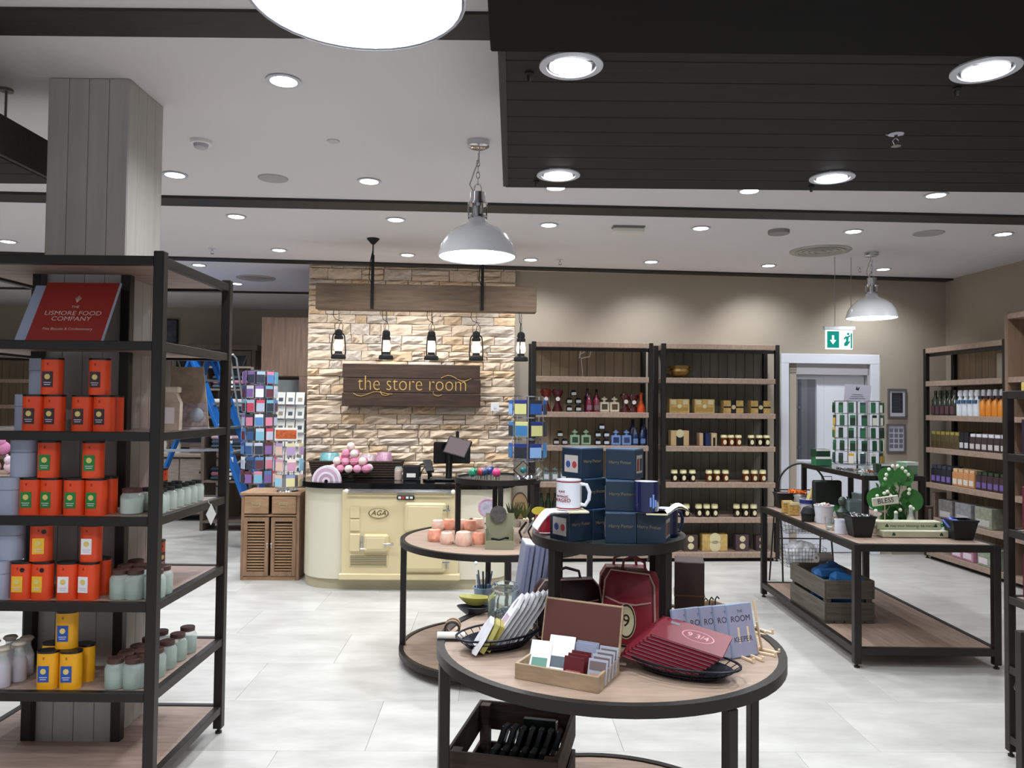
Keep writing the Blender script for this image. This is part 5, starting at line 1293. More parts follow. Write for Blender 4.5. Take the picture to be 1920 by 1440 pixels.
gift('narrow beige box beside the navy box on the third honey shelf', 1312, 3, .04, .135, col('c9a98a'), 9); gift('narrow navy box on the third honey shelf', 1324, 3, .05, .135, col('1e2b5a'), 9); gift('narrow cream box with label on the third honey shelf', 1336, 3, .06, .135, col('c9b08a'), 2)
gift('dark box with yellow round emblem, left on the lowest honey shelf', 1293, 6, .15, .17, col('4b3a38'), 3)
gift('slatted pale wooden crate box, middle of the lowest honey shelf', 1338, 6, .27, .175, GOLDB, 3); gift('purple-brown box with two emblems, right of the crate box', 1389, 6, .14, .17, col('4f3d42'), 3)
gift('dark box behind the table leg, right end of lowest honey shelf', 1425, 6, .12, .16, col('44343a'), 3)
BR = mat('old_brass', '#8a6f3f', .35, .8, noise=.4, scale=20)
t = thing('brass_bowl', 'old brass bowl on the top shelf of the honey unit', 'bowl', US(1273, 1, .15), A)
MB().lathe([(0, 0), (.05, 0), (.05, .01), (.09, .03), (.115, .07), (.105, .1), (.12, .125), (.125, .13), (.11, .13), (.1, .1), (.1, .06), (.05, .02), (0, .02)], 28).build('bowl', BR, t)
for a in (-1, 1): MB().tube([(a * .11, 0, .1), (a * .135, 0, .1), (a * .135, 0, .06), (a * .11, 0, .06)], .006, 6).build('handle', BR, t)
# bottles
def bottle(name, label, p, rz, prof, body, capm, capz, lab=None, lz=(.2, .6), g=None, sq=False):
    t = thing(name, label, 'bottle', p, rz, g)
    kw = dict(a0=PI/4) if sq else {}
    MB().lathe(prof, 4 if sq else 14, **kw).build('body', body, t)
    r, h = max(q[0] for q in prof), prof[-1][1]
    MB().lathe([(0, h - .001), (capz[0], h - .001), (capz[0] * 1.1, h + capz[1] * .5), (capz[0] * .8, h + capz[1]), (0, h + capz[1])], 12).build('cap', capm, t)
    if lab:
        rr_ = r * (.7071 if sq else 1); MB().box(-rr_ * .72, rr_ * .72, -rr_ - .002, -rr_ * (.98 if sq else .6), h * lz[0], h * lz[1]).build('label', lab, t)
    return t
U1 = 'bottles and flasks on the unit by the stone wall'
BLKG = col('101013', .12, coat=.5); GREYL = col('a9aba8', .6)
def squat(label, px, lv, base=0., tt=.09, h=.068, m=None, lab=None):
    p = US(px, lv, tt) + Vector((0, 0, base)); return bottle('preserve_jar', label, p, A, [(0, 0), (.032, 0), (.034, .005), (.034, h * .7), (.024, h * .85)], m or BLKG, BLACKM, (.024, h * .15), lab or GREYL, (.25, .75), U1)
for i, (px, bz_, lb) in enumerate(((1066, 0, 'bottom left'), (1083, 0, 'bottom right'), (1066, .0795, 'middle left'), (1083, .0795, 'middle right'), (1074, .159, 'top'))): squat('small black jar, %s of the stack on the second bottle shelf' % lb, px, 2, bz_)
for i, (px, bz_, lb) in enumerate(((1042, 0, 'left'), (1058, 0, 'right'), (1049, .0795, 'top'))): squat('black jar with white label, %s of the trio on the third bottle shelf' % lb, px, 3, bz_)
for i, (px, bz_, lb) in enumerate(((1120, 0, 'bottom left'), (1136, 0, 'bottom right'), (1120, .0795, 'middle left'), (1136, .0795, 'middle right'), (1127, .159, 'top'))): squat('dark blue-black jar, %s of the stack on the third bottle shelf' % lb, px, 3, bz_, m=col('16181f', .12, coat=.5), lab=col('b9c0cc'))
def flask(label, px, lv, fm, pm, w=.1, h=.105):
    t = thing('square_flask', label, 'bottle', US(px, lv, .1), A, U1)
    MB().box(-w/2, w/2, -.025, .025, 0, h, .008).build('body', fm, t); MB().box(-w * .3, w * .3, -.0265, -.025, h * .25, h * .8).build('label', pm, t)
    MB().lathe([(.014, h), (.012, h + .018), (.03, h + .024), (.034, h + .035), (.01, h + .046), (.008, h + .055), (0, h + .056)], 14).build('stopper', fm, t); return t
flask('white square flask with dark label, left of the pair, second bottle shelf', 1132, 2, col('d9d2bc', .3), col('4d4432')); flask('white square flask with dark label, right of the pair, second bottle shelf', 1151, 2, col('d9d2bc', .3), col('5d4030'))
flask('pale green square flask, left of the pair on the third bottle shelf', 1077, 3, col('8fae92', .3), col('24402c')); flask('pale green square flask, right of the pair on the third bottle shelf', 1098, 3, col('8fae92', .3), col('34402c'))
flask('pale blue square flask, left of the pair on the third bottle shelf', 1154, 3, col('7d9ad0', .3), col('1f3565')); flask('pale blue square flask, right of the pair on the third bottle shelf', 1174, 3, col('7d9ad0', .3), col('2c3f70'))
def tallb(label, px, lv, m, tt=.09, h=.2, r=.033, cap=BLACKM, lab=None, g=U1):
    return bottle('tall_bottle', label, US(px, lv, tt), A, [(0, 0), (r, 0), (r, h * .6), (r * .5, h * .75), (r * .35, h * .9)], m, cap, (r * .4, h * .1), lab, (.12, .4), g)
MAG = col('7d1638', .15, coat=.4); NAV = col('1f315c', .15, coat=.4); DRED = col('4a0d10', .15, coat=.4)
tallb('magenta tall bottle, left of the pair on the second bottle shelf', 1103, 2, MAG, lab=col('7a5a6a')); tallb('magenta tall bottle, right of the pair on the second bottle shelf', 1117, 2, MAG, lab=col('6a5a5a'))
tallb('purple bottle behind the magenta pair', 1100, 2, col('351233', .15), .19, .25); tallb('dark red bottle behind the magenta pair', 1117, 2, DRED, .19, .24)
tallb('tall blue bottle, left of the pair on the third bottle shelf', 1190, 3, NAV, lab=col('6a7fae')); tallb('tall blue bottle, right of the pair on the third bottle shelf', 1204, 3, NAV, lab=col('6a7fae'))
tallb('large navy bottle behind the pale blue pair', 1186, 3, col('16224a', .15), .2, .27, .04); tallb('second large navy bottle at the back, right end', 1206, 3, col('16224a', .15), .2, .27, .04)
def fan(label, px, lv, m, h=.24, lab=PAPER, tt=.1):
    t = thing('fan_bottle', label, 'bottle', US(px, lv, tt), A, U1)
    MB().lathe([(0, 0), (.05, 0), (.055, .01), (.02, h * .45), (.02, h * .5), (.06, h * .85), (.05, h * .97), (0, h)], 16, sy=.6).build('body', m, t)
    if lab: MB().lathe([(0, 0), (.022, 0), (.022, .002), (0, .002)], 14).build('label', lab, t, (0, -.03, h * .55), (PI/2, 0, 0))
    return t
fan('dark red fan-topped bottle left of the black stack', 1044, 2, DRED); fan('dark red fan-topped bottle behind the chrome spinner', 1022, 2, col('6a1a14', .2)); fan('dark red fan-topped bottle with white round label near the right end', 1172, 2, DRED, .2); fan('second dark red bottle with white label near the right end', 1187, 2, DRED, .19)
bottle('orange_flask', 'glowing orange conical flask at the right end of the second bottle shelf', US(1201, 2, .09), A, [(0, 0), (.045, 0), (.048, .01), (.04, .06), (.014, .13), (.014, .19)], col('c4451a', .12, coat=.5), col('8a2a12'), (.02, .02), None, g=U1)
for i, px in enumerate((1003, 1015, 1028, 1041)): tallb('dark bottle with yellow label, %s from left on the fifth bottle shelf' % ['first', 'second', 'third', 'fourth'][i], px, 5, col('1c2a1c', .15, coat=.4), lab=col('b5a23a'), h=.24)
for i, px in enumerate((1008, 1024, 1040, 1056)): flask('grey-green square flask, %s from left on the fourth bottle shelf' % ['first', 'second', 'third', 'fourth'][i], px, 4, col('6a7a7c', .25), col('c9cfd0'), .08, .09)
t = thing('shelf_ornament', 'white curled ribbon ornament on the back of the top bottle shelf', 'ornament', US(1095, 1, .2), A)
MB().tube([(-.06, 0, .2), (-.045, 0, .28), (0, 0, .27), (-.06, 0, .24), (-.04, 0, .2), (.05, 0, .22), (.07, 0, .3)], .006, 6).build('ribbon', PAPER, t); MB().tube([(-.04, 0, .2), (-.02, 0, .0)], .003, 5).build('stem', PAPER, t)
# goods in the corner unit on the right wall
def RS_(x, y, z): return RWALL(R1C + x, .385 - y, z + .0005)
def pack(name, label, x, lv, w, h, m, capm=None, labm=None, g=None, y=.09, cat='packet', d=.07, z0=0):
    t = thing(name, label, cat, RS_(x, y, UL[lv] + z0), RWA, g)
    MB().box(-w/2, w/2, -d/2, d/2, 0, h * (.8 if capm else 1), .005).build('body', m, t)
    if capm: MB().box(-w * .42, w * .42, -d * .4, d * .4, h * .8, h, .004).build('top', capm, t)
    if labm: MB().box(-w * .38, w * .38, -d/2 - .0015, -d/2, h * .12, h * .42).build('label', labm, t)
    return t
OR = ['first', 'second', 'third', 'fourth', 'fifth', 'sixth', 'seventh']
def sweep(pr, xs, lv, lab, rows=2, y0=.075, dy=.09):
    for r_ in range(rows):
        for i, x in enumerate(xs):
            p = RS_(x, y0 + r_ * dy, UL[lv]); lb = lab % (OR[i] + (' in the rear row' if r_ else ''))
            if r_ == 0 and i == 0: pr.location = p; pr['label'] = lb; pr.rotation_euler = (0, 0, RWA)
            else: dup(pr, p, RWA, lb)
W_ = R1W / 2 - .06
pr = bottle('wine_bottle', 'x', (0, 0, 0), 0, [(0, 0), (.036, 0), (.037, .01), (.037, .16), (.014, .2), (.014, .235)], col('2a2f20', .15, coat=.4), col('3a3e2a', .4), (.016, .03), col('5a3a42'), (.05, .42), 'dark wine bottles in the corner unit')
sweep(pr, [-W_ + .04 + i * .082 for i in range(5)], 2, 'dark bottle with maroon label, %s from the corner')
pr = bottle('white_bottle', 'x', (0, 0, 0), 0, [(0, 0), (.038, 0), (.039, .01), (.039, .14), (.02, .18), (.02, .2)], col('d5dbe2', .3), col('e8e8ee', .4), (.026, .06), col('3d5a7a'), (.62, .8), 'white bottles in the corner unit')
sweep(pr, [-W_ + .455 + i * .085 for i in range(4)], 2, 'white blue-banded bottle, corner unit, %s from the corner')
pr = bottle('orange_bottle', 'x', (0, 0, 0), 0, [(0, 0), (.036, 0), (.037, .01), (.037, .13), (.016, .17), (.016, .2)], col('d5852c', .3), col('dfe0e6', .4), (.02, .06), col('1c2030'), (.85, .99), 'orange bottles in the corner unit')
sweep(pr, [-W_ + .80 + i * .085 for i in range(4)], 2, 'orange white-capped bottle, corner unit, %s from the corner')
def psweep(name, xs, lv, w, h, m, cap, labm, lab, g, d=.07, rows=2):
    pr = pack(name, 'x', 0, lv, w, h, m, cap, labm, g, d=d); sweep(pr, xs, lv, lab, rows, dy=d + .012)
psweep('tea_bag_packet', [-W_ + .04 + i * .078 for i in range(6)], 3, .072, .175, col('55492a', .5), col('9a8a44', .5), col('4a3a20'), 'olive-gold packet, third shelf, %s from the corner', 'olive packets in the corner unit')
psweep('black_packet', [-W_ + .51 + i * .075 for i in range(2)], 3, .07, .18, col('141414', .4), None, col('c9c9c9'), 'black packet beside the olive ones, %s', 'black packets in the corner unit')
psweep('white_packet', [-W_ + .67 + i * .088 for i in range(6)], 3, .08, .17, col('3a2a2c', .5), col('dcdce0', .4), col('c9c4c0'), 'white-topped brown packet, third shelf, %s from the corner', 'white-topped packets in the corner unit')
psweep('purple_packet', [-W_ + .045 + i * .085 for i in range(4)], 4, .078, .19, col('20222c', .4), col('39414f', .4), col('7a62a8'), 'black-purple packet, fourth shelf, %s from the corner', 'purple packets in the corner unit')
psweep('orange_packet', [-W_ + .40 + i * .085 for i in range(4)], 4, .08, .18, col('c48a58', .5), col('d9b48a', .4), col('d9d5cc'), 'orange-cream packet, fourth shelf, %s from the corner', 'orange packets in the corner unit')
psweep('maroon_packet', [-W_ + .76 + i * .082 for i in range(5)], 4, .076, .18, col('3a2028', .4), col('2c3a24', .4), col('6f5a9a'), 'maroon-purple packet, fourth shelf, %s from the corner', 'maroon packets in the corner unit')
for i, (x, w, h, c_) in enumerate(((-.5, .05, .26, '6a5a50'), (-.3, .22, .2, '777470'), (-.02, .24, .2, '8a8a8e'), (.28, .24, .2, '8d907c'))):
    pack('gift_box', '%s box %s on the fifth shelf of the corner unit' % (['brown upright', 'grey', 'light grey', 'olive-grey patterned'][i], ['at the corner end', 'second from the corner', 'in the middle', 'near the bookcase'][i]), x, 5, w, h, col(c_, .5, noise=.3, scale=20), None, col('b0aeaa') if i else None, 'boxes on the fifth corner shelf', cat='box', d=.14)
for i, (x, c_) in enumerate(((-.12, 'b07a92'), (.05, 'b9809a'), (.28, '8f9a84'), (.44, '98a08c'))):
    pack('gift_box', '%s on the lowest shelf of the corner unit, %s from the corner' % (['pink box', 'pink box', 'pale green box', 'pale green box'][i], OR[i]), x, 6, .16, .19, col(c_, .5, noise=.3, scale=20), None, col('d9c9d0'), 'boxes on the lowest corner shelf', cat='box', d=.14)
t = thing('paper_sheet', 'pale sheet of paper on the back of the corner unit, top shelf', 'paper', RS_(.22, .30, UL[1]), RWA); MB().box(-.11, .11, 0, .003, 0, .26).build('sheet', col('cfc9b4', .6), t)
MB().box(-.1, .1, -.01, .0, 0, .012).build('foot', col('cfc9b4', .6), t)
# bookcase goods
def BC(x, y, z): return RWALL(2.08 + x, .40 - y, z + .0005)
for i, (x, z, w, h, c_, l_, lb) in enumerate(((-.40, 1.54, .06, .28, '5a463a', 'c9b89a', 'tall brown box on the upper bookcase shelf'), (-.28, 1.54, .06, .24, '6a5a4a', 'c9b89a', 'second tall brown box on the upper bookcase shelf'),
        (-.38, 1.195, .14, .27, '7a2a30', 'd9b9a0', 'dark red upright box in the bookcase'), (-.42, .82, .07, .26, '2c3350', 'c9c9b0', 'navy upright box in the bookcase'), (-.30, .82, .08, .26, 'c9a84a', 'e6dca0', 'yellow upright box in the bookcase'),
        (-.42, .457, .10, .22, 'c9bd9a', '3a2a2a', 'cream box in the bookcase beside the jar'), (-.42, .095, .1, .2, 'b9ad8a', '2a2a2a', 'cream box on the lowest bookcase shelf'))):
    t = thing('gift_box', lb, 'box', BC(x, .1, z), RWA, 'boxes in the bookcase'); MB().box(-w/2, w/2, -.05, .05, 0, h, .003).build('box', col(c_), t); MB().box(-w * .35, w * .35, -.0515, -.05, h * .3, h * .7).build('label', col(l_), t)
t = honey('round_jar', col('6a5fae', .2), .045, .16); t.location = BC(-.30, .1, .457); t.rotation_euler = (0, 0, RWA); t['label'] = 'round jar with violet glass and cream label in the bookcase'; t['category'] = 'jar'
for i, (y, z, w, h, c_, lb) in enumerate(((3.5, 1.69, .1, .04, 'e0cf72', 'flat yellow box on top of the near right rack'), (3.5, 1.4, .1, .16, '3a2a40', 'dark purple box on the near right rack, first shelf'), (3.5, 1.05, .1, .2, '6a2a3a', 'maroon box on the near right rack, second shelf'), (3.5, .74, .1, .2, '5a2238', 'wine-red box on the near right rack, third shelf'))):
    t = thing('gift_box', lb, 'box', (2.41, y, z + .0005), 0, 'boxes on the near right rack'); MB().box(-w/2, w/2, -.06, .06, 0, h, .003).build('box', col(c_), t); MB().box(-w * .3, w * .3, -.0615, -.06, h * .3, h * .7).build('label', col('2a2620'), t)
# ------------------------------------------------------------ right table
ZR_ = .7625
def TT(px, py): 
    p = PZ(px, py, ZR_); p.x = min(max(p.x, RT[0] + .07), RT[1] - .07); p.y = min(max(p.y, RT[2] + .09), RT[3] - .08); return p
def tub(label, p, w, h, m, nm='planter', cat='pot', rz=0., fill=None):
    t = thing(nm, label, cat, p, rz)
    mb = MB(); n = 4
    mb.lathe([(0, 0), (w * .36, 0), (w * .5, h), (w * .53, h + .002), (w * .53, h + .012), (w * .46, h + .012), (w * .44, h * .6), (0, h * .6)], n, a0=PI/4, sx=1.35, sy=1.1) if n == 4 else None
    mb.build('tub', m, t); return t
def shards(t, n, r, z, cols, sz=.03, seed=1, nm='filling'):
    q = random.Random(seed); mb = MB()
    for k in range(n):
        mb.use(q.randrange(len(cols))); x, y = q.uniform(-r, r), q.uniform(-r * .8, r * .8)
        mb.tf((x, y, z + q.uniform(0, sz)), (q.uniform(0, 3), q.uniform(0, 3), q.uniform(0, 3))).box(-sz, sz, -sz * .6, sz * .6, -sz * .2, sz * .2, sz * .1)
    o = mb.build(nm, cols, t); o['kind'] = 'stuff'; return o
BT = col('151618', .45)
t = tub('black tapered tub of silver wrapped sweets at the near left of the long table', TT(1612, 1005), .165, .125, BT); shards(t, 40, .05, .12, [CHROME, col('3b3d44', .3), col('c9cad2', .3)], .016, 2)
t = tub('black tapered tub of blue-violet cards at the near right end of the long table', TT(1800, 1010), .17, .115, BT)
for i in range(5): MB().tf((-.03 + .015 * i, -.01 + .01 * i, .075), (-.9, .1 * i, .2)).box(-.06, .05, -.001, .001, 0, .07).build('card', col(['6a7fd8', '8a9ae6', '5a62c0', '9aaef0', '4a50a8'][i], .4), t)
t = tub('black tub with pink-brown top at the far left corner of the long table', TT(1460, 948), .15, .115, BT); MB().box(-.06, .06, -.05, .05, .1, .122, .01).build('contents', col('a38a80', .7, noise=.4, scale=30), t)
# planter with clovers
p = TT(1710, 1006); tr_ = thing('clover_trough', 'cream two-step wooden trough with clovers and lettering on the long table', 'planter', p, .02)
CW = col('cfd0b4', .6, noise=.12)
w = 62 / 1440 * 5.05
MB().box(-w, w, -.05, .05, 0, .045, .005).build('lower_step', CW, tr_); bx_ = MB().box(-w - .015, w - .02, .0, .085, .045, .098, .005).build('upper_box', CW, tr_)
text('may your blessings be many', .026, col('5f6a52'), tr_, (0, -.0008, .070), (PI/2, 0, 0), .0006)
for x, z, y in ((-w + .05, .07, -.001), (w - .06, .07, -.001), (-w + .07, .022, -.051), (w - .05, .022, -.051)):
    mb = MB()
    for a in (90, 210, 330): mb.tf((x + .006 * math.cos(RD(a)), y, z + .006 * math.sin(RD(a))), (PI/2, 0, 0)).lathe([(0, 0), (.0065, 0), (.0065, .001), (0, .001)], 8)
    mb.tf().build('clover', col('2f4a2c'), tr_)
MB().tf()
for i, (px, c1, lb) in enumerate(((1650, 'd9c193', 'round bulb-shaped bottle with straw filling behind the trough left end'), (1688, '5a7a52', 'glass cloche bottle with green sprig, behind the trough middle'), (1716, 'cbb68e', 'tall stoppered bottle of cream shells, behind the trough right part'))):
    q = p + Vector((XY(px, 5.16, 0) - p.x, .135, 0)); t = thing('glass_bottle', lb, 'bottle', q, 0, 'stoppered bottles behind the clover trough')
    hh = (.14, .13, .17)[i]; rr_ = (.045, .036, .032)[i]
    MB().lathe([(0, 0), (rr_ * .7, 0), (rr_, hh * .3), (rr_ * .75, hh * .6), (.012, hh * .78), (.012, hh)], 16).build('glass', JG, t)
    MB().lathe([(0, .003), (rr_ * .66, .003), (rr_ * .92, hh * .3), (rr_ * .66, hh * .56), (0, hh * .66)], 14).build('filling', col(c1, .7, noise=.4, scale=40), t)
    MB().sph((0, 0, hh + .008), .013, 10).build('stopper', PAPER, t)
# plant with round leaves and the bless sign
q = p + Vector((-.0, .245, 0)); t = thing('round_leaf_plant', 'green plant of large round leaves with white blossoms, behind the trough', 'plant', q)
MB().lathe([(0, 0), (.045, 0), (.055, .08), (.05, .08), (.045, .02), (0, .02)], 18).build('pot', col('5a5a50', .6), t)
LF = col('3d7d3a', .5, noise=.2, scale=8); LF2 = col('356b33', .5, noise=.3, scale=8)
lp_ = None
for (px, py, r, yy) in ((1664, 895, .07, .02), (1694, 893, .068, -.01), (1646, 936, .08, 0), (1709, 938, .078, -.02), (1680, 962, .06, .01)):
    c_ = PY(px, py, q.y + yy); l_ = c_ - q
    MB().tf(tuple(l_), (PI/2 - .2, 0, 0)).lathe([(0, -.002), (r * .6, -.0), (r, .004), (r, .007), (r * .6, .003), (0, .001)], 24).build('leaf', LF, t)
    MB().tube([(0, 0, .06), (l_.x * .4, l_.y + .012, l_.z * .5), (l_.x * .8, l_.y + .012, l_.z * .9)], .004, 6).build('stem', LF2, t)
rr = random.Random(3)
for k in range(60):
    x, z = rr.uniform(-.12, .1), rr.uniform(.05, .34); MB().tf((x, -.035 + rr.uniform(-.01, .01), z), (rr.uniform(-.6, .6), rr.uniform(-.6, .6), rr.uniform(0, 3))).prism([(-.004, 0), (.02, .022), (0, .05), (-.02, .022)], -.001, .001).build('small_leaf', LF2 if k % 2 else LF, t)
for k in range(16):
    px, py = [(1667, 880), (1674, 874), (1683, 874), (1692, 878), (1698, 884), (1662, 890), (1703, 890), (1660, 898), (1664, 922), (1658, 925), (1645, 930), (1705, 918), (1704, 925), (1688, 956), (1670, 930), (1712, 954)][k]
    c_ = PY(px, py, q.y - .06) - q; MB().sph(tuple(c_), .013, 8).build('blossom', col('e8ead8', .7), t)
c_ = PY(1666, 940, p.y + .02)
t = thing('bless_sign', 'tilted white wooden sign with the word bless in front of the round leaves', 'sign', (c_.x, p.y + .065, ZR_ + .1 - .0015), 0)
zz = c_.z - ZR_ - .1
MB().tf((0, 0, zz), (0, -.14, 0)).box(-.088, .088, -.005, .005, -.028, .028, .003).build('board', col('ece9dc', .6), t)
text('BLESS', .045, col('2c2c28', .6), t, (0, -.0056, zz), (PI/2, -.14, 0), .0008); MB().tf().bar((.0, .006, 0.0), (.0, .006, zz), .006).build('stake', col('b9a888'), t)
# other table goods
def pot(label, px, py, r, h, m, fill=None, nm='bucket', cat='bucket', top=1.25, fz=.92):
    t = thing(nm, label, cat, TT(px, py), 0); MB().lathe([(0, 0), (r, 0), (r * top, h), (r * top + .003, h), (r * top + .003, h + .004), (r * top - .004, h + .004), (r * .9, .01), (0, .01)], 20).build('bucket', m, t)
    return t
t = pot('white bucket of pink and white pebbles on the left side of the long table', 1545, 980, .055, .125, col('d5d6e0', .4)); shards(t, 30, .04, .125, [col('d9a8a0', .6), col('e8e4dc', .6)], .011, 3, 'pebbles')
t = pot('blue and white patterned bucket holding a corked bottle', 1515, 962, .05, .11, col('cfd3e4', .4))
MB().ring((0, 0, .08), .0645, .057, .03, 20).build('blue_band', col('1e2c7a', .5, noise=.5, scale=30), t)
t = thing('corked_bottle', 'tan corked bottle leaning in the blue and white bucket', 'bottle', TT(1517, 962) + Vector((-.02, 0, .0125)), 0, rot=(0, .25, 0)); MB().lathe([(0, 0), (.026, 0), (.026, .13), (.012, .155), (.012, .19), (0, .19)], 14).build('body', col('c9b070', .4), t); MB().box(-.015, .015, -.0275, -.025, .04, .12).build('label', col('e0d29a'), t)
t = pot('black fuzzy brush pot in front of the patterned bucket', 1515, 977, .045, .04, BT, cat='pot', nm='brush_pot', top=1.05); o = None
MB().lathe([(.047, .0445), (.052, .06), (.035, .10), (0, .115)], 18).build('bristle_dome', BLACKM, t)
t = pot('white round pot in front of the dark bust figure', 1577, 1000, .04, .09, col('d9d9e2', .4), nm='white_pot', cat='pot', top=1.02)
t = thing('glass_tumbler', 'clear glass tumbler beside the white round pot', 'glass', TT(1556, 993)); MB().lathe([(0, 0), (.026, 0), (.033, .085), (.031, .085), (.025, .006), (0, .006)], 20).build('glass', GLASS, t); MB().lathe([(0, .007), (.02, .007), (.021, .02), (0, .02)], 14).build('wax', PAPER, t)
t = thing('bust_figure', 'dark grey-green bust figure behind the white pot', 'ornament', TT(1582, 985) + Vector((.02, .07, 0)), .2)
MB().lathe([(0, 0), (.035, 0), (.035, .03), (.03, .035), (.045, .07), (.05, .09), (.02, .115), (.016, .13), (.028, .15), (.03, .175), (.015, .195), (0, .2)], 16, sy=.8).build('figure', col('4a5750', .5, noise=.4, scale=30), t)
t = thing('flower_bowl', 'glass bowl filled with orange flowers near the far left of the long table', 'bowl', TT(1490, 950), 0)
MB().lathe([(0, 0), (.045, 0), (.03, .05), (.08, .10), (.085, .12), (.08, .12), (.05, .08), (0, .07)], 20).build('bowl', JG, t); shards(t, 56, .065, .125, [col('e87a28', .7), col('d9621c', .7), col('f0964a', .7)], .015, 5, 'orange_petals')
for i, (px, py, lb) in enumerate(((1476, 962, 'gold and white patterned packet behind its twin'), (1488, 966, 'gold and white patterned packet in front'))):
    t = thing('gold_packet', lb, 'packet', TT(px, py), .1, 'gold patterned packets'); MB().box(-.04, .04, -.02, .02, 0, .1, .004).build('packet', col('c9a25a', .4, noise=.6, scale=60), t); MB().box(-.036, .036, -.022, -.02, .08, .098).build('header', col('d9cfae'), t)
t = thing('dark_vase', 'smoked dark vase behind the pebble bucket', 'vase', TT(1549, 955)); MB().lathe([(0, 0), (.04, 0), (.05, .05), (.05, .14), (.035, .16), (.038, .165), (.03, .165), (.04, .12), (0, .02)], 18).build('vase', col('2c3036', .12, coat=.5), t); MB().box(-.015, .02, -.051, -.045, .05, .1).build('label', col('b9a0a8'), t)
t = thing('grass_pot', 'small pot of bright green artificial grass', 'plant', TT(1568, 968)); MB().lathe([(0, 0), (.03, 0), (.036, .04), (0, .04)], 14).build('pot', col('c9c9c9'), t)
mb = MB(); rr = random.Random(9)
for k in range(50): x, y = rr.uniform(-.03, .03), rr.uniform(-.03, .03); mb.add([(x - .003, y, .038), (x + .003, y, .038), (x * 1.4, y * 1.4, .09)], [(0, 1, 2)])
mb.build('grass', col('3fa04a', .7), t)['kind'] = 'stuff'
t = thing('tissue_bundle', 'crumpled teal and white tissue bundle behind the grass pot', 'packet', TT(1580, 945)); shards(t, 60, .06, .05, [col('3f8a7c', .7), col('dfe8e4', .7), col('2c6a5c', .7)], .028, 7, 'tissue'); MB().box(-.06, .06, -.05, .05, 0, .06, .01).build('bundle', col('3f8a7c', .7), t)
for i, (px, py, w_, h_, lb) in enumerate(((1592, 965, .12, .1, 'pale teal box in the middle of the long table'), (1606, 958, .1, .13, 'pale blue-grey box behind the pale teal one'))):
    t = thing('teal_box', lb, 'box', TT(px, py) + Vector((.03, 0, 0)), .2, 'pale teal boxes'); MB().box(-w_/2, w_/2, -.04, .04, 0, h_, .003).build('box', col('9fbfc4', .4), t); MB().box(-w_/2 - .002, w_/2 + .002, -.042, .042, h_, h_ + .02, .002).build('lid', col('b9d3d6', .4), t)
t = thing('carrier_bag', 'dark black-green carrier bag standing beneath the riser', 'bag', (2.50, 6.1, ZR_), 0); MB().box(-.11, .11, -.03, .03, 0, .27, .01).build('bag', col('1a2320', .6), t); MB().tube([(-.04, 0, .27), (-.04, 0, .3), (.04, 0, .3), (.04, 0, .27)], .003, 5).build('handle', BLACKM, t)
for i, (x, y, w_, h_, c_, lb) in enumerate(((2.90, 5.35, .02, .17, '4a3a34', 'brown upright board behind the green ribbon box'), (2.93, 5.75, .14, .13, '6a6866', 'grey framed print lying behind the violet card tub'))):
    t = thing('upright_board', lb, 'board', (x, y, ZR_), .1); MB().box(-w_/2 - .02, w_/2 + .02, -.01, .01, 0, h_, .003).build('board', col(c_), t); MB().box(-w_/2, w_/2, -.012, -.01, .02, h_ - .02).build('face', col('8a8078'), t)
t = thing('ribbon_box', 'white box topped with a bright green ribbon bow', 'box', (2.91, 5.18, ZR_), .1); MB().box(-.07, .07, -.04, .04, 0, .045, .003).build('box', col('c9d3cf'), t)
for k in range(5): MB().tube([(-.06 + .03 * k, -.01, .048), (-.07 + .03 * k, -.02, .072), (-.045 + .03 * k, -.01, .078), (-.04 + .03 * k, 0, .05)], .006, 6).build('bow_loop', col('1f9c5c', .5), t)
# riser goods
ZS = .7625 + .375
def RT_(px, Y): return Vector((min(max(XY(px, Y, ZS), RS[0] + .05), RS[1] - .05), Y, ZS))
for i, (px, Y, w_, h_, z_, lb) in enumerate(((1540, 6.25, .13, .075, 0, 'green and white box at the far left of the riser'), (1538, 6.25, .12, .06, .0755, 'dark green box on top of the far left green box'), (1655, 5.70, .1, .06, 0, 'green and black box right of the keyring carousel'), (1700, 5.48, .1, .09, 0, 'pale green box at the near right corner of the riser'))):
    t = thing('green_box', lb, 'box', RT_(px, Y) + Vector((0, 0, z_)), .1 * i, 'green boxes on the riser'); MB().box(-w_/2, w_/2, -.05, .05, 0, h_, .003).build('box', col(['2c6a48', '163c28', '16321f', '86a48a'][i], .5), t); MB().box(-w_/2, w_/2, -.052, -.05, h_ * .75, h_).build('white_edge', PAPER, t)
sc = RT_(1607, 5.95)
KP = ['24543c', '2c5a40', '16301f', 'e6e2d4', '2f6a4a', 'c9a24a', '39414f', '1f3a2c']
rn9 = ['lowest', 'second', 'third', 'fourth', 'fifth']
spinner('acrylic carousel of green keyrings on the riser', (sc.x, sc.y, sc.z), .17, .04, .52, 5, 8, .038, .08, KP, 'keyrings on the riser carousel', 'green keyring card, %s row up on the riser carousel, %s from left', name='keyring')
t = thing('header_sign', 'grey-white header card above the keyring carousel', 'sign', (sc.x - .0, sc.y - .0, sc.z + .5205), -.02, None)
MB().tf((0, 0, 0), (0, .06, 0)).box(-.1, .1, -.002, .002, .0, .13).build('card', col('b5b2c0', .5), t); MB().box(-.02, .02, -.01, .01, 0, .01).build('clip', CHROME, t)
mb = MB().prism([(-.012, .09), (.012, .085), (.02, .115), (.004, .1), (-.004, .12), (-.008, .1)], -.0035, -.0022); mb.build('bird_mark', BLACKM, t)
for k in range(3): MB().box(-.06 + .01 * k, .06 - .01 * k, -.0032, -.0022, .02 + k * .015, .024 + k * .015).build('text_line', col('5a5862'), t)
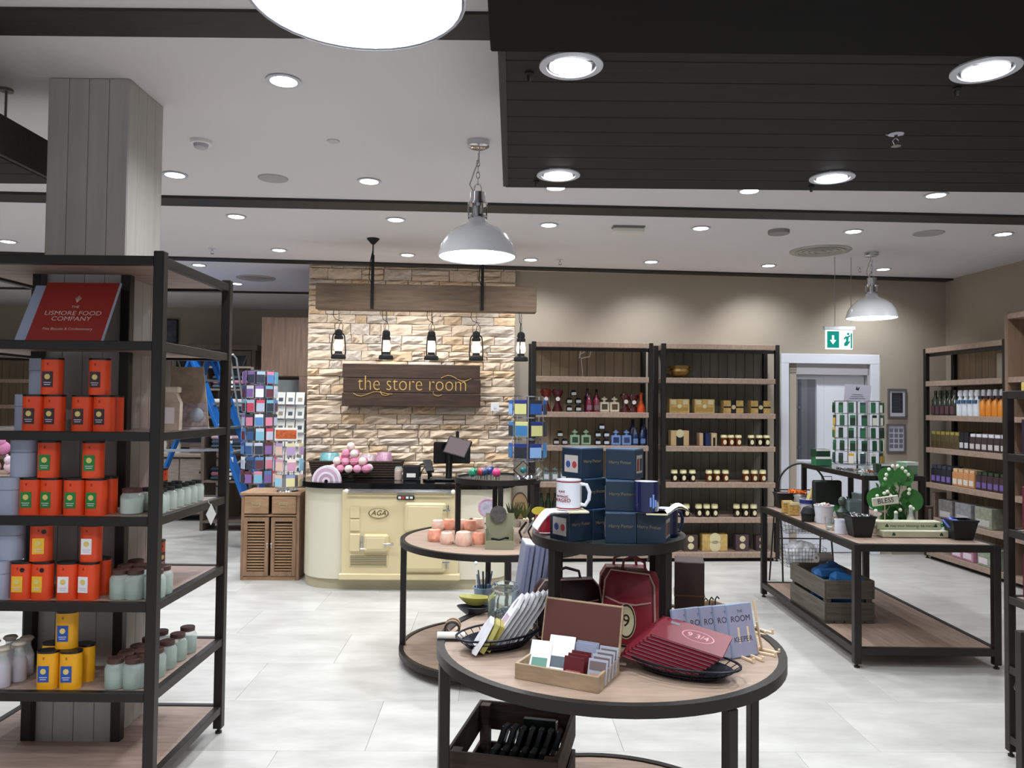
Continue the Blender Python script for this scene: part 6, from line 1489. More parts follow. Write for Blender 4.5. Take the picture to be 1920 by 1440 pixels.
t = thing('acrylic_holder', 'small clear holder of charms at the foot of the carousel', 'holder', RT_(1618, 5.42)); MB().box(-.06, .06, -.03, .03, 0, .008).build('base', GLASS, t); MB().tf((0, -.02, 0), (-.3, 0, 0)).box(-.06, .06, -.002, .002, 0, .08).build('front', GLASS, t); shards(t, 20, .04, .02, [col('b5653a'), col('d9cfc0'), col('7a2a2a')], .01, 8, 'charms')
# wire basket stand beyond the table
wx_ = PY(1503, 1100, 7.0).x; t = thing('wire_stand', 'black wire stand with hoop top and hanging wire baskets behind the long table', 'stand', (wx_, 7.0, 0))
hw = .22
for s in (-1, 1):
    for y in (-.12, .12): MB().tube([(s * hw * 1.05, y * 1.5, .0), (s * hw, y, .45), (s * hw, y * .3, .86)], .008, 6).build('leg', STEEL, t)
MB().tube([(hw * math.cos(a), 0, .86 + .24 * math.sin(a)) for a in [i * PI / 16 for i in range(17)]], .009, 8).build('hoop', STEEL, t)
MB().tube([(-hw, 0, .86), (hw, 0, .86)], .006, 6).build('crossbar', STEEL, t); MB().tube([(-hw, 0, .42), (hw, 0, .42)], .006, 6).build('crossbar', STEEL, t)
for z0, h_, tl in ((.48, .17, 1.), (.18, .17, .95)):
    mb = MB(); a_, b_ = hw * .9 * tl, .1
    for k in range(6): z = z0 + h_ * k / 5; f = .85 + .15 * k / 5; mb.tube([(-a_ * f, -b_ * f, z), (a_ * f, -b_ * f, z), (a_ * f, b_ * f, z), (-a_ * f, b_ * f, z)], .002, 4, True)
    for k in range(13): x = a_ * (-1 + k / 6); mb.tube([(x, b_, z0 + h_), (x * .85, b_ * .85, z0), (x * .85, -b_ * .85, z0), (x, -b_, z0 + h_)], .0018, 4)
    mb.build('wire_basket', STEEL, t)
for i, (z0, lb) in enumerate(((.487, 'crumpled clear plastic bag in the upper wire basket'), (.187, 'crumpled clear plastic bag in the lower wire basket'))):
    o = thing('plastic_bag', lb, 'bag', (wx_, 7.0, z0), 0, 'clear plastic bags in the wire baskets'); q = random.Random(i)
    mb = MB().lathe([(0, 0), (.13, 0), (.16, .06), (.15, .13), (.09, .19), (0, .2)], 18, sy=.5); mb.v = [(x * (1 + q.uniform(-.15, .1)), y * (1 + q.uniform(-.15, .1)), z if z < .01 else z * (1 + q.uniform(-.12, .12))) for x, y, z in mb.v]
    mb.build('bag', col('dcdde2', .3, noise=.4, scale=20), o, flat=True); MB().ring((0, 0, .195), .02, .012, .01, 10).build('knot', PAPER, o)
# crates
CRW = mat('crate_wood', '#5a5248', .75, noise=.4, scale=4, stretch=(1, 10, 10), bump=.25, rnd=.12)
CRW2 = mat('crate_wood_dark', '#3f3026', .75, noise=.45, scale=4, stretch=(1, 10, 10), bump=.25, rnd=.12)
def crate(label, p, rz, L_, W_, H_, m, nrow=2, gap=.025):
    t = thing('wooden_crate', label, 'crate', p, rz); l, w = L_ / 2, W_ / 2
    sh = (H_ - .012 - gap * (nrow - 1)) / nrow
    a = MB().box(-l, l, -.006, .006, 0, sh, .002).build('slat', m, t); b = MB().box(-w + .0125, w - .0125, -.006, .006, 0, sh, .002).build('slat', m, t)
    f1 = f2 = True
    for i in range(nrow):
        z = .012 + i * (sh + gap)
        for y in (-w + .006, w - .006): put(a, (0, y, z), f1); f1 = False
        for x in (-l + .006, l - .006): o = put(b, (x, 0, z), f2); o.rotation_euler = (0, 0, PI/2); f2 = False
    cp_ = MB().box(-.02, .02, -.02, .02, .012, H_ - .004, .002).build('corner_post', m, t); k = 0
    for x in (-l + .033, l - .033):
        for y in (-w + .033, w - .033): put(cp_, (x, y, 0), k == 0); k += 1
    n = 5
    bs_ = MB().box(-l + .001, l - .001, -W_ / n / 2 + .004, W_ / n / 2 - .004, 0, .011, .001).build('bottom_slat', m, t)
    for i in range(n): put(bs_, (0, -w + W_ / n * (i + .5), 0), i == 0)
    return t
zl_ = .1256
crate('grey-brown slatted crate on the lower shelf of the long table', (2.335, 5.64, zl_), PI/2 + .02, .62, .35, .29, CRW)
for i, (x, y, c_, lb) in enumerate(((2.34, 5.44, '1862a0', 'bright blue folded bag at the front of the crate'), (2.31, 5.62, '14538c', 'second blue folded bag in the crate'), (2.36, 5.80, '11467a', 'dark blue folded bag at the back of the crate'))):
    o = thing('folded_bag', lb, 'bag', (x, y, zl_ + .0125), .3 * i - .2, 'blue bags in the long table crate')
    MB().tf((0, 0, .12), (.25, .2 - .2 * i, 0)).box(-.12, .12, -.05, .05, -.10, .19, .03).build('bag', col(c_, .7, noise=.3, scale=6), o)
    MB().tube([(-.04, -.06, .2), (-.03, -.075, .26), (.03, -.075, .26), (.04, -.06, .2)], .005, 5).build('handle', col(c_, .7, noise=.3, scale=6), o)
t = thing('paper_roll', 'pale paper roll lying on top of the blue bags', 'roll', (2.38, 5.88, zl_ + .22), .3); MB().tf((0, 0, .12), (0, PI/2, 0)).lathe([(.012, -.06), (.035, -.06), (.035, .06), (.012, .06), (.012, -.06)], 18).build('roll', col('aaa49e', .6), t); MB().box(-.02, .02, -.02, .02, 0, .1).build('core', col('8a8078'), t)
# ------------------------------------------------------------ near round table
def FP(px, py, z=ZM): return PZ(px, py, z)
NAVY = mat('navy_card', '#13283b', .45, noise=.12, scale=4); BTX = col('75694f', .4)
# navy mug boxes stacked on the upper tier
BXS = .105
bx0 = thing('mug_box', 'x', 'box', group='navy mug boxes stacked on the upper tier')
MB().box(-BXS/2, BXS/2, -BXS/2, BXS/2, 0, BXS - .003, .0015).build('carton', NAVY, bx0)
MB().box(-BXS/2 + .001, BXS/2 - .001, -BXS/2 + .001, BXS/2 - .001, BXS - .003, BXS - .001).build('lid_flap', mat('navy_lid', '#3a5878', .35), bx0)
text('Harry Potter', .0155, BTX, bx0, (0, -BXS/2 - .0003, BXS * .55), (PI/2, 0, 0), .0004)
pn = MB().box(-BXS/2 - .0006, -BXS/2, -.036, .036, .018, .078).build('picture_panel', col('b9b2ae', .5), bx0)
for (y, c_) in ((-.018, 'a23a3a'), (.016, '2f4a8a')): MB().lathe([(0, 0), (.012, 0), (.012, .0008), (0, .0008)], 12).build('printed_mug', col(c_), pn, (-BXS/2 - .0006, y, .046), (0, -PI/2, 0))
pn2 = MB().box(BXS/2, BXS/2 + .0006, -.034, .034, .02, .082).build('picture_panel', col('8f8a84', .5), bx0)
for y in (-.017, .017): MB().box(BXS/2 + .0006, BXS/2 + .0014, y - .012, y + .012, .028, .07).build('printed_mug', col('20242c' if y > 0 else '6a2228'), pn2)
ZT_ = 1.1385; first = True
def mbx(cx_, cy_, lv, rz, lb):
    global first
    p = (cx_ - .024, cy_, ZT_ + lv * (BXS + .0005))
    if first: bx0.location = p; bx0.rotation_euler = (0, 0, rz); bx0['label'] = lb; first = False
    else: dup(bx0, p, rz, lb)
mbx(.235, 2.685, 0, .62, 'navy mug box at the left end of the bottom row'); mbx(.328, 2.735, 0, .52, 'navy mug box second in the bottom row')
mbx(.402, 2.655, 0, -.12, 'navy mug box third in the bottom row'); mbx(.508, 2.635, 0, -.38, 'navy mug box at the right end of the bottom row')
mbx(.28, 2.82, 0, .3, 'navy mug box hidden at the back left of the bottom row'); mbx(.46, 2.79, 0, -.3, 'navy mug box at the back right of the bottom row')
mbx(.292, 2.735, 1, .62, 'navy mug box left in the middle row'); mbx(.405, 2.675, 1, -.12, 'navy mug box right in the middle row, text facing front')
mbx(.278, 2.74, 2, .62, 'topmost left navy mug box showing its picture panel'); mbx(.422, 2.70, 2, -.45, 'topmost right navy mug box with text and side picture')
# mugs
def mug(label, p, rz, m, band, word=None, s=1.):
    t = thing('mug', label, 'mug', p, rz); r, h = .042 * s, .101 * s
    MB().lathe([(0, 0), (r * .94, 0), (r, .003), (r, h), (r * .93, h), (r * .91, .006), (0, .006)], 32).build('cup', m, t)
    MB().lathe([(0, .0065), (r * .9, .0065), (r * .925, h - .001), (r * .905, h - .001), (r * .88, .008), (0, .008)], 32).build('lining', col('e6e6ea', .25), t)
    MB().tube([(r * .96, 0, h * .85), (r * 1.45, 0, h * .83), (r * 1.7, 0, h * .6), (r * 1.65, 0, h * .35), (r * 1.35, 0, h * .15), (r * .96, 0, h * .18)], .0065 * s, 8).build('handle', m, t)
    if band:
        for z in (.004, h - .008): MB().ring((0, 0, z), r + .0006, r - .002, .004, 32).build('red_band', band, t)
    return t
RB = col('8a1c24', .4)
m1 = mug('white mug with dark red bands and red lettering, at the left of the boxes', (.196, 2.615, ZT_ + BXS + .0022), -.25, col('dcdfe8', .2, coat=.3), RB)
m1.location.z = ZT_ + BXS + .0075
for w_, sz, z, a in (('RUNS', .010, .062, -2.0), ('ON MAGIC', .010, .046, -2.0), ('WAGED', .018, .033, -2.0)):
    o = text(w_, sz, RB, m1, (.0428 * math.cos(a), .0428 * math.sin(a), z), (PI/2, 0, a + PI/2), .0006)
    for v in o.data.vertices:      # lettering wrapped round the cup
        th = v.co.x / .0428; zz = v.co.z; v.co.x = .0428 * math.sin(th); v.co.z = zz - .0428 * (1 - math.cos(th)) 
m2 = mug('dark blue mug with white rim and pale blue emblem, at the right of the boxes', (.452, 2.575, ZT_ + BXS + .0075), 1.7, col('121b42', .2, coat=.4), None)
e_ = MB().tf((0, 0, 0), (0, 0, 0))
a = -1.25 - 1.7
for (dx_, z0, z1) in ((-.006, .02, .05), (.004, .015, .06), (.012, .02, .042)): MB().box(-.003, .003, -.0005, .0012, z0, z1).build('emblem_mark', col('6f8fd0', .3), m2, (.0422 * math.cos(a) + dx_ * -math.sin(a), .0422 * math.sin(a) + dx_ * math.cos(a), 0), (0, 0, a + PI/2))
mug('small red and white mug behind the white mug', (.165, 2.86, ZT_), .4, col('9a2430', .2), col('e0e0e4'), None, .85).location = (.125, 2.80, ZT_)
m4 = mug('second dark mug with white rim, behind the blue mug', (.56, 2.74, ZT_), .4, col('151a35', .2), None)
m4.location = (.555, 2.76, ZT_ ); 
t = thing('open_booklet', 'cream open booklet under the white mug, drooping over the left box edge', 'booklet', (.165, 2.60, ZT_ + BXS + .0005), .15)
MB().grid(lambda a, b: (-.085 + .11 * a, -.05 + .10 * b, .0 if a > .45 else -.055 * (1 - a / .45) ** 1.5 + .0), 10, 4).grid(lambda a, b: (-.085 + .11 * a, -.05 + .10 * b, .004 if a > .45 else -.055 * (1 - a / .45) ** 1.5 + .004), 10, 4).build('pages', PAPER, t)
MB().box(.02, .09, -.05, .05, 0, .006, .001).build('cover', col('d9d2b0'), t)
t = thing('open_booklet', 'cream open booklet under the blue mug, curling up at the right', 'booklet', (.50, 2.575, ZT_ + BXS + .0005), -.1)
MB().grid(lambda a, b: (-.04 + .14 * a, -.045 + .09 * b, .002 + .022 * math.sin(max(0, a - .45) * PI / .55)), 12, 4).grid(lambda a, b: (-.04 + .14 * a, -.045 + .09 * b, .006 + .026 * math.sin(max(0, a - .45) * PI / .55)), 12, 4).build('pages', PAPER, t)
MB().box(-.05, .02, -.045, .045, 0, .006, .001).build('cover', col('d9d2b0'), t)
t = thing('yellow_tag', 'yellow leaf-shaped tag on a wire at the left of the white mug', 'tag', (.10, 2.73, ZT_), .3)
MB().lathe([(0, 0), (.018, 0), (.018, .004), (0, .004)], 12).build('base', BLACK, t); MB().tube([(0, 0, 0), (-.0, 0, .09)], .0015, 5).build('wire', CHROME, t); MB().tf((0, 0, .09), (PI/2, 0, 0)).lathe([(0, 0), (.02, 0), (.02, .002), (0, .002)], 14, sx=1.4, sy=.7).build('tag', col('c9b83a', .5), t)
# wooden card box with lid
c0, c1, c2 = FP(965, 1272), FP(1122, 1301), FP(1160, 1262)
ang = math.atan2(c1.y - c0.y, c1.x - c0.x); Lb = (c1 - c0).length; Db = .195
uu, vv = Vector((math.cos(ang), math.sin(ang), 0)), Vector((-math.sin(ang), math.cos(ang), 0))
cc = c0 + uu * Lb / 2 + vv * Db / 2
BX = mat('pale_box_wood', '#a58d72', .55, noise=.3, scale=4, stretch=(2, 10, 10), bump=.05)
t = thing('card_display_box', 'open wooden box with raised brown lid holding small cards, front of the near table', 'box', cc, ang)
w, d, h = Lb / 2, Db / 2, .048
for q, nm_ in (((-w, w, -d, -d + .009, 0, h), 'front_side'), ((-w, w, d - .009, d, 0, h), 'back_side'), ((-w, -w + .009, -d + .009, d - .009, 0, h), 'left_side'), ((w - .009, w, -d + .009, d - .009, 0, h), 'right_side'), ((-w + .009, w - .009, -d + .009, d - .009, 0, .006), 'bottom')): MB().box(*q, .001).build(nm_, BX, t)
BRL = mat('brown_lid_lining', '#562a21', .55, noise=.12, scale=3)
ld = MB().tf((0, d + .004, h), (-.27, 0, 0)).box(-w, w, -.006, .006, .0, .158, .002).build('lid', BX, t)
MB().tf((0, d + .004, h), (-.27, 0, 0)).box(-w + .006, w - .006, -.0075, -.006, .006, .152).build('lid_lining', BRL, ld)
for a in (-w + .012, w - .012): MB().box(a - .004, a + .004, d + .0, d + .012, h - .012, h + .02).build('hinge', BLACKM, t)
def card(label, x, y, w_, h_, m, rz=0., lean=-.35, pr=None, g='cards in the wooden display box', hc=None, n=4):
    o = thing('small_card', label, 'card', cc + uu * x + vv * y + Vector((0, 0, .0065)), 0, g, rot=(lean, 0, ang + rz))
    MB().box(-w_/2, w_/2, -.002, .002, .001, h_, .0008).build('card', m, o)
    MB().box(-w_ * .36, w_ * .36, -.003, -.002, h_ * .12, h_ * .42).build('print', pr or col('3a4450'), o)
    if hc: MB().box(-w_ * .42, w_ * .42, -.003, -.002, h_ * .55, h_ * .9).build('panel', hc, o)
WC = col('e8e8ea', .4)
card('large white card with dark print, second from left in the box', -.035, .0, .085, .115, WC, .1, -.6, col('4a5560'))
card('white card at the left end of the wooden box', -.095, -.015, .07, .095, WC, .15, -.6, col('5a8a7c'))
for i in range(3): card('dark red card in the middle of the wooden box, %s' % ['front', 'second', 'rear'][i], .035, -.05 + i * .03, .065, .07, col('5a161c', .35), 0, -.3, col('a05a60'))
for i in range(2): card('grey-blue card top sticking up behind the red cards, %s' % ['front', 'rear'][i], .035, .045 + i * .02, .075, .085, col('8d93a8', .4), 0, -.3, col('b9bdc9'))
for i in range(4): card('grey striped card at the right of the wooden box, %s' % ['front', 'second', 'third', 'rear'][i], .11, -.045 + i * .032, .062, .072 + .004 * i, col('9fa3b0', .4), 0, -.35, col('b08a84'), hc=col('6a5a58'))
# oval wire baskets
def wire_basket(label, p, rz, a, b, h):
    t = thing('wire_basket', label, 'basket', p, rz)
    el = lambda f, z, n=28: [(a * f * math.cos(2 * PI * k / n), b * f * math.sin(2 * PI * k / n), z) for k in range(n)]
    WM = mat('black_wire', '#14151f', .35, .3)
    MB().tube(el(1, h), .0042, 6, True).build('rim_wire', WM, t)
    mb = MB()
    for f, z in ((.62, .003), (.74, h * .3), (.88, h * .65), (.45, .003), (.25, .003)): mb.tube(el(f, z), .0018, 4, True)
    for k in range(26):
        A_ = 2 * PI * k / 26; c_, s_ = math.cos(A_), math.sin(A_)
        mb.tube([(a * f * c_, b * f * s_, z) for f, z in ((1, h), (.88, h * .65), (.74, h * .3), (.62, .003), (.2, .003))], .0016, 4)
    mb.build('wire_mesh', WM, t)
    MB().lathe([(0, .004), (.60 * a, .004), (.72 * a, h * .3 + .001), (.86 * a, h * .66), (.85 * a, h * .66), (.70 * a, h * .3 + .002), (0, .006)], 28, sx=1, sy=b / a).build('liner', mat('navy_liner', '#141826', .4), t); return t
wb = FP(935, 1212); WBA = .62
wire_basket('oval black wire basket of white hanging plaques on the left of the near table', (wb.x, wb.y, ZM), WBA, .165, .10, .052)
WHP = col('cfcfd2', .45); EDG = col('77726e', .6)
d1, d2 = Vector((math.cos(WBA), math.sin(WBA), 0)), Vector((-math.sin(WBA), math.cos(WBA), 0))
for i in range(6):
    o = thing('hanging_plaque', 'white arched hanging plaque, %s of the six leaning in the oval basket' % ['leftmost', 'second', 'third', 'fourth', 'fifth', 'rightmost'][i], 'plaque', Vector((wb.x, wb.y, ZM + .006)) + d1 * (-.045 + i * .024) + d2 * .0, 0, 'white plaques leaning in the left wire basket', rot=(-.10, .62, WBA - .55))
    # board faces left and leans right
    MB().prism([(-.052, 0), (.052, 0), (.052, .17), (.02, .215), (-.02, .215), (-.052, .17)], -.0045, .0045, 'x').build('board', [WHP], o)
    MB().prism([(-.046, .006), (.046, .006), (.046, .165), (.018, .208), (-.018, .208), (-.046, .165)], -.0058, -.0046, 'x').build('face', col('e9e9ec', .45), o)
    MB().tf((-.0062, 0, .175), (0, PI/2, 0)).lathe([(0, 0), (.012, 0), (.012, .001), (0, .001)], 12, sx=1.7).build('oval_hole_print', col('8d929c'), o)
    MB().box(-.0066, -.0058, -.04, .03, .09, .13).build('print', col('b9a0b4'), o); MB().box(-.0066, -.0058, -.03, .035, .04, .075).build('print', col('a8aa88'), o)
for i, (x, y, c_, lb) in enumerate(((-.105, .0, 'e3e3e8', 'white rounded card at the left end of the left wire basket'), (-.08, -.01, 'b5ae62', 'olive-yellow folded cloth in the left wire basket'), (-.06, -.018, 'a89a48', 'mustard folded cloth beside the plaques'))):
    o = thing('folded_cloth', lb, 'cloth', Vector((wb.x, wb.y, ZM + .006)) + d1 * x + d2 * y, 0, 'cards and cloths in the left wire basket', rot=(-.1, .55, WBA - .6))
    MB().prism([(-.07 + .015 * i, .0), (.05, .0), (.055, .08), (.02, .125 - .01 * i), (-.045, .115 - .01 * i), (-.075 + .015 * i, .06)], -.008, .008, 'x').build('cloth', col(c_, .6, noise=.2, scale=12), o)
    MB().prism([(-.05, .015), (.03, .015), (.035, .07), (-.04, .09)], -.0095, -.0081, 'x').build('fold', col(c_, .6, noise=.2, scale=12), o)
# red notebooks in the right basket
wb2 = FP(1278, 1262); A2_ = -.52
wire_basket('oval black wire basket of dark red notebooks on the right of the near table', (wb2.x, wb2.y, ZM), A2_, .185, .105, .045)
RBK = col('6c1624', .4); e1, e2 = Vector((math.cos(A2_), math.sin(A2_), 0)), Vector((-math.sin(A2_), math.cos(A2_), 0))
for i in range(9):
    o = thing('notebook', 'dark red notebook, %s of the leaning pile in the right basket' % ['lowest', 'second from bottom', 'third', 'fourth', 'fifth', 'sixth', 'seventh', 'second from top', 'topmost'][i], 'notebook', Vector((wb2.x, wb2.y, ZM + .032 + i * .0088)) + e1 * (-.065 + .011 * i) + e2 * (-.03 + .004 * i), 0, 'dark red notebooks piled in the right wire basket', rot=(.22, .17, A2_ + .05))
    MB().box(-.115, .115, -.04, .095, 0, .0015).box(-.115, .115, -.04, .095, .0065, .008).box(-.115, -.112, -.04, .095, .0015, .0065).build('cover', RBK, o)
    MB().box(-.1115, .113, -.038, .093, .0016, .0064).build('pages', col('b98a94', .7), o)
    if i in (8, 7, 6): 
        MB().ring((0.02, .03, .0081), .040, .037, .0004, 28, sx=1.3, sy=.8).build('oval_print', col('c98a92'), o)
        text('9 3/4', .034, col('d9a0a8'), o, (.02, .03, .0084), (0, 0, 0), .0003)
        MB().box(-.08, -.05, .06, .075, .0081, .0086).build('print', col('6a6a78'), o)
# slate plaques on a wooden easel
SLT = mat('blue_grey_board', '#7f8ba3', .5, noise=.1, scale=6)
ea = FP(1396, 1232); ER = .42
f1, f2 = Vector((math.cos(ER), math.sin(ER), 0)), Vector((-math.sin(ER), math.cos(ER), 0))
for i in range(5):
    p = Vector((ea.x, ea.y + .0, ZM + .0005)) - f1 * (.052 * i) + f2 * (.005 * i) 
    o = thing('wall_plaque', 'blue-grey lettered plaque, %s of the five leaning in a row' % ['front right', 'second', 'third', 'fourth', 'leftmost'][i], 'plaque', p, 0, 'blue-grey plaques on the near table', rot=(-.22, 0, ER))
    MB().box(-.055, .055, -.006, .006, .0, .175, .002).build('board', SLT, o)
    MB().box(-.051, .051, -.0068, -.006, .004, .17).build('face', mat('plaque_face', '#8f8fa6', .5, noise=.12, scale=9), o)
    text('THE', .013, col('3a3444'), o, (0, -.0069, .150), (PI/2, 0, 0), .0003); text('ROOM', .028, col('2f2838'), o, (0, -.0069, .125), (PI/2, 0, 0), .0003); text('KEEPER', .024, col('2f2838'), o, (0, -.0069, .058), (PI/2, 0, 0), .0003)
EW = col('d9bfa0', .6, noise=.15)
def easel(label, p, rz, s=1.):
    t = thing('wooden_easel', label, 'easel', p, rz, 'small pale wooden easels')
    for a in (-1, 1):
        MB().box(a * .022 * s - .004, a * .022 * s + .004, -.055 * s, .03 * s, 0, .008, .001).build('foot_bar', EW, t); MB().box(a * .022 * s - .004, a * .022 * s + .004, -.055 * s, -.048 * s, .008, .02 * s, .001).build('stop', EW, t)
        MB().tf((0, .012, .0), (-.2, 0, 0)).box(a * .022 * s - .004, a * .022 * s + .004, -.003, .003, .008, .11 * s).build('upright', EW, t)
    MB().box(-.03 * s, .03 * s, .018 * s, .026 * s, .008, .016).build('cross_bar', EW, t); return t
easel('small wooden easel holding the front blue-grey plaque', (ea.x + .01, ea.y - .012, ZM), ER, .9)
easel('empty small wooden easel at the right edge of the near table', FP(1432, 1224), ER + .5, .9)
easel('small wooden easel standing behind the front plaque', FP(1420, 1185) , ER + .2, 1.)
# leather bags under the upper tier
RDL = mat('oxblood_leather', '#8a2230', .4, noise=.2, scale=5); RDD = mat('dark_oxblood', '#2c0a10', .45, noise=.2, scale=5); PIP = col('c9a89c', .5)
def bag(label, p, rz, w, h, d, m, flap=True, lean=0.):
    t = thing('leather_bag', label, 'bag', p, 0, rot=(lean, 0, rz))
    pts = [(-w, 0), (w, 0), (w * 1.04, h * .4), (w * .96, h * .85), (w * .75, h), (-w * .75, h), (-w * .96, h * .85), (-w * 1.04, h * .4)]
    def sec(k): f = [1, .99, .93, .8][k]; return f
    mb = MB(); n = 8; lay = []
    for y, f in ((-d, .82), (-d * .8, .95), (-d * .3, 1), (d * .3, 1), (d * .8, .95), (d, .82)):
        lay.append([(x * f, y, h * .02 + (z - 0) * (f * .5 + .5)) for x, z in pts])
    vs = [v for l in lay for v in l]
    fs = [tuple(range(n)), tuple(range(5 * n, 6 * n))]
    for a in range(5):
        for i in range(n): fs.append((a * n + i, a * n + (i + 1) % n, (a + 1) * n + (i + 1) % n, (a + 1) * n + i))
    mb.add(vs, fs).build('body', m, t)
    q = [(x * .97, -d * .84, z * .985 + .002) for x, z in pts]
    MB().tube(q, .0032, 5, True).build('piping', PIP, t)
    MB().tube([(-w * .45, 0, h * .97), (-w * .4, -.0, h * 1.13), (0, 0, h * 1.2), (w * .4, 0, h * 1.13), (w * .45, 0, h * .97)], .0055, 6).build('handle', m, t)
    MB().tube([(-w * .86, -d * 1.0, h * .62), (-w * .3, -d * 1.04, h * .56), (w * .3, -d * 1.04, h * .56), (w * .86, -d * 1.0, h * .62)], .003, 5).build('flap_piping', PIP, t)
    return t
bag('dark red leather bag with pale piping lying at the left under the upper tier', (.215, 2.855, ZM + .004), .2, .125, .20, .05, RDD, lean=-.15)
b2 = bag('oxblood shoulder bag with a cream oval badge, standing at the right under the upper tier', (.43, 2.75, ZM + .004), -.55, .10, .255, .045, RDL, lean=-.1)
ob = MB().tf((.0, -.0475, .085), (PI/2, 0, 0)).lathe([(0, 0), (.036, 0), (.036, .0015), (0, .0015)], 24, sy=1.7).build('oval_badge', col('d9cfa8', .5), b2)
MB().tf((.0, -.0495, .085), (PI/2, 0, 0)).ring((0, 0, 0), .034, .030, .001, 24, sy=1.7).build('badge_ring', col('3a1a18'), ob); text('9', .06, col('3a1a18'), ob, (0, -.0505, .085), (PI/2, 0, 0), .0004)
bag('second oxblood bag half hidden behind the right front leg of the upper tier', (.44, 2.96, ZM + .004), -.1, .10, .23, .04, RDL, lean=-.05)
t = thing('brown_box', 'dark brown wooden box standing beside the right leg of the upper tier', 'box', (.69, 2.98, ZM), -.2)
MB().box(-.055, .055, -.06, .06, 0, .26, .003).build('box', mat('dark_walnut', '#2c1a12', .5, noise=.3, scale=4, stretch=(8, 8, 1)), t); MB().box(-.057, .057, -.062, .062, .13, .136).build('seam', col('4a2c1c'), t)
t = thing('open_wooden_box', 'small open wooden tray behind the blue-grey plaques', 'box', (.78, 3.05, ZM), .5)
for q, nm_ in (((-.07, .07, -.05, .05, 0, .006), 'bottom'), ((-.07, .07, -.05, -.042, .006, .07), 'side'), ((-.07, .07, .042, .05, .006, .07), 'side'), ((-.07, -.062, -.042, .042, .006, .07), 'side'), ((.062, .07, -.042, .042, .006, .07), 'side')): MB().box(*q).build(nm_, BX, t)
for i in range(4): MB().tube([(-.05 + .03 * i, .0, .006), (-.05 + .03 * i, .0, .085), (-.04 + .03 * i, 0, .095), (-.03 + .03 * i, 0, .085)], .003, 5).build('key_hook', BLACKM, t)
# grey folders, jar, pail and slate bowls at the back left
for i in range(3):
    o = thing('grey_folder', 'pale blue-grey upright folder, %s of three behind the white plaques' % ['left', 'middle', 'right'][i], 'folder', (.03 + i * .042, 3.10 + .01 * i, ZM), 0, 'grey upright folders', rot=(0, .14, .12))
    MB().box(-.018, .018, -.07, .07, .0, .30, .003).build('folder', col('8c90ac', .5, noise=.1), o); MB().box(-.017, .017, -.068, .068, .3, .303).build('paper_edge', PAPER, o); MB().box(-.003, .003, -.0712, -.07, .01, .29).build('groove', col('6a6e8a'), o)
t = thing('glass_jar', 'large clear glass storage jar behind the white plaques', 'jar', (-.02, 3.02, ZM)); MB().lathe([(0, 0), (.06, 0), (.066, .012), (.066, .10), (.05, .125), (.054, .135), (.05, .15), (.046, .15), (.046, .125), (.06, .1), (.06, .016), (0, .012)], 26).build('glass', GLASS, t)
shards(t, 26, .035, .03, [col('2a3040', .4), CHROME, col('5a6478')], .013, 11, 'trinkets')
pl_ = FP(908, 1136); t = thing('metal_pail', 'small blue-grey metal pail of pens behind the left basket', 'pail', (pl_.x, pl_.y - .03, ZM))
MB().lathe([(0, 0), (.032, 0), (.045, .085), (.047, .088), (.042, .088), (.03, .004), (0, .004)], 24).build('pail', mat('zinc_blue', '#7d8fa8', .35, .6), t)
rr = random.Random(2)
for k in range(9):
    x, y = rr.uniform(-.02, .02), rr.uniform(-.02, .02); MB().tube([(x * .5, y * .5, .006), (x * 1.6, y * 1.6, .13 + rr.uniform(0, .03))], .003, 6).build('pen', col(['20242c', '39414f', '151820', '5a6a80'][k % 4], .4), t)
MB().tube([(-.03, 0, .02), (-.036, 0, .18)], .002, 5).sph((-.036, 0, .185), .008, 8).build('white_pen', PAPER, t)
for i, (px, py, z, c_, lb) in enumerate(((882, 1152, 0, '242630', 'dark slate bowl below the yellow leaf bowl'), (885, 1150, .035, 'a09c4c', 'yellow-green leaf-shaped bowl at the back left of the near table'))):
    p = FP(px, py); t = thing('leaf_bowl', lb, 'bowl', (p.x + .01, p.y, ZM + z), .3 - .5, 'leaf bowls')
    MB().lathe([(0, 0), (.03, 0), (.055, .018), (.068, .032), (.066, .034), (.05, .022), (.025, .006), (0, .006)], 20, sx=1., sy=.5).build('bowl', col(c_, .4), t)
    MB().tube([(.055, 0, .026), (.08, 0, .032)], .004, 6).build('stem', col(c_, .4), t)
pb = FP(842, 1192); t = thing('bead_bracelets', 'bead bracelets and a white roll at the left rim of the near table', 'jewellery', (pb.x + .012, pb.y, ZM))
for k in range(4): MB().tf((.0, -.02 + k * .016, .03), (PI/2, 0, .1)).tube([(.026 * math.cos(q), .026 * math.sin(q), 0) for q in [i * PI / 8 for i in range(16)]], .0045, 6, True).build('bracelet', col(['20201c', 'b58a6a', '3a3c20', 'c9a890'][k], .5), t)
MB().tf((0, -.05, .016), (0, PI/2, 0)).lathe([(0, -.05), (.013, -.05), (.013, .05), (0, .05)], 14).build('white_roll', PAPER, t)
MB().box(-.04, .04, -.07, .04, 0, .003).build('base_card', BLACKM, t)
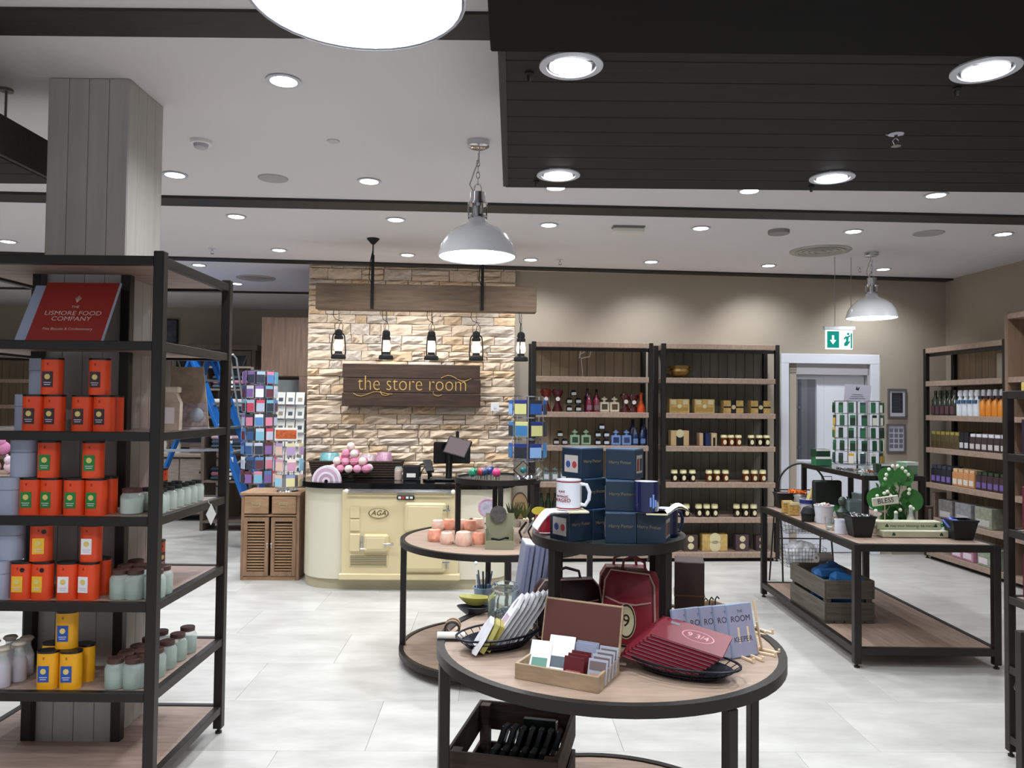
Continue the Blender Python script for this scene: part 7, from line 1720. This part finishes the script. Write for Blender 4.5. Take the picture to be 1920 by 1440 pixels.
# crate with dark slates on the lower shelf
ZL = .0805
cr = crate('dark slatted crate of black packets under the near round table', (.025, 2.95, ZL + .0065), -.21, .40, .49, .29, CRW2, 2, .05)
CRr = Matrix.Rotation(-.21, 3, 'Z')
def CQ(x, y, z): return Vector((.025, 2.95, z)) + CRr @ Vector((x, y, 0))
BP = col('0f1318', .35, noise=.5, scale=20); BP2 = col('15211e', .35, noise=.4, scale=20)
k = 0
for j in range(2):
    for i in range(7):
        o = thing('black_packet', 'black packet, %s in the %s row of the near crate' % (['leftmost', 'second', 'third', 'fourth', 'fifth', 'sixth', 'rightmost'][i], ['front', 'rear'][j]), 'packet', CQ(-.125 + i * .036, -.10 + j * .15, ZL + .0195), 0, 'black packets in the near crate', rot=(-.3, .28, -.21))
        MB().box(-.011, .011, -.07, .07, .004, .235 + .02 * j, .004).build('packet', BP if (i + j) % 2 else BP2, o); MB().box(-.0128, -.012, -.05, .05, .15, .2).build('label', col('39424a', .4), o)
t = thing('blue_card', 'light blue card standing on a corner in the near crate', 'card', CQ(-.03, .14, ZL + .12), 0, rot=(-.3, .7, .1)); MB().box(-.035, .035, -.002, .002, 0.06, .16).build('card', col('7aa3e6', .4), t); MB().box(-.034, .034, -.0035, -.002, .15, .158).build('white_edge', PAPER, t)
t = thing('grey_book', 'dark book with pale page edge standing at the back right of the crate', 'book', CQ(.07, .17, ZL + .0195), -.21)
MB().box(-.07, .06, -.012, .012, 0, .25, .002).build('cover', BP2, t); MB().box(.0605, .068, -.011, .011, .004, .246).build('pages', col('a9a49c'), t)
# pens and goods on the second table lower shelf
for i, (x, y, w_, h_, c_, lb) in enumerate(((.12, 4.9, .2, .14, '3a332c', 'dark wooden tray on the lower shelf of the second round table'),)):
    t = thing('wooden_tray', lb, 'tray', (x, y, ZL), .2); MB().box(-w_/2, w_/2, -.1, .1, 0, .02).build('bottom', col(c_), t)
    for q in ((-w_/2, w_/2, -.1, -.09), (-w_/2, w_/2, .09, .1)): MB().box(q[0], q[1], q[2], q[3], .02, .09).build('side', col(c_), t)
# ------------------------------------------------------------ done
bpy.context.view_layer.update()
